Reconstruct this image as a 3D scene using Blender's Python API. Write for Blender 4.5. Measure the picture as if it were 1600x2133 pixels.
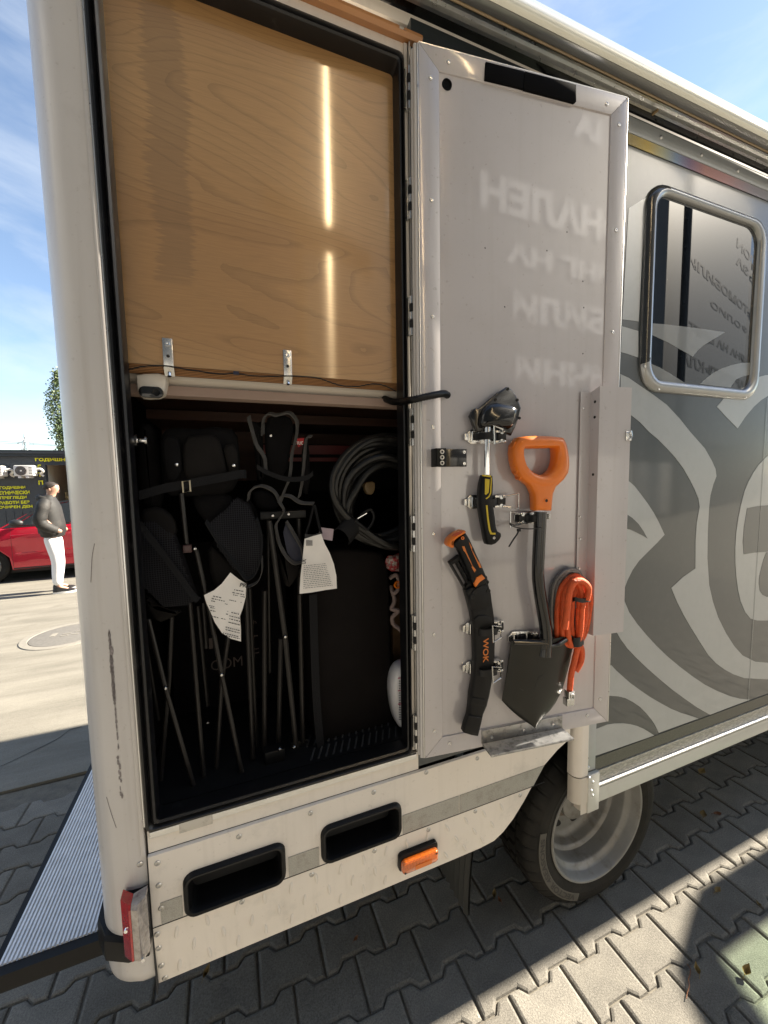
import bpy, bmesh, math, random
from mathutils import Vector, Matrix, noise as mnoise
random.seed(7)
R = math.radians
scene = bpy.context.scene
for _o in list(bpy.data.objects):
    bpy.data.objects.remove(_o)

# ------------------------------------------------------------------ camera
FPX, CX, CY, CAMH = 823.67, 800.0, 1066.5, 1.70
AX = Vector((0.93142953, -0.04709721, 0.3608613))      # van length axis in camera space (right, down, forward)
AY = Vector((-0.36350681, -0.07306707, 0.9287217))     # into the van
AD = Vector((0.01737313, 0.99621436, 0.08517698))      # down
cam_d = bpy.data.cameras.new('camera')
cam = bpy.data.objects.new('camera', cam_d)
scene.collection.objects.link(cam)
right = Vector((AX[0], AY[0], -AD[0])); down = Vector((AX[1], AY[1], -AD[1])); fwd = Vector((AX[2], AY[2], -AD[2]))
M3 = Matrix((right, -down, -fwd)).transposed()
cam.matrix_world = Matrix.Translation((0, 0, CAMH)) @ M3.to_4x4()
cam_d.sensor_fit = 'VERTICAL'; cam_d.sensor_height = 36.0; cam_d.lens = 36.0 * FPX / 2133.0
cam_d.clip_start = 0.02; cam_d.clip_end = 2000
scene.camera = cam

# ------------------------------------------------------------------ world, sun, exposure
SUN_EL, SUN_AZ = R(33.8), R(-1.35)      # sun stands along +X (the van's nose), a touch to the camera's side
world = bpy.data.worlds.new('World'); scene.world = world; world.use_nodes = True
nt = world.node_tree; nt.nodes.clear()
wo = nt.nodes.new('ShaderNodeOutputWorld'); bg = nt.nodes.new('ShaderNodeBackground')
sky = nt.nodes.new('ShaderNodeTexSky'); sky.sky_type = 'NISHITA'; sky.sun_disc = False
sky.sun_elevation = SUN_EL; sky.sun_rotation = R(90) - SUN_AZ
sky.air_density = 1.0; sky.dust_density = 0.15; sky.ozone_density = 1.4
tc = nt.nodes.new('ShaderNodeTexCoord'); mp = nt.nodes.new('ShaderNodeMapping')
mp.inputs['Scale'].default_value = (1.6, 1.1, 5.0); mp.inputs['Rotation'].default_value = (0.25, 0.1, 0.5)
nz = nt.nodes.new('ShaderNodeTexNoise'); nz.inputs['Scale'].default_value = 1.3; nz.inputs['Detail'].default_value = 7
nz.inputs['Roughness'].default_value = 0.58; nz.inputs['Distortion'].default_value = 0.35
cr = nt.nodes.new('ShaderNodeValToRGB'); cr.color_ramp.elements[0].position = 0.42; cr.color_ramp.elements[1].position = 0.80
cr.color_ramp.elements[0].color = (0.06, 0.06, 0.06, 1); cr.color_ramp.elements[1].color = (0.85, 0.85, 0.85, 1)
mx = nt.nodes.new('ShaderNodeMix'); mx.data_type = 'RGBA'
nt.links.new(tc.outputs['Generated'], mp.inputs['Vector']); nt.links.new(mp.outputs[0], nz.inputs['Vector'])
nt.links.new(nz.outputs['Fac'], cr.inputs['Fac']); nt.links.new(cr.outputs['Color'], mx.inputs['Factor'])
nt.links.new(sky.outputs['Color'], mx.inputs['A']); mx.inputs['B'].default_value = (4.2, 4.5, 4.8, 1)
nt.links.new(mx.outputs['Result'], bg.inputs['Color']); bg.inputs['Strength'].default_value = 0.056
nt.links.new(bg.outputs[0], wo.inputs['Surface'])
sun_d = bpy.data.lights.new('sun', 'SUN'); sun_d.energy = 5.0; sun_d.angle = R(0.5); sun_d.color = (1.0, 0.90, 0.75)
sun = bpy.data.objects.new('sun', sun_d); scene.collection.objects.link(sun)
SUNV = Vector((math.cos(SUN_EL) * math.cos(SUN_AZ), math.cos(SUN_EL) * math.sin(SUN_AZ), math.sin(SUN_EL)))
sun.rotation_euler = (-SUNV).to_track_quat('-Z', 'Y').to_euler(); sun.location = (6, 0, 8)
vs = scene.view_settings
vs.view_transform = 'Standard'; vs.look = 'None'; vs.gamma = 1.0; vs.use_curve_mapping = False
vs.exposure = 2.2
scene.render.engine = 'CYCLES'
scene.cycles.use_denoising = True
scene.cycles.caustics_reflective = False; scene.cycles.caustics_refractive = False
scene.cycles.max_bounces = 8; scene.cycles.diffuse_bounces = 4
scene.cycles.sample_clamp_indirect = 6.0

# ------------------------------------------------------------------ pixel of the 1600x2133 photograph -> point on a real plane
def ray(px, py):
    c = Vector((px - CX, py - CY, FPX))
    return Vector((c.dot(AX), c.dot(AY), -c.dot(AD)))
def onY(px, py, y):
    r = ray(px, py); return r * (y / r.y) + Vector((0, 0, CAMH))
def onZ(px, py, z):
    r = ray(px, py); return r * ((z - CAMH) / r.z) + Vector((0, 0, CAMH))
def onX(px, py, x):
    r = ray(px, py); return r * (x / r.x) + Vector((0, 0, CAMH))
def pl(pts, y):                       # polygon of pixels -> (x, z) on the plane Y = y
    return [(onY(a, b, y).x, onY(a, b, y).z) for a, b in pts]
def crop(x0, y0, s, pts):
    return [(x0 + a / s, y0 + b / s) for a, b in pts]
def at(y):                            # frame facing the camera at depth y
    return lambda u, v, d: Vector((u, y - d, v))
WALL = 0.97
FW = at(WALL)
DO = Vector((0.46815, 0.925, 0.0)); DA = R(7)      # open door: hinge edge of its inner face, swung 173 degrees
DE = Vector((math.cos(DA), -math.sin(DA), 0)); DN = Vector((-math.sin(DA), -math.cos(DA), 0))
def FD(u, v, d):
    return DO + DE * u + DN * d + Vector((0, 0, v))
def dl(px, py, d=0.0):
    r = ray(px, py); c = Vector((0, 0, CAMH)); oo = DO + DN * d
    p = c + r * ((oo - c).dot(DN) / r.dot(DN))
    return ((p - DO).dot(DE), p.z)
def dpl(pts, d=0.0):
    return [dl(a, b, d) for a, b in pts]

# ------------------------------------------------------------------ materials
MATS = {}
def nmat(name):
    m = bpy.data.materials.new(name); m.use_nodes = True
    t = m.node_tree; b = t.nodes['Principled BSDF']; MATS[name] = m
    return m, t, b
def mat(name, col, rough=0.5, metal=0.0, var=0.0, vscale=6.0, bump=0.0, bscale=120.0, coat=0.0, coat_r=0.05, spec=0.5,
        col2=None, c2scale=3.0, c2lo=0.5, c2hi=0.7, stretch=(1, 1, 1), rand=0.0, trans=0.0, rvar=0.0, speck=0.0, streak=0.0):
    m, t, b = nmat(name); n = t.nodes; L = t.links
    b.inputs['Base Color'].default_value = (*col, 1); b.inputs['Roughness'].default_value = rough
    b.inputs['Metallic'].default_value = metal; b.inputs['Specular IOR Level'].default_value = spec
    b.inputs['Coat Weight'].default_value = coat; b.inputs['Coat Roughness'].default_value = coat_r
    b.inputs['Transmission Weight'].default_value = trans
    tcn = n.new('ShaderNodeTexCoord'); mpn = n.new('ShaderNodeMapping'); mpn.inputs['Scale'].default_value = stretch
    L.new(tcn.outputs['Object'], mpn.inputs['Vector'])
    cur = None
    if col2 is not None:
        a = n.new('ShaderNodeTexNoise'); a.inputs['Scale'].default_value = c2scale; a.inputs['Detail'].default_value = 8
        a.inputs['Roughness'].default_value = 0.65
        L.new(mpn.outputs[0], a.inputs['Vector'])
        r = n.new('ShaderNodeValToRGB'); r.color_ramp.elements[0].position = c2lo; r.color_ramp.elements[1].position = c2hi
        L.new(a.outputs['Fac'], r.inputs['Fac'])
        x = n.new('ShaderNodeMix'); x.data_type = 'RGBA'; x.inputs['A'].default_value = (*col, 1); x.inputs['B'].default_value = (*col2, 1)
        L.new(r.outputs['Color'], x.inputs['Factor']); cur = x.outputs['Result']
    if var or rand:
        h = n.new('ShaderNodeHueSaturation')
        if cur: L.new(cur, h.inputs['Color'])
        else: h.inputs['Color'].default_value = (*col, 1)
        a = n.new('ShaderNodeTexNoise'); a.inputs['Scale'].default_value = vscale; a.inputs['Detail'].default_value = 6
        L.new(mpn.outputs[0], a.inputs['Vector'])
        k = n.new('ShaderNodeMapRange'); k.inputs['From Min'].default_value = 0.25; k.inputs['From Max'].default_value = 0.75
        k.inputs['To Min'].default_value = 1 - var; k.inputs['To Max'].default_value = 1 + var
        L.new(a.outputs['Fac'], k.inputs['Value'])
        out = k.outputs[0]
        if rand:
            oi = n.new('ShaderNodeObjectInfo'); k2 = n.new('ShaderNodeMapRange')
            k2.inputs['To Min'].default_value = 1 - rand; k2.inputs['To Max'].default_value = 1 + rand
            L.new(oi.outputs['Random'], k2.inputs['Value'])
            mm = n.new('ShaderNodeMath'); mm.operation = 'MULTIPLY'; L.new(out, mm.inputs[0]); L.new(k2.outputs[0], mm.inputs[1]); out = mm.outputs[0]
        L.new(out, h.inputs['Value']); cur = h.outputs['Color']
    def dirt(cur, scl, sc3, lo, hi, amt, dcol):
        m2 = n.new('ShaderNodeMapping'); m2.inputs['Scale'].default_value = sc3; L.new(tcn.outputs['Object'], m2.inputs['Vector'])
        a = n.new('ShaderNodeTexNoise'); a.inputs['Scale'].default_value = scl; a.inputs['Detail'].default_value = 4; L.new(m2.outputs[0], a.inputs['Vector'])
        r = n.new('ShaderNodeMapRange'); r.inputs['From Min'].default_value = lo; r.inputs['From Max'].default_value = hi; r.inputs['To Max'].default_value = amt
        L.new(a.outputs['Fac'], r.inputs['Value'])
        x = n.new('ShaderNodeMix'); x.data_type = 'RGBA'; L.new(r.outputs[0], x.inputs['Factor'])
        if cur: L.new(cur, x.inputs['A'])
        else: x.inputs['A'].default_value = (*col, 1)
        x.inputs['B'].default_value = (*dcol, 1); return x.outputs['Result']
    if streak: cur = dirt(cur, 1.0, (55, 55, 1.8), 0.52, 0.80, streak, (0.30, 0.25, 0.19))
    if speck: cur = dirt(cur, 95.0, (1, 1, 1), 0.66, 0.72, speck, (0.20, 0.15, 0.10))
    if cur: L.new(cur, b.inputs['Base Color'])
    if rvar:
        a = n.new('ShaderNodeTexNoise'); a.inputs['Scale'].default_value = vscale * 1.7; a.inputs['Detail'].default_value = 5
        L.new(mpn.outputs[0], a.inputs['Vector'])
        k = n.new('ShaderNodeMapRange'); k.inputs['To Min'].default_value = max(0.02, rough - rvar); k.inputs['To Max'].default_value = rough + rvar
        L.new(a.outputs['Fac'], k.inputs['Value']); L.new(k.outputs[0], b.inputs['Roughness'])
    if bump:
        a = n.new('ShaderNodeTexNoise'); a.inputs['Scale'].default_value = bscale; a.inputs['Detail'].default_value = 4
        L.new(mpn.outputs[0], a.inputs['Vector'])
        bp = n.new('ShaderNodeBump'); bp.inputs['Strength'].default_value = bump; bp.inputs['Distance'].default_value = 0.004
        L.new(a.outputs['Fac'], bp.inputs['Height']); L.new(bp.outputs[0], b.inputs['Normal'])
    return m
cream = mat('van_cream_paint', (0.81, 0.745, 0.665), 0.34, var=0.05, vscale=5, coat=0.5, coat_r=0.12, bump=0.012, bscale=25,
            col2=(0.60, 0.56, 0.50), c2scale=9, c2lo=0.58, c2hi=0.85, rvar=0.06, speck=0.14, streak=0.12)
pillar_m = mat('van_pillar_gelcoat', (0.62, 0.59, 0.565), 0.36, var=0.03, coat=0.35, coat_r=0.15, col2=(0.52, 0.485, 0.45), speck=0.15, streak=0.2, c2scale=7, c2lo=0.6, c2hi=0.85, bump=0.01, bscale=20)
doorw = mat('door_panel_white', (0.50, 0.465, 0.465), 0.22, var=0.03, vscale=4, coat=1.0, coat_r=0.05, speck=0.22, streak=0.10,  col2=(0.46, 0.42, 0.41), c2scale=6, c2lo=0.5, c2hi=0.9, spec=0.7)
doorw.node_tree.nodes['Principled BSDF'].inputs['Coat IOR'].default_value = 1.58
doorf = mat('door_frame_aluminium_paint', (0.53, 0.497, 0.495), 0.30, var=0.03, coat=0.6, coat_r=0.08, col2=(0.45, 0.42, 0.39), c2scale=14, c2lo=0.62, c2hi=0.85, speck=0.3, streak=0.15)
alu = mat('aluminium', (0.66, 0.66, 0.65), 0.30, 1.0, var=0.08, vscale=30, rvar=0.08)
alu_w = mat('aluminium_worn', (0.50, 0.49, 0.47), 0.42, 0.9, col2=(0.22, 0.20, 0.18), c2scale=22, c2lo=0.52, c2hi=0.75, rvar=0.1)
steel = mat('zinc_steel', (0.55, 0.55, 0.54), 0.26, 1.0, var=0.1, vscale=40)
chrome = mat('chrome', (0.80, 0.80, 0.80), 0.06, 1.0)
rubber = mat('black_rubber', (0.009, 0.009, 0.0095), 0.50, spec=0.3, var=0.2, vscale=30, rvar=0.1)
rubber_g = mat('seal_rubber', (0.007, 0.007, 0.008), 0.32, spec=0.4, var=0.2, vscale=20, col2=(0.05, 0.047, 0.045), c2scale=20, c2lo=0.6, c2hi=0.8)
plastic_k = mat('black_plastic', (0.005, 0.005, 0.0055), 0.42, spec=0.2, var=0.2, vscale=40, bump=0.05, bscale=400)
gloss_k = mat('gloss_black', (0.004, 0.004, 0.0045), 0.14, spec=0.45, coat=0.25, coat_r=0.05)
wall_dk = mat('side_film_dark_grey', (0.046, 0.054, 0.058), 0.28, 0.15, var=0.03, vscale=14, coat=0.5, coat_r=0.06, col2=(0.060, 0.069, 0.073), c2scale=30, c2lo=0.5, c2hi=0.9)
wall_lt = mat('side_film_light_grey', (0.40, 0.415, 0.415), 0.30, 0.1, var=0.03, vscale=14, coat=0.5, coat_r=0.06, col2=(0.355, 0.37, 0.368), c2scale=30, c2lo=0.5, c2hi=0.9)
glass_film = mat('window_film_grey', (0.20, 0.205, 0.195), 0.22, coat=0.8, coat_r=0.03)
glass = mat('tinted_glass', (0.006, 0.008, 0.011), 0.012, spec=0.7, coat=0.35, coat_r=0.0)
win_fr = mat('window_frame_satin', (0.30, 0.305, 0.305), 0.30, 0.6, var=0.05, vscale=20, coat=0.5)
win_dk = mat('window_frame_dark_film', (0.03, 0.032, 0.034), 0.22, 0.3, coat=0.6)
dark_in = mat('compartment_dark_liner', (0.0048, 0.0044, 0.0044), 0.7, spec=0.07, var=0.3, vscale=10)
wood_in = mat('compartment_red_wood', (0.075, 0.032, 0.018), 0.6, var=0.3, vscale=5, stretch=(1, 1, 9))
ceil_c = mat('ceiling_rail_cream', (0.55, 0.49, 0.42), 0.45, var=0.06)
ceil_b = mat('ceiling_lip_beige', (0.36, 0.26, 0.21), 0.5, var=0.08)
fabric = mat('black_polyester', (0.0075, 0.0071, 0.0075), 0.85, spec=0.07, var=0.25, vscale=20, bump=0.25, bscale=300)
fabric2 = mat('charcoal_polyester', (0.0142, 0.0128, 0.0120), 0.85, spec=0.07, var=0.2, vscale=15, bump=0.25, bscale=300)
webbing = mat('black_webbing', (0.013, 0.013, 0.014), 0.8, spec=0.12, bump=0.5, bscale=500)
piping = mat('grey_piping', (0.075, 0.071, 0.067), 0.8, spec=0.12, var=0.2, vscale=60, bump=0.4, bscale=400)
ctube = mat('chair_tube_dark', (0.014, 0.012, 0.011), 0.34, 0.1, spec=0.4, var=0.2, vscale=50)
paper = mat('care_label_white', (0.85, 0.81, 0.76), 0.7, var=0.06, vscale=25)
ink = mat('label_ink', (0.05, 0.05, 0.055), 0.7)
orange = mat('orange_plastic', (0.80, 0.19, 0.012), 0.36, var=0.05, vscale=30, coat=0.1)
orange2 = mat('orange_dim_inlay', (0.62, 0.17, 0.02), 0.42)
orange_rope = mat('orange_rope', (0.72, 0.105, 0.022), 0.6, var=0.18, vscale=60, bump=0.9, bscale=260)
grey_rope = mat('grey_steel_rope', (0.16, 0.155, 0.15), 0.45, 0.5, var=0.35, vscale=260)
yellow = mat('yellow_inlay', (0.58, 0.42, 0.015), 0.5)
blade_m = mat('spade_blade_olive_black', (0.015, 0.0145, 0.011), 0.36, 0.0, spec=0.3, var=0.2, vscale=9, rvar=0.1)
red_d = mat('dark_red_box', (0.10, 0.005, 0.006), 0.5, var=0.2)
red_lens = mat('red_lens', (0.45, 0.015, 0.015), 0.12, coat=1.0, var=0.25, vscale=160)
clr_lens = mat('clear_lens', (0.40, 0.35, 0.31), 0.14, coat=1.0, var=0.35, vscale=120, col2=(0.12, 0.09, 0.09), c2scale=60)
amber = mat('amber_lens', (0.62, 0.13, 0.01), 0.14, coat=1.0, var=0.3, vscale=140)
copper = mat('amber_drip_rail', (0.45, 0.20, 0.07), 0.30, coat=0.4, var=0.08)
tape_m = mat('silver_reflective_tape', (0.38, 0.375, 0.35), 0.34, 0.5, var=0.25, vscale=400, col2=(0.30, 0.29, 0.26), c2scale=40, bump=0.3, bscale=700)
tape_d = mat('dark_reflective_tape', (0.10, 0.10, 0.085), 0.32, 0.4, var=0.3, vscale=300)
awn = mat('awning_case_cream', (0.80, 0.79, 0.69), 0.25, 0.2, coat=0.5, var=0.03)
awn_shade = mat('awning_case_shade', (0.22, 0.22, 0.215), 0.25, 0.6, var=0.05)  # grey paints in the shade on the underside of the cream case
tan_line = mat('tan_line', (0.36, 0.27, 0.16), 0.4)
chan_m = mat('rail_channel_aluminium', (0.30, 0.295, 0.27), 0.36, 0.7, col2=(0.55, 0.53, 0.48), c2scale=55, c2lo=0.45, c2hi=0.7, stretch=(1, 1, 3), bump=0.6, bscale=90)  # noise mottles the channel between a darker and a paler grey
foam = mat('black_foam', (0.004, 0.004, 0.0045), 0.9, spec=0.08)
lower_p = mat('lower_rail_pale_paint', (0.62, 0.61, 0.56), 0.32, var=0.04, coat=0.4, col2=(0.52, 0.50, 0.45), c2scale=12, c2lo=0.55, c2hi=0.85)
flap_m = mat('mud_flap_rubber', (0.035, 0.034, 0.030), 0.55)
white_pl = mat('off_white_plastic', (0.66, 0.60, 0.52), 0.4, var=0.05)
bottle_w = mat('bottle_white', (0.75, 0.73, 0.73), 0.3, coat=0.3)
pink = mat('pink_cap', (0.55, 0.06, 0.16), 0.4)
rope_b = mat('beige_rope', (0.26, 0.19, 0.17), 0.8, bump=0.5, bscale=300)
tan = mat('tan_plastic', (0.28, 0.19, 0.09), 0.5)
brownp = mat('brown_patterned_board', (0.10, 0.055, 0.022), 0.6, var=0.3, vscale=60)
tyre_m = mat('tyre_rubber', (0.010, 0.0095, 0.0085), 0.72, spec=0.25, var=0.15, vscale=20, col2=(0.025, 0.022, 0.017), c2scale=12, c2lo=0.45, c2hi=0.8, bump=0.1, bscale=200)
tyre_t = mat('tyre_lettering', (0.014, 0.013, 0.012), 0.5)
tyre_p = mat('tyre_badge_plate', (0.075, 0.07, 0.06), 0.65)
rim_m = mat('rim_silver_paint', (0.24, 0.235, 0.22), 0.5, 0.25, var=0.10, vscale=15, col2=(0.13, 0.105, 0.08), c2scale=16, c2lo=0.52, c2hi=0.75)
hub_m = mat('hub_dusty_steel', (0.18, 0.14, 0.11), 0.7, 0.3, var=0.3, vscale=30)
under = mat('underbody_black', (0.012, 0.012, 0.012), 0.8)
skin_m = mat('skin', (0.47, 0.27, 0.19), 0.5, var=0.06, vscale=20)
hair_m = mat('hair', (0.025, 0.018, 0.014), 0.7)
jacket_m = mat('jacket_black', (0.014, 0.0135, 0.0125), 0.7, col2=(0.028, 0.025, 0.022), c2scale=7, c2lo=0.5, c2hi=0.6, bump=0.5, bscale=18)
pants_m = mat('joggers_white', (0.78, 0.78, 0.79), 0.8, bump=0.6, bscale=14)
shoe_m = mat('shoe_black', (0.015, 0.015, 0.016), 0.5)
shoe_w = mat('shoe_sole_white', (0.7, 0.7, 0.7), 0.5)
car_red = mat('car_red_paint', (0.52, 0.008, 0.030), 0.22, 0.25, coat=1.0, coat_r=0.03)
car_glass = mat('car_glass', (0.02, 0.024, 0.028), 0.03, spec=1.0)
car_trim = mat('car_black_trim', (0.015, 0.015, 0.016), 0.5)
bld = mat('building_dark_cladding', (0.055, 0.062, 0.070), 0.5, 0.2, var=0.06)
bld_tr = mat('building_roof_trim', (0.045, 0.052, 0.06), 0.4, 0.4)
sign_y = mat('yellow_lettering', (0.72, 0.70, 0.02), 0.5)
ac_w = mat('ac_white', (0.66, 0.66, 0.63), 0.45)
ac_d = mat('ac_grille', (0.11, 0.105, 0.10), 0.5)
door_in = mat('doorway_interior_wall', (0.50, 0.46, 0.36), 0.7, var=0.05)
concrete_dk = mat('manhole_iron', (0.13, 0.123, 0.11), 0.75, var=0.15, vscale=40, bump=0.3, bscale=120)
concrete_rg = mat('manhole_ring', (0.20, 0.187, 0.16), 0.85, var=0.1, vscale=30)
leaf_dry = mat('dry_leaf', (0.22, 0.15, 0.05), 0.8, rand=0.3)
leaf_dry2 = mat('brown_leaf', (0.17, 0.065, 0.025), 0.8)
bark = mat('bark', (0.16, 0.13, 0.10), 0.9, var=0.2)
pyl = mat('pylon_steel', (0.42, 0.45, 0.48), 0.5, 0.6)
crack_m = mat('crack_dark', (0.03, 0.03, 0.03), 0.9)
signwall = mat('workshop_wall_grey', (0.065, 0.072, 0.08), 0.55, var=0.05)
signlight = mat('workshop_sign_panel', (0.115, 0.125, 0.14), 0.5)
signwhite = mat('white_channel_letters', (0.86, 0.86, 0.86), 0.4)
bounce_m = mat('bounce_panel_pale', (0.62, 0.60, 0.56), 0.6)  # for pale panels added to the wall to bounce light onto the van
signdark = mat('dark_sign_letters', (0.012, 0.014, 0.017), 0.5)
colw = mat('white_column', (0.82, 0.78, 0.68), 0.5)

def leafy(name, c1, c2):
    m, t, b = nmat(name)
    oi = t.nodes.new('ShaderNodeTexCoord'); a = t.nodes.new('ShaderNodeTexNoise'); a.inputs['Scale'].default_value = 1.5
    t.links.new(oi.outputs['Object'], a.inputs['Vector'])
    r = t.nodes.new('ShaderNodeValToRGB'); r.color_ramp.elements[0].position = 0.35; r.color_ramp.elements[1].position = 0.65
    r.color_ramp.elements[0].color = (*c1, 1); r.color_ramp.elements[1].color = (*c2, 1)
    t.links.new(a.outputs['Fac'], r.inputs['Fac']); t.links.new(r.outputs['Color'], b.inputs['Base Color'])
    b.inputs['Roughness'].default_value = 0.6
    return m
poplar_leaf = leafy('poplar_leaves', (0.05, 0.085, 0.03), (0.13, 0.17, 0.06))

def plywood_mat():
    m, t, b = nmat('birch_plywood'); n = t.nodes; L = t.links
    tc0 = n.new('ShaderNodeTexCoord'); tcn = n.new('ShaderNodeVectorMath'); tcn.operation = 'ADD'; tcn.inputs[1].default_value = (3, 2, 0)
    L.new(tc0.outputs['Object'], tcn.inputs[0])
    mpn = n.new('ShaderNodeMapping'); mpn.inputs['Scale'].default_value = (0.75, 1, 2.1); mpn.inputs['Location'].default_value = (0.9, 0.0, 1.35)
    L.new(tcn.outputs[0], mpn.inputs['Vector'])
    a = n.new('ShaderNodeTexNoise'); a.inputs['Scale'].default_value = 1.55; a.inputs['Detail'].default_value = 2.2; a.inputs['Roughness'].default_value = 0.42
    a.inputs['Distortion'].default_value = 0.5
    L.new(mpn.outputs[0], a.inputs['Vector'])
    fn = n.new('ShaderNodeTexNoise'); fn.inputs['Scale'].default_value = 38; fn.inputs['Detail'].default_value = 4
    L.new(tcn.outputs[0], fn.inputs['Vector'])
    ad = n.new('ShaderNodeMath'); ad.operation = 'MULTIPLY_ADD'; ad.inputs[1].default_value = 0.006
    L.new(fn.outputs['Fac'], ad.inputs[0]); L.new(a.outputs['Fac'], ad.inputs[2])
    mu = n.new('ShaderNodeMath'); mu.operation = 'MULTIPLY'; mu.inputs[1].default_value = 26.0; L.new(ad.outputs[0], mu.inputs[0])
    fr = n.new('ShaderNodeMath'); fr.operation = 'FRACT'; L.new(mu.outputs[0], fr.inputs[0])
    r = n.new('ShaderNodeValToRGB')
    e = r.color_ramp.elements; e[0].position = 0.0; e[0].color = (0.62, 0.62, 0.62, 1); e[1].position = 0.22; e[1].color = (1, 1, 1, 1)
    e2 = r.color_ramp.elements.new(0.9); e2.color = (0.93, 0.93, 0.93, 1)
    L.new(fr.outputs[0], r.inputs['Fac'])
    # fine pores along the grain
    mp2 = n.new('ShaderNodeMapping'); mp2.inputs['Scale'].default_value = (6, 1, 120); L.new(tcn.outputs[0], mp2.inputs['Vector'])
    p = n.new('ShaderNodeTexNoise'); p.inputs['Scale'].default_value = 3; p.inputs['Detail'].default_value = 5; L.new(mp2.outputs[0], p.inputs['Vector'])
    pr = n.new('ShaderNodeMapRange'); pr.inputs['From Min'].default_value = 0.3; pr.inputs['From Max'].default_value = 0.7; pr.inputs['To Min'].default_value = 0.90; pr.inputs['To Max'].default_value = 1.06
    L.new(p.outputs['Fac'], pr.inputs['Value'])
    col = n.new('ShaderNodeValToRGB'); col.color_ramp.elements[0].color = (0.395, 0.212, 0.080, 1); col.color_ramp.elements[1].color = (0.48, 0.280, 0.116, 1)
    col.color_ramp.elements[0].position = 0.35; col.color_ramp.elements[1].position = 0.62
    L.new(a.outputs['Fac'], col.inputs['Fac'])
    m1 = n.new('ShaderNodeMix'); m1.data_type = 'RGBA'; m1.blend_type = 'MULTIPLY'; m1.inputs['Factor'].default_value = 0.62
    L.new(col.outputs['Color'], m1.inputs['A']); L.new(r.outputs['Color'], m1.inputs['B'])
    m2 = n.new('ShaderNodeMix'); m2.data_type = 'RGBA'; m2.blend_type = 'MULTIPLY'; m2.inputs['Factor'].default_value = 1.0
    L.new(m1.outputs['Result'], m2.inputs['A']); L.new(pr.outputs[0], m2.inputs['B'])
    # dark water stain with feathered (torn grain) flanks, near the rear edge
    sx = n.new('ShaderNodeSeparateXYZ'); L.new(tcn.outputs[0], sx.inputs[0])
    mp3 = n.new('ShaderNodeMapping'); mp3.inputs['Scale'].default_value = (3, 1, 150); L.new(tcn.outputs[0], mp3.inputs['Vector'])
    j = n.new('ShaderNodeTexNoise'); j.inputs['Scale'].default_value = 1.0; j.inputs['Detail'].default_value = 5; L.new(mp3.outputs[0], j.inputs['Vector'])
    big = n.new('ShaderNodeTexNoise'); big.inputs['Scale'].default_value = 5; L.new(tcn.outputs[0], big.inputs['Vector'])
    ja = n.new('ShaderNodeMath'); ja.operation = 'MULTIPLY_ADD'; ja.inputs[1].default_value = 0.07; L.new(j.outputs['Fac'], ja.inputs[0]); L.new(sx.outputs['X'], ja.inputs[2])
    jb = n.new('ShaderNodeMath'); jb.operation = 'MULTIPLY_ADD'; jb.inputs[1].default_value = 0.05; L.new(big.outputs['Fac'], jb.inputs[0]); L.new(ja.outputs[0], jb.inputs[2])
    w1 = n.new('ShaderNodeMapRange'); w1.inputs['From Min'].default_value = -0.068; w1.inputs['From Max'].default_value = -0.060; L.new(jb.outputs[0], w1.inputs['Value'])
    w2 = n.new('ShaderNodeMapRange'); w2.inputs['From Min'].default_value = 0.012; w2.inputs['From Max'].default_value = 0.004; L.new(jb.outputs[0], w2.inputs['Value'])
    zz = n.new('ShaderNodeMath'); zz.operation = 'MULTIPLY_ADD'; zz.inputs[1].default_value = 0.10; L.new(j.outputs['Fac'], zz.inputs[0]); L.new(sx.outputs['Z'], zz.inputs[2])
    w3 = n.new('ShaderNodeMapRange'); w3.inputs['From Min'].default_value = 2.17; w3.inputs['From Max'].default_value = 2.20; L.new(zz.outputs[0], w3.inputs['Value'])
    q1 = n.new('ShaderNodeMath'); q1.operation = 'MULTIPLY'; L.new(w1.outputs[0], q1.inputs[0]); L.new(w2.outputs[0], q1.inputs[1])
    q2 = n.new('ShaderNodeMath'); q2.operation = 'MULTIPLY'; L.new(q1.outputs[0], q2.inputs[0]); L.new(w3.outputs[0], q2.inputs[1])
    q3 = n.new('ShaderNodeMath'); q3.operation = 'MULTIPLY'; q3.inputs[1].default_value = 0.30; L.new(q2.outputs[0], q3.inputs[0])
    m3 = n.new('ShaderNodeMix'); m3.data_type = 'RGBA'; L.new(q3.outputs[0], m3.inputs['Factor']); L.new(m2.outputs['Result'], m3.inputs['A']); m3.inputs['B'].default_value = (0.13, 0.085, 0.05, 1)
    L.new(m3.outputs['Result'], b.inputs['Base Color'])
    b.inputs['Roughness'].default_value = 0.32; b.inputs['Coat Weight'].default_value = 1.0; b.inputs['Coat Roughness'].default_value = 0.065
    return m
ply_m = plywood_mat()
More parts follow.
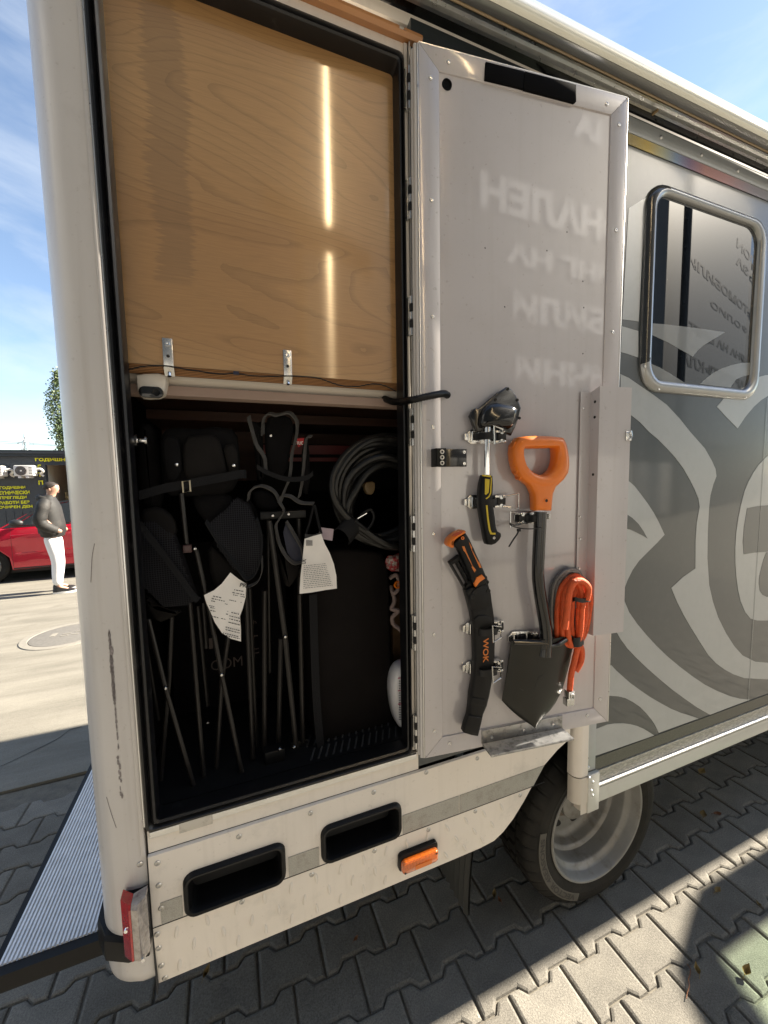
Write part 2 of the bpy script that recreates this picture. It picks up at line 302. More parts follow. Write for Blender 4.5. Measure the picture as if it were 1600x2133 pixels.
def ply_edge_mat():
    m, t, b = nmat('plywood_edge_layers'); n = t.nodes; L = t.links
    tcn = n.new('ShaderNodeTexCoord'); sx = n.new('ShaderNodeSeparateXYZ'); L.new(tcn.outputs['Object'], sx.inputs[0])
    mu = n.new('ShaderNodeMath'); mu.operation = 'MULTIPLY'; mu.inputs[1].default_value = 250; L.new(sx.outputs['Y'], mu.inputs[0])
    s = n.new('ShaderNodeMath'); s.operation = 'SINE'; mu2 = n.new('ShaderNodeMath'); mu2.operation = 'MULTIPLY'; mu2.inputs[1].default_value = 6.28
    L.new(mu.outputs[0], mu2.inputs[0]); L.new(mu2.outputs[0], s.inputs[0])
    r = n.new('ShaderNodeValToRGB'); r.color_ramp.elements[0].color = (0.13, 0.055, 0.02, 1); r.color_ramp.elements[1].color = (0.42, 0.22, 0.09, 1)
    r.color_ramp.elements[0].position = 0.2; r.color_ramp.elements[1].position = 0.5
    L.new(s.outputs[0], r.inputs['Fac']); L.new(r.outputs['Color'], b.inputs['Base Color']); b.inputs['Roughness'].default_value = 0.6
    return m
ply_e = ply_edge_mat()
def rainbow_mat():
    m, t, b = nmat('holographic_tape'); n = t.nodes; L = t.links
    tcn = n.new('ShaderNodeTexCoord'); sx = n.new('ShaderNodeSeparateXYZ'); L.new(tcn.outputs['Object'], sx.inputs[0])
    k = n.new('ShaderNodeMapRange'); k.inputs['From Min'].default_value = 1.20 - 3.0; k.inputs['From Max'].default_value = 2.05 - 3.0; L.new(sx.outputs['X'], k.inputs['Value'])
    r = n.new('ShaderNodeValToRGB'); e = r.color_ramp.elements  # diffraction sheen painted as a fixed colour ramp along the tape
    e[0].position = 0.0; e[0].color = (0.30, 0.26, 0.16, 1); e[1].position = 1.0; e[1].color = (0.26, 0.27, 0.28, 1)
    for p, c in ((0.14, (0.62, 0.46, 0.14)), (0.22, (0.50, 0.50, 0.34)), (0.30, (0.24, 0.33, 0.48)), (0.38, (0.24, 0.17, 0.28)), (0.48, (0.50, 0.26, 0.24)), (0.62, (0.52, 0.30, 0.30)), (0.80, (0.34, 0.31, 0.36))):
        x = r.color_ramp.elements.new(p); x.color = (*c, 1)
    L.new(k.outputs[0], r.inputs['Fac']); L.new(r.outputs['Color'], b.inputs['Base Color'])
    v = n.new('ShaderNodeTexVoronoi'); v.inputs['Scale'].default_value = 260; L.new(tcn.outputs['Object'], v.inputs['Vector'])
    bp = n.new('ShaderNodeBump'); bp.inputs['Strength'].default_value = 0.5; bp.inputs['Distance'].default_value = 0.002; L.new(v.outputs['Distance'], bp.inputs['Height']); L.new(bp.outputs[0], b.inputs['Normal'])
    b.inputs['Roughness'].default_value = 0.35; b.inputs['Metallic'].default_value = 0.2
    return m
rainbow = rainbow_mat()
def ground_mat(name, c1, c2, c3, sc, stretch, bump, speck=0.5):
    m, t, b = nmat(name); n = t.nodes; L = t.links
    tcn = n.new('ShaderNodeTexCoord'); mpn = n.new('ShaderNodeMapping'); mpn.inputs['Scale'].default_value = stretch
    L.new(tcn.outputs['Object'], mpn.inputs['Vector'])
    a = n.new('ShaderNodeTexNoise'); a.inputs['Scale'].default_value = sc; a.inputs['Detail'].default_value = 9; a.inputs['Roughness'].default_value = 0.65
    L.new(mpn.outputs[0], a.inputs['Vector'])
    r = n.new('ShaderNodeValToRGB'); r.color_ramp.elements[0].color = (*c1, 1); r.color_ramp.elements[1].color = (*c2, 1)
    r.color_ramp.elements[0].position = 0.3; r.color_ramp.elements[1].position = 0.68
    L.new(a.outputs['Fac'], r.inputs['Fac'])
    g = n.new('ShaderNodeTexNoise'); g.inputs['Scale'].default_value = 210; g.inputs['Detail'].default_value = 4; g.inputs['Roughness'].default_value = 0.7; L.new(tcn.outputs['Object'], g.inputs['Vector'])
    gr = n.new('ShaderNodeMapRange'); gr.inputs['From Min'].default_value = 0.3; gr.inputs['From Max'].default_value = 0.7; gr.inputs['To Min'].default_value = 1 - speck * 0.4; gr.inputs['To Max'].default_value = 1 + speck * 0.4
    L.new(g.outputs['Fac'], gr.inputs['Value'])
    d = n.new('ShaderNodeTexNoise'); d.inputs['Scale'].default_value = 2.3; d.inputs['Detail'].default_value = 6; L.new(tcn.outputs['Object'], d.inputs['Vector'])
    dr = n.new('ShaderNodeValToRGB'); dr.color_ramp.elements[0].position = 0.60; dr.color_ramp.elements[1].position = 0.75; L.new(d.outputs['Fac'], dr.inputs['Fac'])
    x = n.new('ShaderNodeMix'); x.data_type = 'RGBA'; L.new(dr.outputs['Color'], x.inputs['Factor']); L.new(r.outputs['Color'], x.inputs['A']); x.inputs['B'].default_value = (*c3, 1)
    y = n.new('ShaderNodeMix'); y.data_type = 'RGBA'; y.blend_type = 'MULTIPLY'; y.inputs['Factor'].default_value = 1.0
    L.new(x.outputs['Result'], y.inputs['A']); L.new(gr.outputs[0], y.inputs['B'])
    oi = n.new('ShaderNodeObjectInfo'); k2 = n.new('ShaderNodeMapRange'); k2.inputs['To Min'].default_value = 0.80; k2.inputs['To Max'].default_value = 1.14; L.new(oi.outputs['Random'], k2.inputs['Value'])
    z = n.new('ShaderNodeMix'); z.data_type = 'RGBA'; z.blend_type = 'MULTIPLY'; z.inputs['Factor'].default_value = 1.0
    L.new(y.outputs['Result'], z.inputs['A']); L.new(k2.outputs[0], z.inputs['B'])
    L.new(z.outputs['Result'], b.inputs['Base Color']); b.inputs['Roughness'].default_value = 0.9; b.inputs['Specular IOR Level'].default_value = 0.25
    bp = n.new('ShaderNodeBump'); bp.inputs['Strength'].default_value = bump; bp.inputs['Distance'].default_value = 0.003
    ma = n.new('ShaderNodeMath'); ma.operation = 'ADD'; L.new(g.outputs['Fac'], ma.inputs[0]); L.new(a.outputs['Fac'], ma.inputs[1])
    L.new(ma.outputs[0], bp.inputs['Height']); L.new(bp.outputs[0], b.inputs['Normal'])
    return m
paver_m = ground_mat('concrete_paver', (0.160, 0.150, 0.132), (0.225, 0.211, 0.182), (0.105, 0.099, 0.088), 9, (1, 1, 1), 0.6, 0.95)
sand_m = ground_mat('joint_sand', (0.11, 0.10, 0.085), (0.17, 0.155, 0.125), (0.06, 0.057, 0.05), 20, (1, 1, 1), 0.6)
yard_m = ground_mat('concrete_yard', (0.125, 0.117, 0.098), (0.205, 0.192, 0.162), (0.130, 0.121, 0.102), 2.2, (0.35, 2.2, 1), 0.8, 0.5)
green_gl, _t, _b = nmat('green_tinted_panel')
_t.nodes.remove(_b); _tr = _t.nodes.new('ShaderNodeBsdfTransparent'); _tr.inputs['Color'].default_value = (0.86, 0.97, 0.89, 1)
_gl = _t.nodes.new('ShaderNodeBsdfGlossy'); _gl.inputs['Roughness'].default_value = 0.05; _ms = _t.nodes.new('ShaderNodeMixShader'); _ms.inputs[0].default_value = 0.06
_t.links.new(_tr.outputs[0], _ms.inputs[1]); _t.links.new(_gl.outputs[0], _ms.inputs[2]); _t.links.new(_ms.outputs[0], _t.nodes['Material Output'].inputs['Surface'])

# ------------------------------------------------------------------ mesh building
def area2(p):
    return sum(p[i][0] * p[(i + 1) % len(p)][1] - p[(i + 1) % len(p)][0] * p[i][1] for i in range(len(p)))
def inset(p, b):
    n = len(p); out = []
    for i in range(n):
        a, c, d = Vector(p[i - 1]), Vector(p[i]), Vector(p[(i + 1) % n])
        e1 = (c - a); e2 = (d - c)
        if e1.length < 1e-9: e1 = e2
        if e2.length < 1e-9: e2 = e1
        e1.normalize(); e2.normalize()
        n1 = Vector((-e1.y, e1.x)); n2 = Vector((-e2.y, e2.x))
        m = n1 + n2
        if m.length < 1e-6: m = n1
        m.normalize(); k = max(0.45, m.dot(n1))
        out.append(tuple(c + m * (b / k)))
    return out
def rrect(u0, u1, v0, v1, r, n=5):
    pts = []
    for cx, cy, a0 in ((u1 - r, v0 + r, -90), (u1 - r, v1 - r, 0), (u0 + r, v1 - r, 90), (u0 + r, v0 + r, 180)):
        for i in range(n + 1):
            a = R(a0 + 90 * i / n); pts.append((cx + r * math.cos(a), cy + r * math.sin(a)))
    return pts
def smooth_poly(p, it=1):
    for _ in range(it):
        q = []
        for i in range(len(p)):
            a, b = Vector(p[i]), Vector(p[(i + 1) % len(p)])
            q += [tuple(a * 0.75 + b * 0.25), tuple(a * 0.25 + b * 0.75)]
        p = q
    return p
def spline(pts, n=6, closed=False):
    P = [Vector(p) for p in pts]; out = []
    N = len(P); rng = range(N if closed else N - 1)
    for i in rng:
        if closed: p0, p1, p2, p3 = P[i - 1], P[i], P[(i + 1) % N], P[(i + 2) % N]
        else: p0, p1, p2, p3 = P[max(i - 1, 0)], P[i], P[i + 1], P[min(i + 2, N - 1)]
        for k in range(n):
            t = k / n
            out.append(0.5 * ((2 * p1) + (p2 - p0) * t + (2 * p0 - 5 * p1 + 4 * p2 - p3) * t * t + (3 * p1 - p0 - 3 * p2 + p3) * t ** 3))
    if not closed: out.append(P[-1])
    return out
class MB:
    def __init__(s): s.v = []; s.f = []; s.m = []; s.mats = []
    def mi(s, m):
        if m not in s.mats: s.mats.append(m)
        return s.mats.index(m)
    def add(s, verts, faces, m):
        o = len(s.v); k = s.mi(m); s.v += [Vector(x) for x in verts]
        for f in faces: s.f.append([i + o for i in f]); s.m.append(k)
        return s
    def rings(s, rings, m, cap0=True, cap1=True, closed=True):
        n = len(rings[0]); V = [p for r in rings for p in r]; F = []
        for i in range(len(rings) - 1):
            for j in range(n if closed else n - 1):
                a = i * n + j; b = i * n + (j + 1) % n
                F.append([a, b, b + n, a + n])
        if cap0: F.append(list(range(n))[::-1])
        if cap1: F.append([(len(rings) - 1) * n + j for j in range(n)])
        return s.add(V, F, m)
    def ext(s, F, poly, d0, d1, m, bev=0.0, bev2=0.0, side=None):
        if area2(poly) < 0: poly = poly[::-1]
        rg = []
        sg = 1 if d1 > d0 else -1
        if bev2: rg += [[F(u, v, d0) for u, v in inset(poly, bev2)], [F(u, v, d0 + sg * bev2) for u, v in poly]]
        else: rg.append([F(u, v, d0) for u, v in poly])
        if bev:
            rg.append([F(u, v, d1 - sg * bev) for u, v in poly])
            rg.append([F(u, v, d1 - sg * bev * 0.3) for u, v in inset(poly, bev * 0.3)])
            rg.append([F(u, v, d1) for u, v in inset(poly, bev)])
        else: rg.append([F(u, v, d1) for u, v in poly])
        return s.rings(rg, m)
    def rect(s, F, u0, u1, v0, v1, d0, d1, m, bev=0.0):
        return s.ext(F, [(u0, v0), (u1, v0), (u1, v1), (u0, v1)], d0, d1, m, bev)
    def box(s, x0, x1, y0, y1, z0, z1, m):
        return s.add([(x0, y0, z0), (x1, y0, z0), (x1, y1, z0), (x0, y1, z0), (x0, y0, z1), (x1, y0, z1), (x1, y1, z1), (x0, y1, z1)],
                     [[3, 2, 1, 0], [4, 5, 6, 7], [0, 1, 5, 4], [1, 2, 6, 5], [2, 3, 7, 6], [3, 0, 4, 7]], m)
    def frame(s, F, outer, inner, d0, d1, m, prof=None):      # ring between two polygons of equal length
        prof = prof or [(0, d0), (0, d1), (1, d1), (1, d0)]
        rg = [[F(o[0] + (i[0] - o[0]) * t, o[1] + (i[1] - o[1]) * t, d) for o, i in zip(outer, inner)] for t, d in prof]
        return s.rings(rg, m, False, False)
    def tube(s, path, r, m, seg=8, closed=False, flat=None):
        P = [Vector(p) for p in path]; N = len(P); rg = []
        rr = r if isinstance(r, (list, tuple)) else [r] * N
        T0 = (P[1] - P[0]).normalized()
        up = Vector((0, 0, 1)) if abs(T0.z) < 0.9 else Vector((1, 0, 0))
        nv = (up - T0 * up.dot(T0)).normalized()
        for i in range(N):
            if closed: T = P[(i + 1) % N] - P[i - 1]
            else: T = P[min(i + 1, N - 1)] - P[max(i - 1, 0)]
            if T.length < 1e-9: T = T0.copy()
            T.normalize(); nv = nv - T * nv.dot(T)
            if nv.length < 1e-6: nv = T.orthogonal()
            nv.normalize(); bv = T.cross(nv)
            fx, fy = flat or (1, 1)
            rg.append([P[i] + (nv * math.cos(2 * math.pi * k / seg) * fx + bv * math.sin(2 * math.pi * k / seg) * fy) * rr[i] for k in range(seg)])
        if closed: rg.append(rg[0])
        return s.rings(rg, m, not closed, not closed)
    def band(s, path, wv, w, th, nrm, m, closed=False):       # strap: path with width vector wv and thickness along nrm(i)
        P = [Vector(p) for p in path]; rg = []
        wv = Vector(wv).normalized() * (w / 2); N = len(P)
        for i in range(N):
            T = (P[(i + 1) % N] - P[i - 1]) if closed else (P[min(i + 1, N - 1)] - P[max(i - 1, 0)])
            n = T.cross(wv); n = n.normalized() * th if n.length > 1e-9 else Vector(nrm) * th
            rg.append([P[i] - wv, P[i] + wv, P[i] + wv + n, P[i] - wv + n])
        if closed: rg.append(rg[0])
        return s.rings(rg, m, not closed, not closed)
    def lathe(s, o, axis, prof, m, seg=32, cap0=False, cap1=False, ref=None, mod=None):
        o = Vector(o); axis = Vector(axis).normalized()
        a = Vector(ref).normalized() if ref else axis.orthogonal().normalized(); b = axis.cross(a)
        rg = []
        for i, (r, h) in enumerate(prof):
            rg.append([o + axis * h + (a * math.cos(2 * math.pi * k / seg) + b * math.sin(2 * math.pi * k / seg)) * (r * (mod(i, k) if mod else 1)) for k in range(seg)])
        return s.rings(rg, m, cap0, cap1)
    def cyl(s, p0, p1, r, m, seg=12, r1=None):
        p0, p1 = Vector(p0), Vector(p1); ax = p1 - p0
        return s.lathe(p0, ax, [(r, 0), (r1 if r1 is not None else r, ax.length)], m, seg, True, True)
    def ball(s, c, r, m, seg=12, rings=8, sc=(1, 1, 1)):
        c = Vector(c); rg = []
        for i in range(1, rings):
            t = math.pi * i / rings
            rg.append([c + Vector((math.sin(t) * math.cos(2 * math.pi * k / seg) * sc[0], math.sin(t) * math.sin(2 * math.pi * k / seg) * sc[1], -math.cos(t) * sc[2])) * r for k in range(seg)])
        return s.rings(rg, m)
    def text(s, F, body, u0, v0, w, h, d, m, th=0.001, bold=0.02, mirror=1, rot=0.0, wrap=None):
        cu = bpy.data.curves.new('txt', 'FONT'); cu.body = body; cu.size = 1.0; cu.offset = bold; cu.resolution_u = 3
        ob = bpy.data.objects.new('txt', cu); scene.collection.objects.link(ob)
        dg = bpy.context.evaluated_depsgraph_get(); me = bpy.data.meshes.new_from_object(ob.evaluated_get(dg))
        V = [v.co.copy() for v in me.vertices]; Fs = [list(p.vertices) for p in me.polygons]
        bpy.data.objects.remove(ob); bpy.data.curves.remove(cu); bpy.data.meshes.remove(me)
        if not V: return s
        x0 = min(v.x for v in V); x1 = max(v.x for v in V); y0 = min(v.y for v in V); y1 = max(v.y for v in V)
        kx = (w / (x1 - x0)) if w else h / (y1 - y0); ky = (h / (y1 - y0)) if h else kx
        def mp_(v, dd):
            x = (v.x - x0) * kx * mirror; y = (v.y - y0) * ky
            if wrap: return wrap(x, y, dd)
            return F(u0 + x * math.cos(rot) - y * math.sin(rot), v0 + x * math.sin(rot) + y * math.cos(rot), dd)
        s.add([mp_(v, d) for v in V], Fs, m)
        return s
    def mesh(s, name, off=Vector((0, 0, 0)), sharp=32, recalc=True):
        me = bpy.data.meshes.new(name)
        me.from_pydata([v - off for v in s.v], [], s.f)
        for m in s.mats: me.materials.append(m)
        for p, k in zip(me.polygons, s.m): p.material_index = k
        if recalc:
            bm = bmesh.new(); bm.from_mesh(me); bmesh.ops.recalc_face_normals(bm, faces=bm.faces); bm.to_mesh(me); bm.free()
        for p in me.polygons: p.use_smooth = True
        me.set_sharp_from_angle(angle=R(sharp))
        return me
WL = {}
def link(o, parent=None, wl=Vector((0, 0, 0))):
    scene.collection.objects.link(o)
    if parent is not None: o.parent = parent
    WL[o.name] = Vector(wl)
    return o
def thing(name, label, cat, loc, group=None):
    o = bpy.data.objects.new(name, None); o.location = loc; o.empty_display_size = 0.1
    o['label'] = label; o['category'] = cat
    if group: o['group'] = group
    return link(o, None, loc)
def part(mb, name, parent, label=None, kind=None, sharp=32, recalc=True):
    w = WL[parent.name]
    o = bpy.data.objects.new(name, mb.mesh(name, w, sharp, recalc))
    if label: o['label'] = label
    if kind: o['kind'] = kind
    return link(o, parent, w)
def solo(mb, name, label, cat, loc, group=None, sharp=32):
    loc = Vector(loc); o = bpy.data.objects.new(name, mb.mesh(name, loc, sharp)); o.location = loc
    o['label'] = label; o['category'] = cat
    if group: o['group'] = group
    return link(o, None, loc)
def struct(mb, name, kind='structure'):
    o = bpy.data.objects.new(name, mb.mesh(name)); o['kind'] = kind
    return link(o)
def inst(me, name, parent, loc, rot=(0, 0, 0), sc=(1, 1, 1)):
    o = bpy.data.objects.new(name, me); o.location = Vector(loc) - WL[parent.name]; o.rotation_euler = rot; o.scale = sc
    return link(o, parent, loc)

# ================================================================== GROUND
g = MB(); g.box(-300, 300, -300, 300, -0.25, -0.045, yard_m)
struct(g, 'ground')
g = MB()
yedge = [(-40 + i * 0.12, 2.705 + 0.012 * mnoise.noise(Vector((i * 0.37, 0, 0))) + 0.012 * mnoise.noise(Vector((i * 1.3, 4, 0)))) for i in range(500)]
g.rings([[(x, y, z) for x, y in yedge] + [(20, 120, z), (-40, 120, z)] for z in (-0.1, 0.002)], yard_m)
yard = struct(g, 'concrete_yard')
ck = MB()
def crackline(pts, w):
    P = [onZ(a, b, 0.0) for a, b in pts]; L_, R_ = [], []
    P = spline([(p.x, p.y, 0) for p in P], 5)
    for i, p in enumerate(P):
        t = (P[min(i + 1, len(P) - 1)] - P[max(i - 1, 0)]).normalized(); nn = Vector((-t.y, t.x, 0))
        j = 0.008 * mnoise.noise(Vector((p.x * 9, p.y * 9, 1)))
        ww = w * (0.6 + 0.8 * abs(mnoise.noise(Vector((p.x * 6, p.y * 5, 3)))))
        L_.append(p + nn * (j + ww) + Vector((0, 0, 0.0045))); R_.append(p + nn * (j - ww) + Vector((0, 0, 0.0045)))
    n = len(P); ck.add(L_ + R_, [[i, i + 1, n + i + 1, n + i] for i in range(n - 1)], crack_m)
crackline([(0, 1597), (40, 1580), (80, 1560), (120, 1540), (145, 1522), (170, 1515)], 0.003)
part(ck, 'crack', yard)

# --- interlocking pavers
PX, PY, AMP, SL = 0.218, 0.1463, 0.0255, 0.0235
def paver_outline(gap):
    h = PX / 2; w = h - gap; ym = PY / 2 - gap * 0.5
    q = h / 2 - SL / 2; q2 = h / 2 + SL / 2
    top = [(-w, ym + AMP / 2), (-q2, ym + AMP / 2), (-q, ym - AMP / 2), (q, ym - AMP / 2), (q2, ym + AMP / 2), (w, ym + AMP / 2)]
    bot = [(x, -y) for x, y in top]
    return top[::-1] + bot
def paver_mesh(k):
    b = MB(); po = paver_outline(0.0028); rnd = random.Random(k)
    FZ = lambda u, v, d: Vector((u, v, d))
    b.ext(FZ, po, -0.05, 0.0, paver_m, bev=0.010)
    tilt = (rnd.uniform(-1, 1) * 0.006, rnd.uniform(-1, 1) * 0.006)
    b.v = [Vector((v.x, v.y, v.z + tilt[0] * v.x + tilt[1] * v.y)) for v in b.v]
    return b
pm = [paver_mesh(k).mesh('paver', sharp=14) for k in range(8)]
bed = MB(); bed.box(-5, 7.5, -5, 2.69, -0.2, -0.011, sand_m)
pave = struct(bed, 'pavement')
spots = []
OX, OY = 1.1035, 0.9365 - PY / 2          # measured on the sunlit pavers
for j in range(-40, 14):
    y = OY + j * PY
    if y > 2.69 - PY / 2 - AMP / 2 or y < -4.9: continue
    for i in range(-30, 30):
        x = OX + (i + (0.5 if j % 2 else 0.0)) * PX
        if -4.9 < x < 7.4: spots.append((x, y))
def vis(x, y):
    p = Vector((x, y, -CAMH)); c = AX * p.x + AY * p.y - AD * p.z
    if c.z < 0.1: return 0
    px, py = CX + FPX * c.x / c.z, CY + FPX * c.y / c.z
    if not (-60 < px < 1660 and py < 2200): return 0
    if 0.2 < x < 0.98 and y > 1.5: return 0
    if -0.25 < x < 0.55 and y > 1.05: return 0
    if x > 1.15 and y > 1.6: return 0
    return 1 / (c.length ** 2)
spots.sort(key=lambda s: -vis(*s))
for x, y in spots[:300]:
    inst(random.choice(pm), 'paver', pave, (x, y, random.uniform(-0.0035, 0.0)), (0, 0, R(random.uniform(-0.5, 0.5)) + (math.pi if random.random() < 0.5 else 0)))
rest = MB(); base = paver_mesh(3)
rest.mats = [paver_m]
for x, y in spots[300:]:
    o = len(rest.v); dz = random.uniform(-0.0035, 0)
    rest.v += [v + Vector((x, y, dz)) for v in base.v]; rest.f += [[i + o for i in f] for f in base.f]; rest.m += [0] * len(base.f)
part(rest, 'paver_field', pave, kind='stuff', sharp=14)

# ================================================================== THE VAN
VX0, VX1, VY1 = -0.327, 6.6, 3.15
van = thing('camper_van', 'cream and grey camper van body with open side locker, parked on pavers', 'camper van', (3.0, 2.0, 0.0))
OPL, OPR, OPB, OPT = -0.212, 0.447, 0.916, 2.735          # locker opening (outside of the seal)
# main side wall with its window hole, dark grey film
WX0, WX1, WZ0, WZ1 = 1.345, 1.955, 2.015, 2.628
b = MB(); T = -0.035
def wallbox(x0, x1, z0, z1, m, d1=0.0): b.rect(FW, x0, x1, z0, z1, T, d1, m)
wallbox(0.470, 1.075, 0.870, 2.83, wall_dk); wallbox(1.0755, WX0, 0.60, 2.83, wall_dk); wallbox(WX1, VX1, 0.60, 2.83, wall_dk)
wallbox(WX0, WX1, 0.60, WZ0, wall_dk); wallbox(WX0, WX1, WZ1, 2.83, wall_dk)
part(b, 'side_wall', van, 'dark grey film covered side wall')
b = MB()
wallbox(OPL - 0.002, 0.4695, OPT + 0.002, 2.80, cream); wallbox(-0.21, 0.4695, 0.862, OPB - 0.001, cream)
b.box(VX0 + 0.01, VX1, WALL + 0.02, VY1, 2.832, 3.00, cream)
part(b, 'upper_wall', van)
b = MB(); b.box(VX0 + 0.02, VX1, VY1 - 0.03, VY1, 0.55, 3.0, cream); b.box(VX1 - 0.03, VX1 - 0.001, WALL + 0.04, VY1 - 0.031, 0.6, 2.831, cream)
b.box(VX0 + 0.005, VX0 + 0.035, 1.16, VY1 - 0.031, 0.55, 2.831, cream)
part(b, 'outer_shell', van)
b = MB()
b.box(-0.30, 0.62, 1.02, VY1 - 0.04, 0.56, 0.84, under); b.box(1.95, VX1 - 0.05, 1.02, VY1 - 0.04, 0.62, 0.84, under)
b.box(0.62, 1.95, 1.55, VY1 - 0.04, 0.40, 0.84, under); b.box(0.60, 1.96, 1.006, VY1 - 0.04, 0.845, 0.905, under)
part(b, 'underbody', van)

# rear corner pillar: rounded section swept upwards, rounded foot
b = MB(); sec = []
sec += [(-0.2155, 1.03), (-0.2155, WALL + 0.002), (-0.226, WALL)]
CR = 0.095
for i in range(13):
    a = R(90 * i / 12); sec.append((VX0 + CR - CR * math.sin(a), WALL + CR - CR * math.cos(a)))
sec += [(VX0, 1.25), (VX0 + 0.03, 1.25), (VX0 + 0.03, 1.10), (-0.25, 1.03)]
cx, cy = -0.24, 1.10
rg = []
for z, k in ((0.500, 0.20), (0.501, 0.14), (0.506, 0.085), (0.516, 0.045), (0.532, 0.018), (0.552, 0.004), (0.575, 0.0), (0.70, 0), (1.0, 0), (1.4, 0), (1.8, 0), (2.2, 0), (2.6, 0), (2.998, 0)):
    rg.append([(x + (0.075 * k / 0.20 if x < -0.25 else 0.0), y + (min(k, 0.08) if y < 1.09 else 0.0), z) for x, y in sec])
b.rings(rg, pillar_m)
pil = part(b, 'corner_pillar', van, 'rounded off-white rear corner pillar with black rub mark')
# rub mark: chain of dark scuffs on the curved corner, and two hairline scratches
def on_pillar(px, py):
    best = None
    for i in range(60):
        a = R(90 * i / 59); x, y = VX0 + CR - CR * math.sin(a), WALL + CR - CR * math.cos(a)
        nrm = Vector((-math.sin(a), -math.cos(a), 0)); p = onY(px, py, y)
        e = abs(p.x - x)
        if best is None or e < best[0]: best = (e, Vector((x, y, p.z)), nrm)
    p = onY(px, py, WALL)
    if p.x > VX0 + CR: return p, Vector((0, -1, 0))
    return best[1], best[2]
scuff_m = mat('scuff_grey', (0.27, 0.24, 0.235), 0.7, var=0.4, vscale=200)
b = MB()
for i in range(46):
    t = i / 45; px = 229 + 24 * t + random.uniform(-1.2, 1.2); py = 1318 + 340 * t + random.uniform(-3, 3)
    w = (1.6 + 2.6 * math.sin(min(1, t * 1.6 + 0.12) * math.pi * 0.9)) if t < 0.42 else random.choice((1.2, 2.2, 2.8, 3.2))
    if t > 0.45 and random.random() < 0.12: continue
    p, nn = on_pillar(px, py); ux = Vector((0, 0, 1)).cross(nn)
    hh = 0.011 if t < 0.42 else random.uniform(0.004, 0.008)
    ww = w * 0.0009
    ring = [p + nn * 0.0006 + ux * (ww * math.cos(2 * math.pi * k / 8) * random.uniform(.7, 1.2)) + Vector((0, 0, hh * math.sin(2 * math.pi * k / 8))) for k in range(8)]
    b.add(ring, [list(range(8))], scuff_m)
part(b, 'rub_mark', pil, 'chain of dark scuffs', kind='stuff')
for pts in ([(198, 1132), (193, 1160), (191, 1195), (190, 1213)], [(222, 1660), (230, 1690), (243, 1724)]):
    pp = []
    for a, c in pts:
        p, nn = on_pillar(a, c); pp.append(p + nn * 0.0004)
    b = MB(); b.tube(spline(pp, 4), 0.0006, scuff_m, 4); part(b, 'scratch', pil)
# flange and strip beside the seal
b = MB()
b.rect(FW, -0.2152, -0.2125, 0.93, 2.80, -0.02, 0.004, alu)
b.rect(FW, -0.2245, -0.2158, 0.86, 2.80, 0.0005, 0.003, pillar_m, 0.001)
part(b, 'edge_strip', van)
# rubber seal round the opening
b = MB()
so = rrect(OPL, OPR, OPB, OPT, 0.012, 3); si = rrect(OPL + 0.025, OPR - 0.016, OPB + 0.028, OPT - 0.024, 0.009, 3)
b.frame(FW, so, si, -0.03, 0.010, rubber_g, [(0, -0.03), (0, 0.004), (0.12, 0.011), (0.30, 0.012), (0.42, 0.006), (0.50, 0.002), (0.60, 0.008), (0.75, 0.013), (0.92, 0.010), (1.0, 0.0), (1.0, -0.030)])
part(b, 'door_seal', van, 'black rubber seal around the locker opening')
# sill strip under the opening + striker plate
b = MB(); b.rect(FW, -0.205, 0.462, 0.899, 0.914, 0.0005, 0.006, alu, 0.002)
part(b, 'sill_strip', van)
b = MB(); b.rect(FW, -0.145, -0.075, 0.893, 0.917, 0.0065, 0.0085, alu_w, 0.001)
part(b, 'striker_plate', van)
# hinge jamb strip and hinges
b = MB(); b.rect(FW, 0.4475, 0.4565, 0.93, 2.76, 0.0, 0.008, white_pl, 0.002); b.rect(FW, 0.4572, 0.4605, 0.93, 2.76, 0.0, 0.014, alu, 0.001)
part(b, 'hinge_strip', van)
hb = MB()
hb.box(-0.007, 0.007, -0.004, 0.004, -0.048, 0.048, alu_w)
for k in range(5): hb.cyl((0.001, -0.006, -0.048 + k * 0.0196), (0.001, -0.006, -0.048 + k * 0.0196 + 0.0175), 0.006, rubber if k % 2 else steel, 10)
hb.box(-0.012, -0.007, -0.003, 0.001, -0.044, 0.044, rubber)
hm = hb.mesh('hinge')
for py in (190, 418, 660, 890, 1112, 1318, 1525):
    p = onY(849, py, WALL - 0.01); inst(hm, 'hinge', van, (0.4545, WALL - 0.0115, p.z))

# ---- lower skirt, crease, vents, tape, rivets
b = MB()
skirt = [(-0.211, 0.520), (0.60, 0.520), (0.690, 0.521), (0.742, 0.527), (0.776, 0.548), (0.812, 0.585), (0.850, 0.638), (0.885, 0.690), (0.930, 0.742), (0.985, 0.780), (1.04, 0.806), (1.04, 0.857), (-0.211, 0.857)]
VL = (-0.146, 0.089, 0.678, 0.790); VR = (0.179, 0.411, 0.684, 0.792)
def tuck(z): return 0.006 - (0.016 * ((0.682 - z) / 0.16) ** 1.3 if z < 0.682 else 0.0)
def FS(u, v, d): return Vector((u, WALL - tuck(v) - d, v))
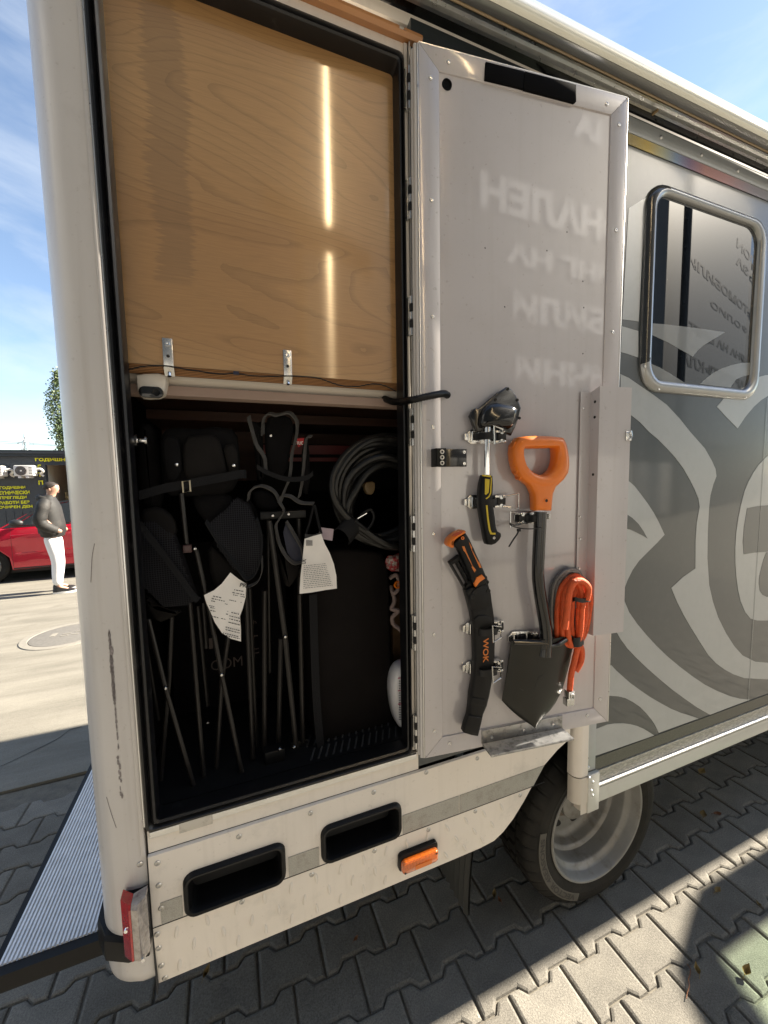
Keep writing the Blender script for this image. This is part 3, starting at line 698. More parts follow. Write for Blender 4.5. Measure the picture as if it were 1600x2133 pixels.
# strips between verticals so that the two vent openings stay open
xs = sorted(set([-0.211, VL[0] + 0.012, VL[1] - 0.012, VR[0] + 0.012, VR[1] - 0.012, 0.60] + [x for x, z in skirt if x > 0.6]))
zs0 = [0.520, 0.54, 0.57, 0.60, 0.63, 0.66, 0.682, VL[3] - 0.012, 0.857]
def zlow(x):
    for (x0, z0), (x1, z1) in zip(skirt[1:10], skirt[2:11]):
        if x0 <= x <= x1 + 1e-9: return z0 + (z1 - z0) * (x - x0) / (x1 - x0)
    return 0.520 if x < 0.7 else 0.806
for i in range(len(xs) - 1):
    x0, x1 = xs[i], xs[i + 1]; a, c = zlow(x0), zlow(x1)
    lev = [0.0] + [0.12, 0.3, 0.5, 0.7, 0.9, 1.0]
    hole = (abs(x0 - VL[0] - 0.012) < 1e-6) or (abs(x0 - VR[0] - 0.012) < 1e-6)
    zt0 = [a + (max(a, 0.69) - a) * t for t in lev] + [max(a, VL[3] - 0.011), 0.857]
    zt1 = [c + (max(c, 0.69) - c) * t for t in lev] + [max(c, VL[3] - 0.011), 0.857]
    for k in range(len(zt0) - 1):
        if hole and k == 6: continue
        if zt0[k + 1] - zt0[k] < 1e-6 and zt1[k + 1] - zt1[k] < 1e-6: continue
        V = [FS(x0, zt0[k], 0), FS(x1, zt1[k], 0), FS(x1, zt1[k + 1], 0), FS(x0, zt0[k + 1], 0)]
        b.add(V, [[0, 1, 2, 3]], cream)
bm_path = [(x, z) for x, z in skirt[:11]]
for (x0, z0), (x1, z1) in zip(bm_path[:-1], bm_path[1:]):
    p0, p1 = FS(x0, z0, 0), FS(x1, z1, 0); nin = Vector((0, 0.028, 0.004))
    b.add([p0, p1, p1 + nin, p0 + nin], [[0, 1, 2, 3]], cream)
b.add([FS(-0.211, 0.857, 0), FS(1.04, 0.857, 0), FS(1.04, 0.860, -0.006), FS(-0.211, 0.860, -0.006)], [[0, 1, 2, 3]], cream)
skirt_o = part(b, 'skirt_panel', van, 'cream lower skirt with embossed tread dashes', recalc=False)
b = MB()
b.rect(FW, -0.211, 0.93, 0.6815, 0.6828, 0.0055, 0.0072, crack_m)
b.rect(FW, -0.2135, -0.2115, 0.51, 0.86, -0.012, 0.0045, crack_m)
part(b, 'panel_seam', skirt_o)
def vent(X0, X1, Z0, Z1, nm):
    b = MB(); o = rrect(X0, X1, Z0, Z1, 0.026, 5); i_ = rrect(X0 + 0.016, X1 - 0.016, Z0 + 0.016, Z1 - 0.016, 0.014, 5)
    b.frame(FW, o, i_, 0, 0, plastic_k, [(0, 0.004), (0.1, 0.013), (0.35, 0.018), (0.7, 0.016), (1.0, 0.004), (1.0, -0.09)])
    b.ext(FW, i_, -0.091, -0.094, dark_in)
    part(b, 'vent_cup', skirt_o, nm)
vent(*VL, 'black recessed rear vent cup'); vent(*VR, 'black recessed vent cup beside the amber lamp')
for x0, x1 in ((-0.193, VL[0] - 0.003), (VL[1] + 0.006, VR[0] - 0.005), (VR[1] + 0.004, 0.60), (0.603, 0.925)):
    zz1 = 0.742 if x0 > 0.4 else 0.738; b = MB()
    if x1 > 0.9: b.ext(FW, [(x0, 0.6845), (0.884, 0.6845), (0.928, zz1), (x0, zz1)], 0.0062, 0.0074, tape_m)
    else: b.rect(FW, x0, x1, 0.6845, zz1, 0.0062, 0.0074, tape_m)
    part(b, 'reflective_tape', skirt_o)
# rivets
rv = MB(); rv.lathe((0, 0, 0), (0, -1, 0), [(0.0068, 0), (0.0066, 0.0012), (0.0050, 0.0028), (0.0030, 0.0032), (0.0026, 0.0020), (0.0, 0.0018)], alu_w, 12)
rvm = rv.mesh('rivet')
for a, c in ((329, 1793), (332, 1839), (337, 1886), (498, 1738), (646, 1690), (504, 1874), (649, 1818), (328, 1941), (331, 1973), (336, 2015), (343, 2046), (777, 1647), (779, 1769), (886, 1606), (992, 1577),
             (891, 1725), (988, 1687), (1081, 1654), (292, 1800)):
    p = onY(a, c, WALL); z = p.z
    y = WALL - (tuck(z) if p.x > -0.211 else 0.0)
    inst(rvm, 'rivet', van, (p.x, y + 0.0003, z))
# embossed tread dashes
ds = MB()
ds.rings([[Vector((0.0045 * math.cos(2 * math.pi * j / 12) * k, -dy, 0.022 * math.sin(2 * math.pi * j / 12) * k)) for j in range(12)] for k, dy in ((1.0, -0.0004), (0.8, 0.0020), (0.45, 0.0032))], cream, False, True)
dm = ds.mesh('tread_dash', sharp=60)
for row, z0, off in ((0, 0.650, 0.0), (1, 0.598, 0.034), (2, 0.552, 0.0)):
    for k in range(18):
        x = -0.165 + off + k * 0.066
        if zlow(x) > z0 - 0.03 or x > 0.78: continue
        if 0.39 < x < 0.54 and z0 < 0.64: continue
        tl = R(-6 if k % 2 else 8)
        inst(dm, 'tread_dash', skirt_o, (x, WALL - tuck(z0) - 0.0002, z0), (0, tl if x < 0.5 else R(-28), 0), (1, 1, 0.85))
# amber side lamp
b = MB(); ml = rrect(0.400, 0.524, 0.572, 0.630, 0.012, 4)
b.ext(FS, ml, -0.002, 0.014, plastic_k, 0.003)
b.ext(FS, rrect(0.405, 0.520, 0.574, 0.617, 0.011, 4), 0.0145, 0.028, amber, 0.006)
for k in range(22): b.rect(FS, 0.411 + k * 0.0047, 0.4125 + k * 0.0047, 0.590, 0.612, 0.0278, 0.0288, orange)
b.ext(FS, rrect(0.445, 0.497, 0.580, 0.595, 0.003, 3), 0.0278, 0.0295, orange)
b.cyl(FS(0.413, 0.582, 0.0275), FS(0.413, 0.582, 0.0292), 0.003, rubber, 8); b.cyl(FS(0.512, 0.608, 0.0275), FS(0.512, 0.608, 0.0292), 0.003, rubber, 8)
part(b, 'side_marker_lamp', van, 'amber side marker lamp on the skirt')
# tail lamp at the corner + black bumper end
b = MB()
b.box(-0.262, -0.2135, 0.946, 0.985, 0.664, 0.786, plastic_k)
tl_ = part(b, 'tail_lamp', van, 'red and clear corner tail lamp')
b = MB(); b.rings([[(-0.2635, 0.945, z), (-0.244, 0.926 - k, z), (-0.240, 0.926 - k, z), (-0.240, 0.95, z), (-0.2635, 0.97, z)] for z, k in ((0.660, 0.0), (0.668, 0.006), (0.788, 0.006), (0.796, 0.0))], red_lens)
b.cyl((-0.252, 0.938, 0.735), (-0.254, 0.928, 0.735), 0.004, chrome, 8)
part(b, 'red_lens', tl_)
b = MB(); b.rings([[(-0.2395, 0.926 - k, z), (-0.226, 0.920 - k, z), (-0.214, 0.936, z), (-0.214, 0.96, z), (-0.2395, 0.95, z)] for z, k in ((0.660, 0.0), (0.668, 0.006), (0.788, 0.006), (0.796, 0.0))], clr_lens)
b.cyl((-0.223, 0.924, 0.668), (-0.223, 0.914, 0.668), 0.004, chrome, 8)
part(b, 'clear_lens', tl_)
b = MB()
b.rings([[(x, y - k, z) for x, y in ((-0.222, 0.99), (-0.222, WALL - 0.012), (-0.262, WALL - 0.010), (-0.312, 0.985), (-0.338, 1.035), (-0.340, 1.09), (-0.30, 1.09), (-0.30, 1.03))] for z, k in ((0.612, -0.014), (0.622, -0.002), (0.645, 0), (0.668, -0.004), (0.674, -0.012))], plastic_k)
part(b, 'bumper_end', van, 'black rubber bumper end below the tail lamp')
# ribbed rear step
stepo = MB()
BX0, BX1, BY0, BZ = -0.546, -0.322, 1.085, 0.605
sec = []; nrib = 25
for i in range(nrib):
    x = BX0 + (BX1 - BX0) * i / nrib; wdt = (BX1 - BX0) / nrib
    sec += [(x + wdt * 0.05, BZ - 0.006), (x + wdt * 0.22, BZ), (x + wdt * 0.70, BZ), (x + wdt * 0.85, BZ - 0.006)]
sec += [(BX1, BZ - 0.02), (BX0, BZ - 0.02)]
alu_step = mat('ribbed_step_aluminium', (0.80, 0.81, 0.83), 0.42, 0.25, var=0.10, vscale=25, col2=(0.66, 0.66, 0.67), c2scale=30, c2lo=0.55, c2hi=0.8)
stepo.rings([[(x, y, z) for x, z in sec] for y in (BY0, 3.1)], alu_step)
st_o = part(stepo, 'rear_step', van, 'ribbed aluminium rear step plate', sharp=20)
b = MB(); b.box(BX0 - 0.004, BX1, BY0 - 0.024, BY0 - 0.0005, BZ - 0.046, BZ - 0.004, plastic_k); b.box(BX0 - 0.016, BX0 - 0.0005, BY0 - 0.024, 3.1, BZ - 0.046, BZ - 0.008, plastic_k)
b.box(BX0, BX1, BY0, 3.1, BZ - 0.044, BZ - 0.022, under)
part(b, 'step_edge', st_o, 'black rubber edge of the step')

# ---- right-hand body: graphics, trims, window
b = MB()
def rg2(pts): return pl(crop(1250, 900, 2.6667, pts), WALL)
def rg1(pts): return pl(crop(1280, 200, 3.0469, pts), WALL)
LIGHT = [
  rg1([(36, 1765), (90, 1790), (170, 1845), (250, 1900), (330, 1960), (410, 2045), (480, 2133)]) + rg2([(580, 90), (620, 160), (640, 205), (645, 245), (628, 290), (612, 350), (604, 420), (597, 550), (595, 700), (605, 850), (625, 940), (655, 1030), (700, 1120), (745, 1190), (790, 1240), (860, 1275), (933, 1281), (1040, 1270), (1130, 1235), (1160, 1325), (1050, 1360), (933, 1373), (800, 1366), (740, 1345), (690, 1318), (645, 1285), (600, 1238), (550, 1160), (500, 1080), (460, 1010), (425, 940), (395, 865), (460, 805), (528, 757), (529, 600), (536, 500), (552, 415), (545, 370), (525, 320), (495, 260), (460, 200), (415, 140), (370, 90), (320, 40)]) + rg1([(220, 2133), (160, 2070), (98, 2020), (40, 1985)]),
  rg2([(150, 265), (190, 300), (225, 345), (262, 395), (295, 445), (325, 500), (357, 570), (320, 610), (285, 645), (250, 680), (215, 715), (180, 765), (150, 825), (130, 880), (135, 940), (160, 1000), (205, 1065), (255, 1125), (310, 1185), (370, 1243), (440, 1302), (510, 1355), (580, 1402), (650, 1438), (720, 1466), (775, 1480), (832, 1486), (720, 1527), (610, 1570), (540, 1530), (465, 1478), (400, 1430), (330, 1372), (260, 1310), (200, 1253), (150, 1200), (112, 1148), (85, 1098), (40, 1100), (0, 1090), (20, 265)]),
  rg2([(62, 1295), (90, 1325), (120, 1352), (165, 1392), (220, 1432), (275, 1470), (330, 1502), (390, 1535), (450, 1560), (500, 1575), (545, 1590), (340, 1664), (326, 1670), (318, 1655), (305, 1628), (285, 1597), (255, 1560), (220, 1525), (180, 1498), (140, 1477), (100, 1467), (50, 1464), (30, 1466), (30, 1300)]),
  rg2([(0, 1640), (40, 1624), (80, 1618), (125, 1617), (165, 1622), (205, 1632), (240, 1647), (275, 1668), (300, 1685), (0, 1788), (-40, 1800), (-40, 1655)]),
  rg2([(1010, 85), (960, 108), (915, 145), (880, 182), (850, 225), (822, 277), (800, 330), (782, 400), (766, 480), (755, 560), (750, 640), (750, 720), (755, 800), (765, 875), (780, 940), (805, 1000), (835, 1036), (870, 1046), (933, 1046), (1010, 1030)]),
  rg1([(88, 716), (150, 675), (215, 636), (195, 700), (170, 1100), (152, 1432), (100, 1424), (48, 1418)]),
  rg1([(46, 1462), (150, 1492), (150, 1660), (90, 1640), (40, 1625)]),
  rg1([(648, 1972), (700, 1912), (760, 1858), (850, 1800), (960, 1772), (1060, 1770), (1060, 1880), (975, 1902), (930, 1930), (885, 1970), (830, 2035), (780, 2110), (715, 2045)]),
]
DARK = [rg2([(140, 452), (175, 475), (210, 508), (238, 548), (262, 592), (235, 575), (200, 557), (170, 543), (140, 535)]),
        rg2([(815, 422), (870, 411), (940, 405), (1020, 402), (1020, 655), (920, 665), (850, 670), (796, 679), (791, 610), (797, 530)]),
        rg2([(921, 667), (905, 710), (893, 755), (883, 800), (880, 840), (885, 880), (900, 903), (922, 915), (1020, 915), (1020, 657)])]
gw = []
for k, p in enumerate(LIGHT):
    b = MB(); b.ext(FW, p, 0.0002, 0.0011, wall_lt); part(b, 'graphic_stripe', van, 'light grey sweeping film graphic', sharp=60)
for p in DARK:
    b = MB(); b.ext(FW, p, 0.0012, 0.0019, wall_dk); part(b, 'graphic_cutout', van, 'dark grey cut in the light graphic', sharp=60)
b = MB(); b.rect(FW, 2.071, 2.0725, 0.70, 2.0, 0.0022, 0.0028, wall_lt); part(b, 'panel_joint', van)
# top strip, holographic tape, upper rivets
b = MB(); b.rect(FW, 0.9, VX1, 2.776, 2.8235, 0.0012, 0.004, wall_lt, 0.001)
part(b, 'top_strip', van)
b = MB(); b.rect(FW, 0.9, VX1, 2.742, 2.7748, 0.0012, 0.0024, rainbow)
part(b, 'holographic_tape', van, 'reflective tape with painted iridescent sheen along the top of the wall')
rl = MB(); rl.lathe((0, 0, 0), (0, -1, 0), [(0.006, 0), (0.0058, 0.002), (0.004, 0.0045), (0.0, 0.005)], alu, 12)
rlm = rl.mesh('rivet')
for k in range(8):
    inst(rlm, 'rivet', van, (1.374 + k * 0.2075, WALL - 0.004, 2.799))
# lower trims
b = MB(); b.rect(FW, 1.118, VX1, 0.6505, 0.6975, 0.0013, 0.0026, tape_d)
part(b, 'lower_tape', van, 'dark reflective tape above the bottom rail')
b = MB()
prof = [(0.0, 0.6035), (0.010, 0.6035), (0.014, 0.600), (0.0145, 0.5955), (0.011, 0.590), (0.0, 0.5875)]
b.rings([[FW(x, z, d) for d, z in prof] for x in (1.12, VX1)], alu, True, True, True)
bch = MB(); bch.rings([[FW(x, z, d) for d, z in ((0.0, 0.649), (0.0055, 0.648), (0.007, 0.640), (0.003, 0.634), (0.0032, 0.610), (0.0055, 0.6045), (0.0, 0.604))] for x in [1.12 + 0.06 * i for i in range(92)]], chan_m)
part(bch, 'rail_channel', van, 'mottled aluminium channel above the bright bead')
btrim = part(b, 'bottom_rail', van, 'bright aluminium rail along the lower edge')
b = MB(); b.rings([[FW(x, z, d) for d, z in ((-0.02, 0.5855), (0.009, 0.5855), (0.010, 0.58), (0.008, 0.530), (0.003, 0.523), (-0.02, 0.523))] for x in (1.125, VX1)], lower_p)
part(b, 'lower_rail', van, 'light painted rail under the bright rail')
b = MB(); cs = []
for i in range(9):
    a = R(90 * i / 8); cs.append((1.066 + 0.030 - 0.030 * math.sin(a), WALL + 0.018 - 0.030 * math.cos(a)))
cs = [(1.118, WALL - 0.012)] + cs + [(1.0665, WALL + 0.028), (1.118, WALL + 0.028)]
b.rings([[(x, y, z) for x, y in cs] for z in (0.652, 0.869)], cream)
b.rings([[(x + (0.001 - 0.0), y - 0.002, z) for x, y in cs] for z in (0.552, 0.648)], white_pl)
b.rings([[(x if x > 1.09 else x + 0.035, y, z) for x, y in cs] for z in (0.512, 0.5515)], white_pl)
b.rect(FW, 1.1185, 1.162, 0.660, 0.868, 0.0002, 0.006, wall_lt, 0.002)
b.rect(FW, 1.1185, 1.1205, 0.655, 0.868, 0.006, 0.012, alu)
b.rect(FW, 1.119, 1.172, 0.512, 0.652, 0.0002, 0.017, lower_p, 0.003)
part(b, 'corner_trim', van, 'cream rounded trim at the wheel side corner')
for a, c in ((1232, 1604), (1229, 1622), (1236, 1630), (1233, 1648), (1236, 1658)):
    p = onY(a, c, WALL - 0.02); inst(rlm, 'rivet', van, (p.x, WALL - (0.0165 if p.z < 0.65 else 0.006), p.z))
# window
wo_ = rrect(1.318, 1.985, 1.985, 2.656, 0.085, 7); wi_ = rrect(1.357, 1.937, 2.020, 2.626, 0.062, 7)
def lerp_poly(a, b, t): return [(p[0] + (q[0] - p[0]) * t, p[1] + (q[1] - p[1]) * t) for p, q in zip(a, b)]
b = MB()
b.frame(FW, wo_, wi_, 0, 0, win_fr, [(-0.06, 0.0005), (-0.05, 0.004), (0.0, 0.008), (0.25, 0.017), (0.55, 0.020), (0.85, 0.017), (1.0, 0.010), (1.0, -0.004)])
win = part(b, 'side_window', van, 'dark tinted side window with rounded satin frame', sharp=50)
b = MB()
seg = [i for i, p in enumerate(wo_)]
b2 = MB()
sub_o = [p for p in wo_ if p[0] < 1.42 and p[1] > 2.07]; sub_i = [q for p, q in zip(wo_, wi_) if p[0] < 1.42 and p[1] > 2.07]
sub_o = sub_o + [(1.318, 2.09)]; sub_i = sub_i + [(1.366, 2.09)]
rgs = [[FW(o[0] + (i[0] - o[0]) * t, o[1] + (i[1] - o[1]) * t, d + 0.0006) for o, i in zip(sub_o, sub_i)] for t, d in ((-0.05, 0.004), (0.0, 0.008), (0.25, 0.017), (0.55, 0.020))]
b2.rings(rgs, win_dk, False, False, False)
part(b2, 'frame_film', win, 'dark film on the rear side of the window frame', recalc=False, sharp=50)
b = MB(); b.ext(FW, inset(wi_, 0.0005), -0.006, 0.003, glass)
part(b, 'window_pane', win)
def gpl(pts): return pl(crop(1280, 200, 3.0469, pts), WALL - 0.003)
FG = at(WALL - 0.0032)
for p in (gpl([(222, 1442), (330, 1450), (450, 1465), (580, 1482), (700, 1500), (650, 1530), (600, 1560), (560, 1585), (530, 1612), (510, 1635), (495, 1655), (455, 1630), (400, 1600), (330, 1560), (222, 1510)]),
          gpl([(220, 1695), (280, 1720), (350, 1760), (400, 1792), (460, 1830), (300, 1815), (245, 1775)]),
          gpl([(540, 1828), (580, 1793), (625, 1758), (680, 1730), (740, 1708), (800, 1695), (866, 1692), (860, 1770), (810, 1780), (770, 1800), (735, 1850), (640, 1840)])):
    b = MB(); b.ext(FG, p, 0.0, 0.0008, glass_film); part(b, 'window_graphic', win, 'grey film shape on the glass')
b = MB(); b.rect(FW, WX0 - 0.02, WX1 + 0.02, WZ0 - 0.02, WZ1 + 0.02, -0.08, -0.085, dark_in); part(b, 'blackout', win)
scr = MB(); scr.lathe((0, 0, 0), (0, -1, 0), [(0.0045, 0), (0.0042, 0.002), (0.0018, 0.0026), (0, 0.0020)], steel, 10); scm = scr.mesh('screw')
for x, z, dd in ((1.330, 2.565, 0.014), (1.39, 2.646, 0.013), (1.62, 2.648, 0.013), (1.85, 2.648, 0.013), (1.975, 2.40, 0.013), (1.975, 2.10, 0.013), (1.327, 2.06, 0.013), (1.40, 1.991, 0.013), (1.90, 1.992, 0.013)):
    inst(scm, 'screw', win, (x, WALL - dd, z))
# awning case
def xsweep(prof, x0, x1, m, nm, lab=None, sharp=40):
    b = MB(); b.rings([[(x, y, z) for y, z in prof] for x in (x0, x1)], m); return part(b, nm, aw if nm != 'awning_case' else van, lab, sharp=sharp)
case = [(0.966, 2.845), (0.966, 3.002), (0.952, 2.990), (0.930, 2.958), (0.908, 2.926), (0.890, 2.900), (0.876, 2.878), (0.867, 2.862), (0.8645, 2.850), (0.868, 2.840), (0.876, 2.8345), (0.880, 2.845)]
aw = xsweep(case, -0.30, VX1, awn, 'awning_case', 'rounded cream awning case along the top edge', 60)
xsweep([(0.8762, 2.8335), (0.885, 2.829), (0.8965, 2.828), (0.898, 2.840), (0.880, 2.844)], -0.30, VX1, awn_shade, 'shaded_underside', 'underside of the awning case with its shade painted in grey')
xsweep([(0.8985, 2.829), (0.9000, 2.8265), (0.9025, 2.8265), (0.9035, 2.840), (0.8985, 2.840)], -0.30, VX1, tan_line, 'thin_line', 'thin tan line under the case')
xsweep([(0.9045, 2.834), (0.906, 2.828), (0.912, 2.828), (0.914, 2.845), (0.9045, 2.85)], -0.30, VX1, alu, 'front_rail')
xsweep([(0.9145, 2.838), (0.926, 2.834), (0.927, 2.8215), (0.934, 2.8205), (0.936, 2.85), (0.9145, 2.85)], -0.30, VX1, alu, 'lead_rail', 'bright extruded rail under the awning')
xsweep([(0.937, 2.845), (0.969, 2.836), (0.969, 2.85), (0.937, 2.858)], -0.30, VX1, gloss_k, 'gap_seal', 'black gap behind the awning rail')
b = MB()
p = onY(1375, 225, 0.91)
b.box(p.x - 0.003, p.x + 0.003, 0.916, 0.934, 2.815, 2.821, tan)
part(b, 'rail_clip', aw)
# tan drip rail over the locker
b = MB()
dprof = [(0.0005, 2.764), (0.016, 2.762), (0.022, 2.770), (0.022, 2.776), (0.014, 2.776), (0.013, 2.787), (0.0005, 2.790)]
for xa, xb in ((-0.20, 0.430), (0.447, 0.492)):
    b.rings([[FW(x, z, d) for d, z in dprof] for x in (xa, xb)], copper)
b.rings([[FW(x, z, d) for d, z in dprof[:3] + [(0.012, 2.772), (0.0005, 2.774)]] for x in (0.4301, 0.4469)], copper)
part(b, 'drip_rail', van, 'broken tan drip rail above the locker', sharp=25)

# ---- locker interior
IX0, IX1, IY1 = -0.235, 0.64, 1.78
b = MB()
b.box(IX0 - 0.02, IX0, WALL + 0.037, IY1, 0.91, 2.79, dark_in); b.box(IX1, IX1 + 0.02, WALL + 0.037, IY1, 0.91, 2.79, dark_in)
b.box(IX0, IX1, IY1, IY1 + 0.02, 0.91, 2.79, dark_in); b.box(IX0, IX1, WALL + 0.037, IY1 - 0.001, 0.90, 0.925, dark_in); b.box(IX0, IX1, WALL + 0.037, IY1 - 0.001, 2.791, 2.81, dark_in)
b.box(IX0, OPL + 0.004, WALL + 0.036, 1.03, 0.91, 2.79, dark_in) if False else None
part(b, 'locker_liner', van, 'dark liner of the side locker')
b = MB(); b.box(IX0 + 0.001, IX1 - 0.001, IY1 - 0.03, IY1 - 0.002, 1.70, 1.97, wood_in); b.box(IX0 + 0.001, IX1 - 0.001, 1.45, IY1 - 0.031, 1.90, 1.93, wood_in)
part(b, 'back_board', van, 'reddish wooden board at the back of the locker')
b = MB(); b.box(OPL + 0.004, 0.470, 0.998, 1.016, 1.953, 2.788, ply_m)
plyo = part(b, 'plywood_panel', van, 'varnished birch plywood panel closing the upper locker')
b = MB()
b.add([(OPL + 0.004, 0.9985, 1.9525), (0.470, 0.9985, 1.9525), (0.470, 1.0235, 1.9375), (OPL + 0.004, 1.0235, 1.9375), (OPL + 0.004, 1.0235, 1.9525), (0.470, 1.0235, 1.9525)],
      [[0, 3, 2, 1], [0, 1, 5, 4], [2, 3, 4, 5]], ply_e)
part(b, 'layered_edge', plyo, 'bare layered lower edge of the plywood')
zc0 = onY(400, 806, 1.043).z; zl0 = onY(400, 826, 1.038).z
b = MB(); b.rings([[(x, y, z) for y, z in ((1.034, 1.952), (1.038, zc0 + 0.012), (1.053, zc0), (1.068, zc0 - 0.001), (1.068, 1.952))] for x in (IX0 + 0.002, IX1 - 0.002)], ceil_c)
part(b, 'ceiling_rail', van, 'cream rail below the plywood')
b = MB(); b.rings([[(x, y, z) for y, z in ((1.040, zc0 - 0.001), (1.036, zl0), (1.052, zl0 - 0.002), (1.066, zl0 - 0.002), (1.066, zc0 - 0.012), (1.058, zc0 - 0.002))] for x in (IX0 + 0.002, IX1 - 0.002)], ceil_b)
part(b, 'ceiling_lip', van)
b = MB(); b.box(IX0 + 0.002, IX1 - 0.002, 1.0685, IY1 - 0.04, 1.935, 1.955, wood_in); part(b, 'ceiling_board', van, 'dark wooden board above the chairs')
# steel angle brackets, wire with clips
FP = at(1.02)
br = MB()
br.rect(lambda u, v, d: Vector((u, -d, v)), -0.010, 0.010, -0.004, 0.058, 0.0005, 0.003, steel, 0.001)
br.rings([[(-0.010, -0.003, -0.004), (0.010, -0.003, -0.004), (0.010, -0.0005, -0.004), (-0.010, -0.0005, -0.004)], [(-0.010, 0.010, -0.020), (0.010, 0.010, -0.020), (0.010, 0.013, -0.019), (-0.010, 0.013, -0.019)]], steel)
br.lathe((0, -0.003, 0.046), (0, -1, 0), [(0.006, 0), (0.005, 0.002), (0.002, 0.0022), (0, 0.0014)], chrome, 10)
br.cyl((0, -0.0029, 0.020), (0, -0.0035, 0.020), 0.0035, rubber, 10)
br.cyl((0, 0.004, -0.014), (0, 0.001, -0.022), 0.004, chrome, 8)
brm = br.mesh('bracket')
for a in ((352, 766), (600, 786)):
    p = onY(*a, 0.998); inst(brm, 'bracket', plyo, (p.x, 0.998, 1.953))
b = MB()
wpts = [(268, 770), (300, 763), (345, 762), (380, 768), (420, 774), (455, 779), (490, 778), (520, 782), (560, 784), (605, 783), (640, 785), (665, 788), (690, 797), (715, 804), (745, 805), (775, 800), (800, 803), (825, 815)]
b.tube(spline([onY(x, y, 0.9945) for x, y in wpts], 4), 0.0016, rubber, 6)
p = onY(492, 777, 0.994); b.box(p.x - 0.006, p.x + 0.006, 0.990, 0.9965, p.z - 0.004, p.z + 0.003, mat('wire_tape_navy', (0.01, 0.015, 0.04), 0.4))
part(b, 'lead_wire', plyo, 'thin wire stapled along the plywood edge')
# cream camera unit on the left
b = MB(); uo = pl([(287, 783), (350, 781), (351, 805), (345, 829), (300, 832), (291, 822), (287, 795)], 1.035); Fu = at(1.045)
b.ext(Fu, smooth_poly(uo, 1), 0.0, 0.035, white_pl, 0.008)
un = part(b, 'sensor_unit', van, 'cream plastic sensor unit with dark lens')
b = MB(); c_ = onY(315, 817, 1.009); Fl = at(1.0098)
b.ext(Fl, rrect(c_.x - 0.024, c_.x + 0.024, c_.z - 0.012, c_.z + 0.012, 0.0118, 6), 0, 0.003, gloss_k, 0.001); b.lathe((c_.x + 0.010, 1.0068, c_.z), (0, -1, 0), [(0.008, 0), (0.007, 0.003), (0.004, 0.002), (0, 0.002)], plastic_k, 14)
part(b, 'lens', un)
# latch pin on the left jamb
p = onY(292, 918, 1.03)
b = MB(); b.cyl((-0.222, 1.03, p.z), (p.x + 0.010, 1.03, p.z), 0.006, chrome, 12)
b.cyl((p.x - 0.012, 1.03, p.z), (p.x - 0.005, 1.03, p.z), 0.013, steel, 14); b.cyl((p.x + 0.010, 1.03, p.z), (p.x + 0.014, 1.03, p.z), 0.010, steel, 14)
part(b, 'latch_pin', van, 'chrome latch pin on the rear jamb')
# floor mat with tread ridges
b = MB(); b.box(IX0 + 0.01, IX1 - 0.01, 1.02, 1.6, 0.9255, 0.931, rubber)
for k in range(26):
    x = 0.17 + (k % 13) * 0.021; y = 1.03 + (k // 13) * 0.06
    b.box(x, x + 0.004, y, y + 0.045, 0.9312, 0.935, rubber_g) if False else b.add([(x, y, 0.9312), (x + 0.005, y, 0.9312), (x + 0.025, y + 0.045, 0.9312), (x + 0.020, y + 0.045, 0.9312), (x, y, 0.935), (x + 0.005, y, 0.935), (x + 0.025, y + 0.045, 0.935), (x + 0.020, y + 0.045, 0.935)], [[4, 5, 6, 7], [0, 1, 5, 4], [1, 2, 6, 5], [2, 3, 7, 6], [3, 0, 4, 7]], piping)
part(b, 'floor_mat', van, 'black ribbed rubber mat on the locker floor')

# ================================================================== OPEN DOOR (part of the van)
DW, DZ0, DZ1, FRW = 0.608, 0.926, 2.732, 0.0525
b = MB()
b.rect(FD, 0.001, DW - 0.001, DZ0 + 0.001, DZ1 - 0.001, -0.034, -0.0035, doorw)
door = part(b, 'storage_door', van, 'white side locker door swung open against the van')
def rail(poly, lab=None):
    b = MB(); b.ext(FD, poly, -0.0034, 0.0, doorf, 0.0008); return part(b, 'frame_rail', door)
gq = 0.0004
rail([(0 + gq, DZ0), (FRW - gq, DZ0 + FRW), (FRW - gq, DZ1 - FRW), (gq, DZ1)])
rail([(DW, DZ0 + gq), (DW, DZ1 - gq), (DW - FRW, DZ1 - FRW - gq), (DW - FRW, DZ0 + FRW + gq)])
rail([(0.002, DZ1), (FRW, DZ1 - FRW + gq), (DW - FRW, DZ1 - FRW + gq), (DW - 0.001, DZ1)])
rail([(0.002, DZ0), (DW - 0.001, DZ0), (DW - FRW, DZ0 + FRW - gq), (FRW, DZ0 + FRW - gq)])
b = MB(); b.rect(FD, -0.0035, 0.0, DZ0, DZ1, -0.036, -0.001, alu, 0.001); b.rect(FD, DW, DW + 0.003, DZ0, DZ1, -0.036, 0.001, alu, 0.001)
b.rect(FD, 0.0005, DW, DZ1, DZ1 + 0.0025, -0.036, 0.0, alu); b.tube([FD(-0.0065, DZ0, -0.008), FD(-0.0065, DZ1, -0.008)], 0.0048, pillar_m, 10); b.tube([FD(-0.0085, DZ0, -0.022), FD(-0.0085, DZ1, -0.022)], 0.0055, pillar_m, 10)
part(b, 'edge_profile', door)
ds_ = MB(); ds_.lathe((0, 0, 0), (0, -1, 0), [(0.0050, 0), (0.0046, 0.0014), (0.0028, 0.0018), (0.0022, 0.0008), (0, 0.0006)], steel, 12); dsm = ds_.mesh('door_screw')
for a in ((934, 130), (897, 163), (899, 417), (901, 660), (902, 890), (903, 1112), (904, 1322), (905, 1523), (936, 1548), (1264, 217), (1289, 260), (1283, 480), (1276, 692), (1223, 1490), (1250, 1456)):
    u, z = dl(*a); inst(dsm, 'door_screw', door, FD(u, z, 0.0002), (0, 0, -DA))
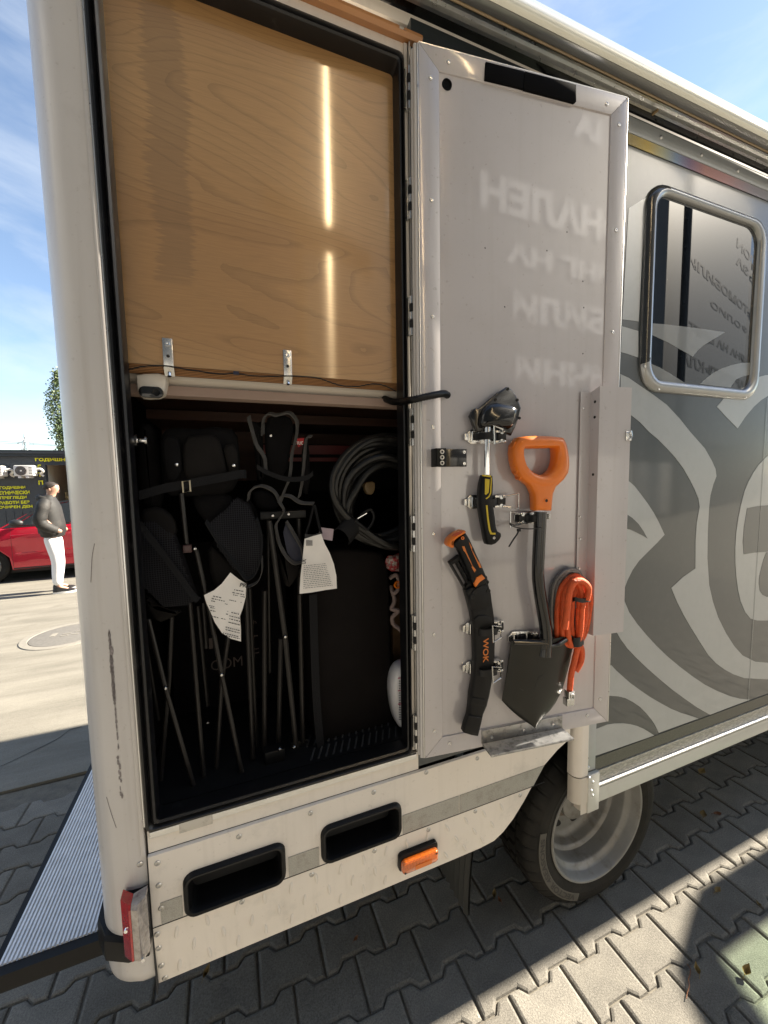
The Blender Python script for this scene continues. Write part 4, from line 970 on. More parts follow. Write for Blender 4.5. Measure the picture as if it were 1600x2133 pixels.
# hole, foam strip, dings
b = MB(); u, z = dl(932, 174); b.lathe(FD(u, z, -0.0038), DN, [(0.013, 0.0), (0.0125, 0.0035), (0.010, 0.0035), (0.009, 0.001), (0, 0.0008)], dark_in, 18)
part(b, 'round_hole', door)
b = MB()
for q in ([(1012, 129), (1092, 149), (1089, 186), (1080, 183), (1010, 166)], [(1093, 149), (1200, 177), (1200, 212), (1196, 215), (1090, 187)]):
    b.ext(FD, dpl(q, 0.004), 0.0002, 0.0055, foam, 0.0015)
part(b, 'foam_strip', door, 'black foam strip along the top of the door')
b = MB()
for q in ((1183, 482), (1141, 521), (1216, 585), (1216, 736), (1218, 640), (1012, 515), (1053, 638)):
    u, z = dl(*q); b.ext(FD, [(u + 0.0022 * math.cos(t) * random.uniform(.5, 1.2), z + 0.0025 * math.sin(t) * random.uniform(.5, 1.2)) for t in [2 * math.pi * k / 7 for k in range(7)]], -0.0036, -0.0030, crack_m)
part(b, 'paint_chip', door)
# corrugated loom from the jamb to the door
cp = [onY(800, 830, 1.05), onY(818, 837, 1.0), onY(836, 836, 0.955)] + [FD(*dl(x, y, d), d) for x, y, d in ((858, 833, 0.045), (885, 827, 0.05), (910, 822, 0.042), (925, 820, 0.025), (932, 823, 0.002))]
path = spline(cp, 9); rr = [0.0092 if i % 2 else 0.0074 for i in range(len(path))]
b = MB(); b.tube(path, rr, plastic_k, 10)
part(b, 'cable_loom', door, 'black corrugated cable loom bridging the hinge gap', sharp=60)
# black latch block
b = MB(); F0 = FD
u0, z1 = dl(907, 934, 0.03); u1, z0 = dl(972, 972, 0.012)
b.rect(FD, u0, u0 + 0.026, z0, z1, 0.0002, 0.040, plastic_k, 0.002); b.rect(FD, u0 + 0.0262, u1, z0, z1, 0.0002, 0.014, gloss_k, 0.002)
for k in (-1, 0, 1): b.lathe(FD(u0 + 0.014, (z0 + z1) / 2 + k * 0.014, 0.0402), DN, [(0.006, 0), (0.0055, 0.0015), (0.003, 0.0015), (0.003, -0.002), (0, -0.002)], alu_w, 12)
for zz in (z0 + 0.008, z1 - 0.008): b.lathe(FD(u1 - 0.008, zz, 0.0142), DN, [(0.005, 0), (0.0045, 0.002), (0.002, 0.0022), (0, 0.0014)], steel, 12)
part(b, 'latch_block', door, 'black latch block on the hinge stile')
# folded aluminium profile on the outer stile
b = MB()
pz0, pz1 = 1.228, 1.935
sec = [(0.478, 0.0003), (0.478, 0.0020), (0.512, 0.0020), (0.5135, 0.034), (0.622, 0.034), (0.622, 0.0322), (0.5155, 0.0322), (0.514, 0.0003)]
b.rings([[FD(u, z + (0.010 if (d > 0.01 and z > 1.5) else 0), d) for u, d in sec] for z in (pz0, pz1)], doorf)
for q in ((1214, 851), (1208, 1076), (1208, 1122), (1206, 1184)):
    u, z = dl(*q, 0.002); b.lathe(FD(u, z, 0.0021), DN, [(0.004, 0), (0.0035, 0.001), (0.001, 0.0008), (0, 0.0004)], steel, 10)
for z in (1.905, 1.862, 1.70): b.cyl(FD(0.5126, z, 0.018), FD(0.5118, z, 0.018), 0.004, rubber, 10)
b.rect(FD, 0.604, 0.6235, 1.795, 1.822, 0.0342, 0.0375, steel, 0.001); b.tube([FD(0.606, 1.815, 0.038), FD(0.617, 1.822, 0.041), FD(0.622, 1.806, 0.040), FD(0.610, 1.797, 0.038)], 0.0025, chrome, 6)
part(b, 'latch_profile', door, 'folded aluminium latch profile on the free edge of the door', sharp=25)
# foot step at the bottom of the door
b = MB(); sm_ = mat('step_angle_aluminium', (0.34, 0.34, 0.34), 0.34, 0.85, var=0.15, vscale=40, col2=(0.10, 0.10, 0.10), c2scale=50, c2lo=0.5, c2hi=0.7)
b.rect(FD, 0.172, 0.440, 0.937, 0.977, 0.0003, 0.0035, sm_, 0.001)
nr = 14; sec = []
for i in range(nr):
    d = 0.004 + 0.050 * i / nr; sec += [(d, 0.9365), (d + 0.0012, 0.9385), (d + 0.0024, 0.9385), (d + 0.0034, 0.9365)]
sec += [(0.0545, 0.937), (0.0545, 0.9325), (0.0036, 0.9325)]
b.rings([[FD(u, z, d) for d, z in sec] for u in (0.173, 0.439)], sm_)
for q in ((1023, 1534), (1089, 1519), (1150, 1507)):
    u, z = dl(*q); b.lathe(FD(u, z, 0.0036), DN, [(0.005, 0), (0.0045, 0.0015), (0.002, 0.0018), (0, 0.001)], steel, 10)
part(b, 'foot_step', door, 'ribbed angle step screwed to the bottom of the door', sharp=25)

# rubber strap clamps (each a sub-part of the door)
def clamp(u0, z0, flip, opened, h, w=1.0, lab=None, gap=0.013):
    b = MB()
    def F(a, v, d): return FD(u0 + flip * a * w, z0 + v, d)
    b.ext(F, [(-0.050, -0.013), (-0.040, -0.019), (0.052, -0.015), (0.058, -0.008), (0.058, 0.008), (0.052, 0.015), (-0.040, 0.019), (-0.050, 0.013)], 0.0003, 0.003, steel, 0.0008)
    b.ext(F, [(-0.060, -0.008), (-0.049, -0.010), (-0.049, 0.010), (-0.060, 0.008)], 0.0003, 0.0035, steel, 0.001)
    b.ext(F, [(-0.062, -0.008), (-0.0602, -0.008), (-0.0602, 0.008), (-0.062, 0.008)], 0.0003, 0.009, steel)
    b.tube([F(a, v, 0.010) for a, v in ((-0.040, -0.013), (-0.040, 0.013), (-0.022, 0.013), (-0.022, -0.013))], 0.0016, chrome, 6, True)
    for s in (-1, 1): b.cyl(F(0.042, s * 0.011, 0.003), F(0.042, s * 0.011, 0.022), 0.005, steel, 8)
    b.ext(F, [(0.030, -0.010), (0.056, -0.009), (0.056, 0.009), (0.030, 0.010)], 0.0032, 0.022, rubber, 0.003)
    for s in (-1, 1):
        b.ext(F, [(0.024, s * 0.0135 - 0.003), (0.055, s * 0.0135 - 0.003), (0.057, s * 0.0135), (0.055, s * 0.0135 + 0.003), (0.024, s * 0.0135 + 0.003)], 0.0032, 0.020, steel, 0.001)
        b.ball(F(0.047, s * 0.0135, 0.021), 0.0042, steel, 8, 6)
    pth = spline([(-0.034, 0.007), (-0.028, 0.012), (-gap - 0.008, h * 0.65), (-gap, h * 0.98), (0.0, h * 1.06), (gap, h * 0.98), (gap + 0.008, h * 0.6), (0.036, 0.018), (0.050, 0.020)], 5)
    P = [F(p[0], 0, p[1]) for p in pth]
    b.band(P, (0, 0, 1), 0.018, 0.0035 * (1 if flip > 0 else -1) * -1, DN, rubber)
    wire = ((0.044, -0.014, 0.018), (0.066, -0.016, 0.024), (0.090, -0.021, 0.030), (0.090, 0.021, 0.030), (0.066, 0.016, 0.024), (0.044, 0.014, 0.018)) if opened else \
           ((0.046, -0.013, 0.022), (0.028, -0.015, h + 0.008), (0.002, -0.023, h + 0.012), (0.000, 0.023, h + 0.012), (0.028, 0.015, h + 0.008), (0.046, 0.013, 0.022))
    b.tube([F(*p) for p in wire], 0.0022, steel, 7)
    return part(b, 'strap_clamp', door, lab)
clamp(0.176, 1.805, 1, False, 0.040, 0.98, 'steel and rubber clamp below the sheathed tool head')
clamp(0.176, 1.632, 1, True, 0.046, 0.98, 'open wire clamp round the yellow and black grip')
clamp(0.322, 1.583, -1, True, 0.038, 0.92, 'wire clamp round the top of the spade shaft', 0.017)
clamp(0.172, 1.283, 1, False, 0.046, 1.0, 'upper clamp round the saw sheath', 0.022)
clamp(0.172, 1.170, 1, False, 0.046, 1.0, 'lower clamp round the saw sheath', 0.022)
clamp(0.298, 1.238, 1, False, 0.012, 0.75, 'clamp hidden behind the spade shoulder', 0.010)
b = MB()
zt = [FD(*dl(x, y, d), d) for x, y, d in ((1062, 1090, 0.034), (1068, 1096, 0.045), (1090, 1101, 0.05), (1115, 1101, 0.05), (1130, 1096, 0.048), (1128, 1086, 0.03), (1100, 1088, 0.03), (1075, 1094, 0.034))]
b.tube(spline(zt, 4, True), 0.0016, rubber, 6, True)
b.tube(spline([FD(*dl(x, y, d), d) for x, y, d in ((1081, 1104, 0.05), (1077, 1113, 0.05), (1070, 1123, 0.048), (1060, 1139, 0.045))], 4), 0.0022, rubber, 6)
q = dl(1081, 1104, 0.05); b.rect(FD, q[0] - 0.004, q[0] + 0.004, q[1] - 0.004, q[1] + 0.003, 0.046, 0.054, rubber, 0.001)
part(b, 'cable_tie', door, 'black cable tie hanging from the spade clamp')

# ================================================================== TOOLS ON THE DOOR
def c7(p): return crop(880, 780, 3.636, p)
def c8(p): return crop(900, 1080, 3.81, p)
def c10(p): return crop(920, 1090, 10.0, p)
hz = FD(0.19, 1.51, 0.02)
hat = thing('sheathed_hand_tool', 'short hand tool with black sheathed head, chrome shaft and yellow and black grip', 'hand tool', hz)
b = MB()
sh = dpl(c7([(650, 88), (690, 110), (722, 155), (742, 200), (760, 250), (745, 320), (715, 400), (686, 460), (640, 440), (590, 412), (540, 402), (480, 425), (440, 436), (412, 420), (388, 360), (370, 310), (395, 258), (440, 250), (510, 190), (570, 140)]), 0.030)
b.ext(FD, sh, 0.008, 0.024, gloss_k, 0.004, 0.004)
bul = dpl(c7([(520, 200), (735, 235), (725, 320), (690, 415), (600, 400), (500, 405), (440, 400), (450, 290)]), 0.040)
b.ext(FD, smooth_poly(bul, 1), 0.020, 0.046, gloss_k, 0.017)
for q in ((650, 108), (722, 192), (738, 330), (400, 280), (556, 190)):
    u, z = dl(*c7([q])[0], 0.026); b.lathe(FD(u, z, 0.0238), DN, [(0.004, 0), (0.0038, 0.0015), (0.0022, 0.0015), (0.002, 0.0005), (0, 0.0005)], rubber, 10)
part(b, 'sheath', hat, 'glossy black moulded sheath', sharp=75)
b = MB(); b.tube([FD(*dl(*c7([(492, 400)])[0], 0.03), 0.03), FD(*dl(*c7([(488, 770)])[0], 0.03), 0.03)], 0.0082, chrome, 14)
part(b, 'shaft', hat, 'chrome shaft')
b = MB(); gp = dpl(c7([(455, 762), (490, 758), (522, 768), (526, 840), (523, 900), (520, 950), (530, 1010), (540, 1080), (548, 1150), (560, 1185), (585, 1200), (588, 1222), (575, 1250), (545, 1280), (515, 1290), (485, 1286), (474, 1250), (462, 1180), (447, 1100), (435, 1030), (428, 970), (431, 900), (438, 830)]), 0.034)
b.ext(FD, gp, 0.012, 0.046, plastic_k, 0.008, 0.008)
u, z = dl(*c7([(543, 1238)])[0], 0.046); b.lathe(FD(u, z, 0.0455), DN, [(0.004, 0), (0.0035, 0.001), (0.002, 0.0005), (0, 0.0005)], steel, 10)
gr_ = part(b, 'grip', hat, 'black rubber grip with yellow inlays', sharp=50)
b = MB()
for q in ([(475, 790), (508, 795), (505, 850), (500, 895), (480, 912), (472, 905)], [(452, 758), (520, 766), (520, 778), (452, 770)],
          [(519, 780), (525, 782), (520, 900), (505, 930), (484, 945), (478, 938), (500, 922), (512, 895)], [(480, 990), (492, 990), (500, 1080), (514, 1170), (524, 1198), (552, 1200), (552, 1213), (516, 1211), (502, 1180), (490, 1100)]):
    b.ext(FD, dpl(c7(q), 0.0462), 0.0455, 0.0472, yellow)
part(b, 'inlay', gr_, 'yellow inlay')

sw = thing('sheathed_saw', 'black sheathed hand saw with orange ended handle, strapped upright on the door', 'hand saw', FD(0.14, 0.99, 0.02))
b = MB(); hd = dpl(c10([(300, 300), (470, 190), (520, 260), (570, 350), (640, 500), (720, 680), (800, 850), (870, 1010), (930, 1150), (860, 1260), (700, 1340), (630, 1250), (590, 1130), (540, 1000), (470, 840), (410, 700), (360, 590), (320, 520), (250, 490), (215, 430), (230, 380)]), 0.032)
b.ext(FD, hd, 0.012, 0.044, plastic_k, 0.007, 0.007)
hd_o = part(b, 'handle', sw, 'black handle with orange strips', sharp=50)
b = MB(); b.ext(FD, smooth_poly(dpl(c10([(105, 420), (130, 330), (190, 270), (260, 215), (350, 160), (430, 135), (475, 150), (485, 190), (400, 240), (300, 300), (230, 370), (222, 430), (245, 480), (215, 505), (165, 500), (120, 470)]), 0.034)), 0.010, 0.047, orange, 0.007, 0.006)
u, z = dl(*c10([(440, 310)])[0], 0.045); b.lathe(FD(u, z, 0.0438), DN, [(0.0048, 0), (0.0045, 0.002), (0.0025, 0.0018), (0.0025, -0.001), (0, -0.001)], orange, 6)
u, z = dl(*c10([(330, 215)])[0], 0.047); b.ext(FD, [(u + 0.0145 * math.cos(t) , z + 0.004 * math.sin(t) + 0.0045 * math.cos(t)) for t in [2 * math.pi * k / 14 for k in range(14)]], 0.0468, 0.0476, mat('orange_dark_recess', (0.32, 0.045, 0.01), 0.6))
part(b, 'end_cap', hd_o, 'bright orange end cap', sharp=50)
b = MB()
for q in ([(425, 478), (475, 478), (512, 580), (645, 885), (718, 972), (685, 1022), (625, 912), (638, 890), (490, 600), (462, 575)], [(568, 388), (635, 500), (628, 545), (762, 800), (786, 812), (830, 922), (796, 932), (748, 832), (622, 552)]):
    b.ext(FD, dpl(c10(q), 0.0445), 0.0432, 0.0452, orange2)
b.ext(FD, dpl(c10([(680, 1262), (728, 1132), (840, 1066), (912, 1148), (800, 1225), (712, 1332)]), 0.046), 0.040, 0.0470, orange, 0.002)
part(b, 'strip', hd_o, 'orange strips')
b = MB()
for q in ([(160, 822), (195, 800), (520, 1370), (500, 1395)], [(285, 800), (330, 775), (575, 1255), (545, 1275)], [(360, 760), (420, 720), (610, 1120), (590, 1180)], [(160, 822), (370, 665), (420, 700), (400, 750), (200, 880)], [(480, 1370), (600, 1140), (720, 1150), (690, 1330), (530, 1400)]):
    b.ext(FD, dpl(c10(q), 0.022), 0.008, 0.024, plastic_k, 0.002)
part(b, 'belt_loop', sw, 'black slotted belt loop', sharp=40)
b = MB(); so_ = dpl(c8([(262, 572), (300, 540), (345, 535), (385, 505), (432, 456), (442, 520), (462, 590), (470, 660), (485, 760), (492, 860), (494, 980), (490, 1100), (478, 1220), (468, 1300), (450, 1400), (430, 1480), (402, 1545), (385, 1620), (360, 1722), (300, 1712), (248, 1695), (262, 1640), (288, 1570), (300, 1480), (306, 1400), (322, 1320), (334, 1230), (338, 1120), (334, 1000), (328, 850), (312, 750), (285, 650)]), 0.026)
b.ext(FD, so_, 0.006, 0.034, plastic_k, 0.006, 0.004)
b.ext(FD, smooth_poly(dpl(c8([(300, 585), (420, 510), (450, 600), (465, 700), (330, 740), (300, 690)]), 0.036)), 0.032, 0.0375, plastic_k, 0.002)
b.ext(FD, smooth_poly(dpl(c8([(330, 770), (470, 770), (482, 850), (345, 900)]), 0.036)), 0.032, 0.0368, plastic_k, 0.002)
b.ext(FD, dpl(c8([(318, 1420), (425, 1440), (415, 1490), (305, 1480)]), 0.036), 0.032, 0.0362, plastic_k, 0.001)
b.ext(FD, dpl(c8([(290, 1560), (398, 1580), (362, 1715), (252, 1690)]), 0.036), 0.032, 0.0375, plastic_k, 0.003)
for q in ((322, 622), (436, 505), (448, 575)):
    u, z = dl(*c8([q])[0], 0.037); b.lathe(FD(u, z, 0.0368), DN, [(0.006, 0), (0.0055, 0.002), (0.0032, 0.002), (0.003, 0.0005), (0, 0.0005)], rubber, 12)
sho = part(b, 'sheath', sw, 'black moulded sheath', sharp=45)
b = MB(); tq = crop(940, 1270, 11.43, [(760, 690), (890, 690), (890, 1250), (760, 1250)])
ua, za = dl(*tq[0], 0.0352); ub, zb = dl(*tq[2], 0.0352)
b.text(FD, 'WOK', ua, za, za - zb, ub - ua, 0.0348, orange2, bold=0.02, rot=R(-90))
part(b, 'lettering', sho, 'orange lettering along the sheath')

sp = thing('garden_spade', 'short spade with orange D-handle, black bent shaft and dark pointed blade', 'spade', FD(0.32, 0.98, 0.03))
b = MB()
og = [(715, 478), (790, 470), (880, 467), (960, 470), (1040, 480), (1062, 520), (1076, 570), (1086, 630), (1090, 690), (1082, 750), (1050, 800), (1005, 842), (960, 865), (900, 872), (840, 860), (780, 825), (730, 785), (695, 725), (678, 650), (672, 590), (678, 530)]
ig = [(752, 560), (800, 560), (880, 560), (940, 558), (992, 556), (998, 570), (999, 600), (998, 630), (992, 665), (982, 695), (962, 728), (940, 748), (915, 760), (890, 764), (860, 760), (825, 745), (795, 722), (770, 690), (756, 655), (748, 620), (746, 585)]
OD, ID = dpl(c7(og), 0.032), dpl(c7(ig), 0.032)
b.frame(FD, OD, ID, 0, 0, orange, [(0.10, 0.010), (0.0, 0.018), (0.0, 0.040), (0.12, 0.050), (0.45, 0.054), (0.85, 0.052), (1.0, 0.044), (1.0, 0.018), (0.9, 0.010), (0.10, 0.010)])
nk = dpl(c7([(770, 800), (800, 770), (850, 785), (890, 790), (940, 780), (985, 755), (1020, 800), (985, 862), (968, 905), (962, 960), (956, 1030), (838, 1030), (837, 960), (833, 905), (810, 855)]), 0.034)
b.ext(FD, nk, 0.014, 0.0515, orange, 0.009, 0.006)
u, z = dl(*c7([(935, 955)])[0], 0.05); b.lathe(FD(u, z, 0.0512), DN, [(0.0075, 0), (0.007, 0.002), (0.0045, 0.002), (0.0042, -0.001), (0, -0.001)], orange, 14)
b.lathe(FD(u, z, 0.0512), DN, [(0.0043, 0.0012), (0, 0.0012)], rubber, 12)
dh = part(b, 'handle', sp, 'orange D-shaped handle', sharp=50)
b = MB()
for k in range(6):
    qx = (676, 676, 680, 688, 700, 725)[k]; qy = (545, 590, 640, 690, 740, 785)[k]
    p0 = dl(*c7([(qx - 4, qy - 30)])[0], 0.025); p1 = dl(*c7([(qx + 8 + k * 3, qy + 8)])[0], 0.03)
    pth = spline([FD(p0[0] + 0.001, p0[1], 0.044), FD(p0[0] - 0.002, p1[1] + 0.002, 0.040), FD(p0[0] - 0.0025, p1[1], 0.028), FD(p0[0] - 0.001, p1[1] + 0.004, 0.016)], 4)
    b.tube(pth, 0.0022, orange, 6)
part(b, 'grip_rib', dh)
b = MB()
sp_p = [(1126, 1066), (1125, 1090), (1123, 1130), (1121, 1175), (1121, 1205), (1125, 1240), (1131, 1275), (1136, 1305), (1138, 1330), (1137, 1345)]
b.tube(spline([FD(*dl(x, y, 0.036), 0.036) for x, y in sp_p], 4), 0.0165, gloss_k, 18)
b.tube(spline([FD(*dl(x, y, 0.036), 0.036) for x, y in ((1133, 1328), (1136, 1345), (1134, 1365))], 4), [0.0168 + 0.0006 * k for k in range(9)], gloss_k, 18, False, (1.0, 0.8))
part(b, 'shaft', sp, 'black tubular shaft with a slight bend')
b = MB()
lft = [(650, 990), (645, 1040), (637, 1090), (628, 1150), (618, 1220), (606, 1290), (594, 1360), (582, 1420), (575, 1466), (620, 1515), (668, 1560), (716, 1600), (760, 1632), (806, 1655)]
rgt = [(1160, 920), (1150, 975), (1142, 1020), (1132, 1080), (1118, 1150), (1100, 1225), (1080, 1300), (1062, 1360), (1038, 1415), (1000, 1485), (955, 1545), (905, 1595), (855, 1632), (812, 1656)]
rows = []
for lp, rp in zip(c8(lft), c8(rgt)):
    row = []; 
    for k in range(13):
        t = k / 12; x = lp[0] + (rp[0] - lp[0]) * t; y = lp[1] + (rp[1] - lp[1]) * t
        d = 0.022 + 0.020 * (1 - (2 * t - 1) ** 2) * 1.0
        u, z = dl(x, y, 0.034); row.append((u, z, d))
    rows.append(row)
for off, flipf in ((0.0, 1), (-0.0025, 1)):
    V = [FD(u, z, d + off) for r_ in rows for u, z, d in r_]; Fa = []
    for i in range(len(rows) - 1):
        for k in range(12): Fa.append([i * 13 + k, i * 13 + k + 1, (i + 1) * 13 + k + 1, (i + 1) * 13 + k])
    b.add(V, Fa, blade_m)
n_ = len(rows) * 13; edge = [i * 13 for i in range(len(rows))] + [i * 13 + 12 for i in range(len(rows))][::-1]
b.f += [[edge[i], edge[(i + 1) % len(edge)], edge[(i + 1) % len(edge)] + n_, edge[i] + n_] for i in range(len(edge))]; b.m += [0] * len(edge)
bl_o = part(b, 'blade', sp, 'dark olive black pointed blade with scratches', sharp=60)
b = MB()
b.tube(spline([FD(*dl(x, y, 0.03), d) for x, y, d in ((1073, 1340, 0.022), (1095, 1338, 0.030), (1118, 1336, 0.038), (1134, 1336, 0.044))], 4), 0.0085, gloss_k, 12)
b.tube(spline([FD(*dl(x, y, 0.03), d) for x, y, d in ((1137, 1342, 0.044), (1155, 1339, 0.042), (1172, 1332, 0.036), (1188, 1326, 0.030), (1203, 1320, 0.024))], 4), [0.006] * 4 + [0.0085] * 13, gloss_k, 12)
part(b, 'shoulder', bl_o, 'rolled foot tread of the blade')
b = MB()
for pts in ([(830, 1290), (850, 1255), (890, 1240)], [(805, 1360), (830, 1310)], [(700, 1350), (725, 1365)]):
    b.tube([FD(*dl(*c8([q])[0], 0.0415), 0.0425) for q in pts], 0.0004, piping, 4)
part(b, 'scratch', bl_o)

rp = thing('tow_rope_coil', 'coiled orange tow rope with black bands and metal end, hanging behind the spade', 'rope', FD(0.46, 1.02, 0.02))
def loop(pts, d0, d1, r, m, seg=10):
    n = len(pts); P = []
    for i, (x, y) in enumerate(pts):
        d = d0 + (d1 - d0) * (0.5 - 0.5 * math.cos(2 * math.pi * i / n)); P.append(FD(*dl(x, y, d), d))
    return spline(P, 6, True)
b = MB()
for xl, xr, top, d0 in ((1160, 1230, 1199, 0.018), (1171, 1221, 1206, 0.028), (1182, 1214, 1212, 0.038), (1190, 1207, 1222, 0.030)):
    pts = [(xl, 1300), (xl + 2, 1255), (xl + (xr - xl) * 0.16, top + 22), ((xl + xr) / 2 + 2, top), (xr - (xr - xl) * 0.13, top + 17), (xr, top + 48), (xr - 2, 1270), (xr - (xr - xl) * 0.13, 1310), (xr - (xr - xl) * 0.3, 1335), ((xl + xr) / 2 - 4, 1345), (xl + 4, 1335)]
    b.tube(loop(pts, d0, d0 + 0.008, 0.0085, orange_rope), 0.0078, orange_rope, 12, True)
tail = [(1222, 1250), (1226, 1225), (1212, 1210), (1195, 1214), (1186, 1236), (1181, 1275), (1176, 1310)]
b.tube(spline([FD(*dl(x, y, 0.058), 0.058) for x, y in tail], 6), 0.0088, orange_rope, 12)
for tl2 in ([(1219, 1235), (1221, 1275), (1213, 1315), (1203, 1350), (1196, 1380), (1190, 1405), (1187, 1436)], [(1210, 1290), (1205, 1330), (1212, 1355), (1210, 1378), (1199, 1398)]):
    b.tube(spline([FD(*dl(x, y, 0.036), 0.036) for x, y in tl2], 6), 0.0084, orange_rope, 12)
part(b, 'rope', rp, 'thick orange rope')
b = MB()
for dx in (0, 7):
    pts = [(1150 + dx, 1300), (1149 + dx, 1250), (1155 + dx, 1215), (1172 + dx, 1193), (1192, 1186 + dx * .6), (1208, 1196), (1218, 1225), (1220, 1270), (1205, 1330), (1170 + dx, 1340)]
    b.tube(loop(pts, 0.010, 0.014, 0.006, grey_rope), 0.0062, grey_rope, 8, True)
part(b, 'steel_cable', rp, 'grey cable looped behind the rope')
b = MB()
b.band(spline([FD(*dl(x, y, d), d) for x, y, d in ((1194, 1250, 0.048), (1198, 1248, 0.064), (1212, 1251, 0.064), (1226, 1249, 0.054), (1229, 1250, 0.034))], 4), (0, 0, 1), 0.012, 0.002, DN, rubber)
b.band(spline([FD(*dl(x, y, d), d) for x, y, d in ((1192, 1336, 0.030), (1196, 1338, 0.046), (1207, 1337, 0.048), (1214, 1333, 0.034), (1213, 1332, 0.020))], 4), (0, 0, 1), 0.028, 0.003, DN, rubber)
part(b, 'band', rp, 'black bands holding the coil')
b = MB(); u, z = dl(1187, 1440, 0.036)
b.rect(FD, u - 0.011, u + 0.010, z - 0.018, z + 0.004, 0.026, 0.046, chrome, 0.002); b.rect(FD, u - 0.013, u + 0.013, z - 0.042, z - 0.019, 0.024, 0.042, steel, 0.003)
b.tube([FD(u - 0.006, z - 0.003, 0.048), FD(u + 0.005, z - 0.004, 0.048), FD(u + 0.004, z - 0.016, 0.048), FD(u - 0.005, z - 0.015, 0.048)], 0.0018, steel, 6, True)
part(b, 'metal_end', rp, 'bright metal end fitting')

# ================================================================== WHEEL, MUD FLAP (parts of the van)
WC = Vector((1.281, 1.045, 0.349)); OUT = Vector((0, -1, 0)); XR = Vector((1, 0, 0))
def tyre(b, c):
    prof = [(0.231, -0.010), (0.236, 0.0), (0.250, 0.008), (0.270, 0.0125), (0.272, 0.0115), (0.290, 0.012), (0.306, 0.008), (0.308, 0.0065), (0.322, -0.002), (0.333, -0.012), (0.340, -0.020), (0.3435, -0.030), (0.3455, -0.050), (0.3460, -0.062), (0.338, -0.063), (0.338, -0.072), (0.3468, -0.073), (0.3472, -0.105), (0.339, -0.106), (0.339, -0.115), (0.347, -0.116), (0.346, -0.15), (0.343, -0.17), (0.330, -0.192), (0.300, -0.202), (0.235, -0.19)]
    def mod(i, k):
        if 8 <= i <= 13: return 0.984 if ((k + (1 if i > 11 else 0)) % 9) == 0 else 1.0
        if 16 <= i <= 17: return 0.970 if (k + 4) % 9 in (0, 1) else 1.0
        if 20 <= i <= 23: return 0.965 if k % 9 in (0, 1) else 1.0
        return 1.0
    b.lathe(c, OUT, prof, tyre_m, 360, False, False, XR, mod)
b = MB(); tyre(b, WC)
whl = part(b, 'wheel', van, 'black tyre of the outer rear wheel', sharp=28)
b = MB(); tyre(b, WC + Vector((0, 0.26, 0))); b.lathe(WC + Vector((0, 0.26, 0)), OUT, [(0.24, 0), (0, -0.02)], under, 40)
part(b, 'inner_wheel', van, 'inner twin wheel in the shadow', sharp=28)
b = MB()
b.lathe(WC, OUT, [(0.231, -0.012), (0.2355, -0.004), (0.2395, 0.006), (0.2365, 0.0105), (0.231, 0.009), (0.226, 0.0), (0.2215, -0.022), (0.214, -0.034), (0.206, -0.038), (0.202, -0.046), (0.2005, -0.075), (0.196, -0.090), (0.186, -0.096), (0.181, -0.104), (0.178, -0.125), (0.168, -0.142), (0.152, -0.150), (0.105, -0.146), (0.098, -0.150), (0.076, -0.150), (0.074, -0.10), (0.060, -0.092), (0.0, -0.09)], rim_m, 96, False, False, XR)
rim = part(b, 'rim', whl, 'deep silver steel rim with oval holes', sharp=40)
for k in range(8):
    a = R(18 + 45 * k); c = WC + Vector((math.cos(a) * 0.128, 0.1462, math.sin(a) * 0.128)); t = Vector((-math.sin(a), 0, math.cos(a))); rr_ = Vector((math.cos(a), 0, math.sin(a)))
    b = MB(); ring = [c + t * (0.022 * math.cos(w)) + rr_ * (0.014 * math.sin(w)) for w in [2 * math.pi * j / 18 for j in range(18)]]
    b.rings([[p + Vector((0, 0.004, 0)) for p in ring], [p + Vector((0, -0.0014, 0)) for p in ring]], under)
    part(b, 'oval_hole', whl)
b = MB()
for k in range(6):
    a = R(30 + 60 * k); c = WC + Vector((math.cos(a) * 0.087, 0.149, math.sin(a) * 0.087))
    b.lathe(c, OUT, [(0.012, 0), (0.012, 0.012), (0.008, 0.022), (0, 0.024)], hub_m, 6)
b.lathe(WC, OUT, [(0.099, -0.1494), (0.076, -0.1494)], hub_m, 40, False, False, XR)
part(b, 'wheel_nut', whl, kind='stuff')
def th_of(px, py): p = onY(px, py, 1.034); return math.atan2(p.z - WC.z, p.x - WC.x)
t0, t1 = th_of(1196, 1869), th_of(1128, 1748)
if t1 > t0: t1 -= 2 * math.pi
rt = 0.2775
def wrap(x, y, d): a = t0 - x / rt; return WC + Vector((math.cos(a) * (rt + y), -0.0134 - d, math.sin(a) * (rt + y)))
b = MB(); b.text(None, 'VECTOR 4SEASONS', 0, 0, (t0 - t1) * rt, 0.0205, 0.0006, tyre_t, bold=0.03, wrap=wrap)
part(b, 'lettering', whl, 'raised lettering on the tyre sidewall')
b = MB(); n = 30; rows_ = [[WC + Vector((math.cos(a) * r_, -0.0126 - 0.0006 * (1 if 0.274 < r_ < 0.303 else -1.0), math.sin(a) * r_)) for a in [t0 + 0.07 - (t0 - t1 + 0.14) * i / n for i in range(n + 1)]] for r_ in (0.2725, 0.275, 0.289, 0.301, 0.3035)]
for i in range(4):
    b.add(rows_[i] + rows_[i + 1], [[j, j + 1, n + 2 + j, n + 1 + j] for j in range(n)], tyre_p)
part(b, 'badge_plate', whl)
b = MB()
rows_ = []
for i in range(9):
    t = i / 8; z = 0.56 - 0.375 * t
    rows_.append([Vector((0.722 - 0.026 * t - 0.012 * math.sin(t * 2.5) + 0.009 * (j % 2) + (0.02 * (1 - t) if j > 20 else 0), 1.048 + 0.36 * j / 24, z)) for j in range(25)])
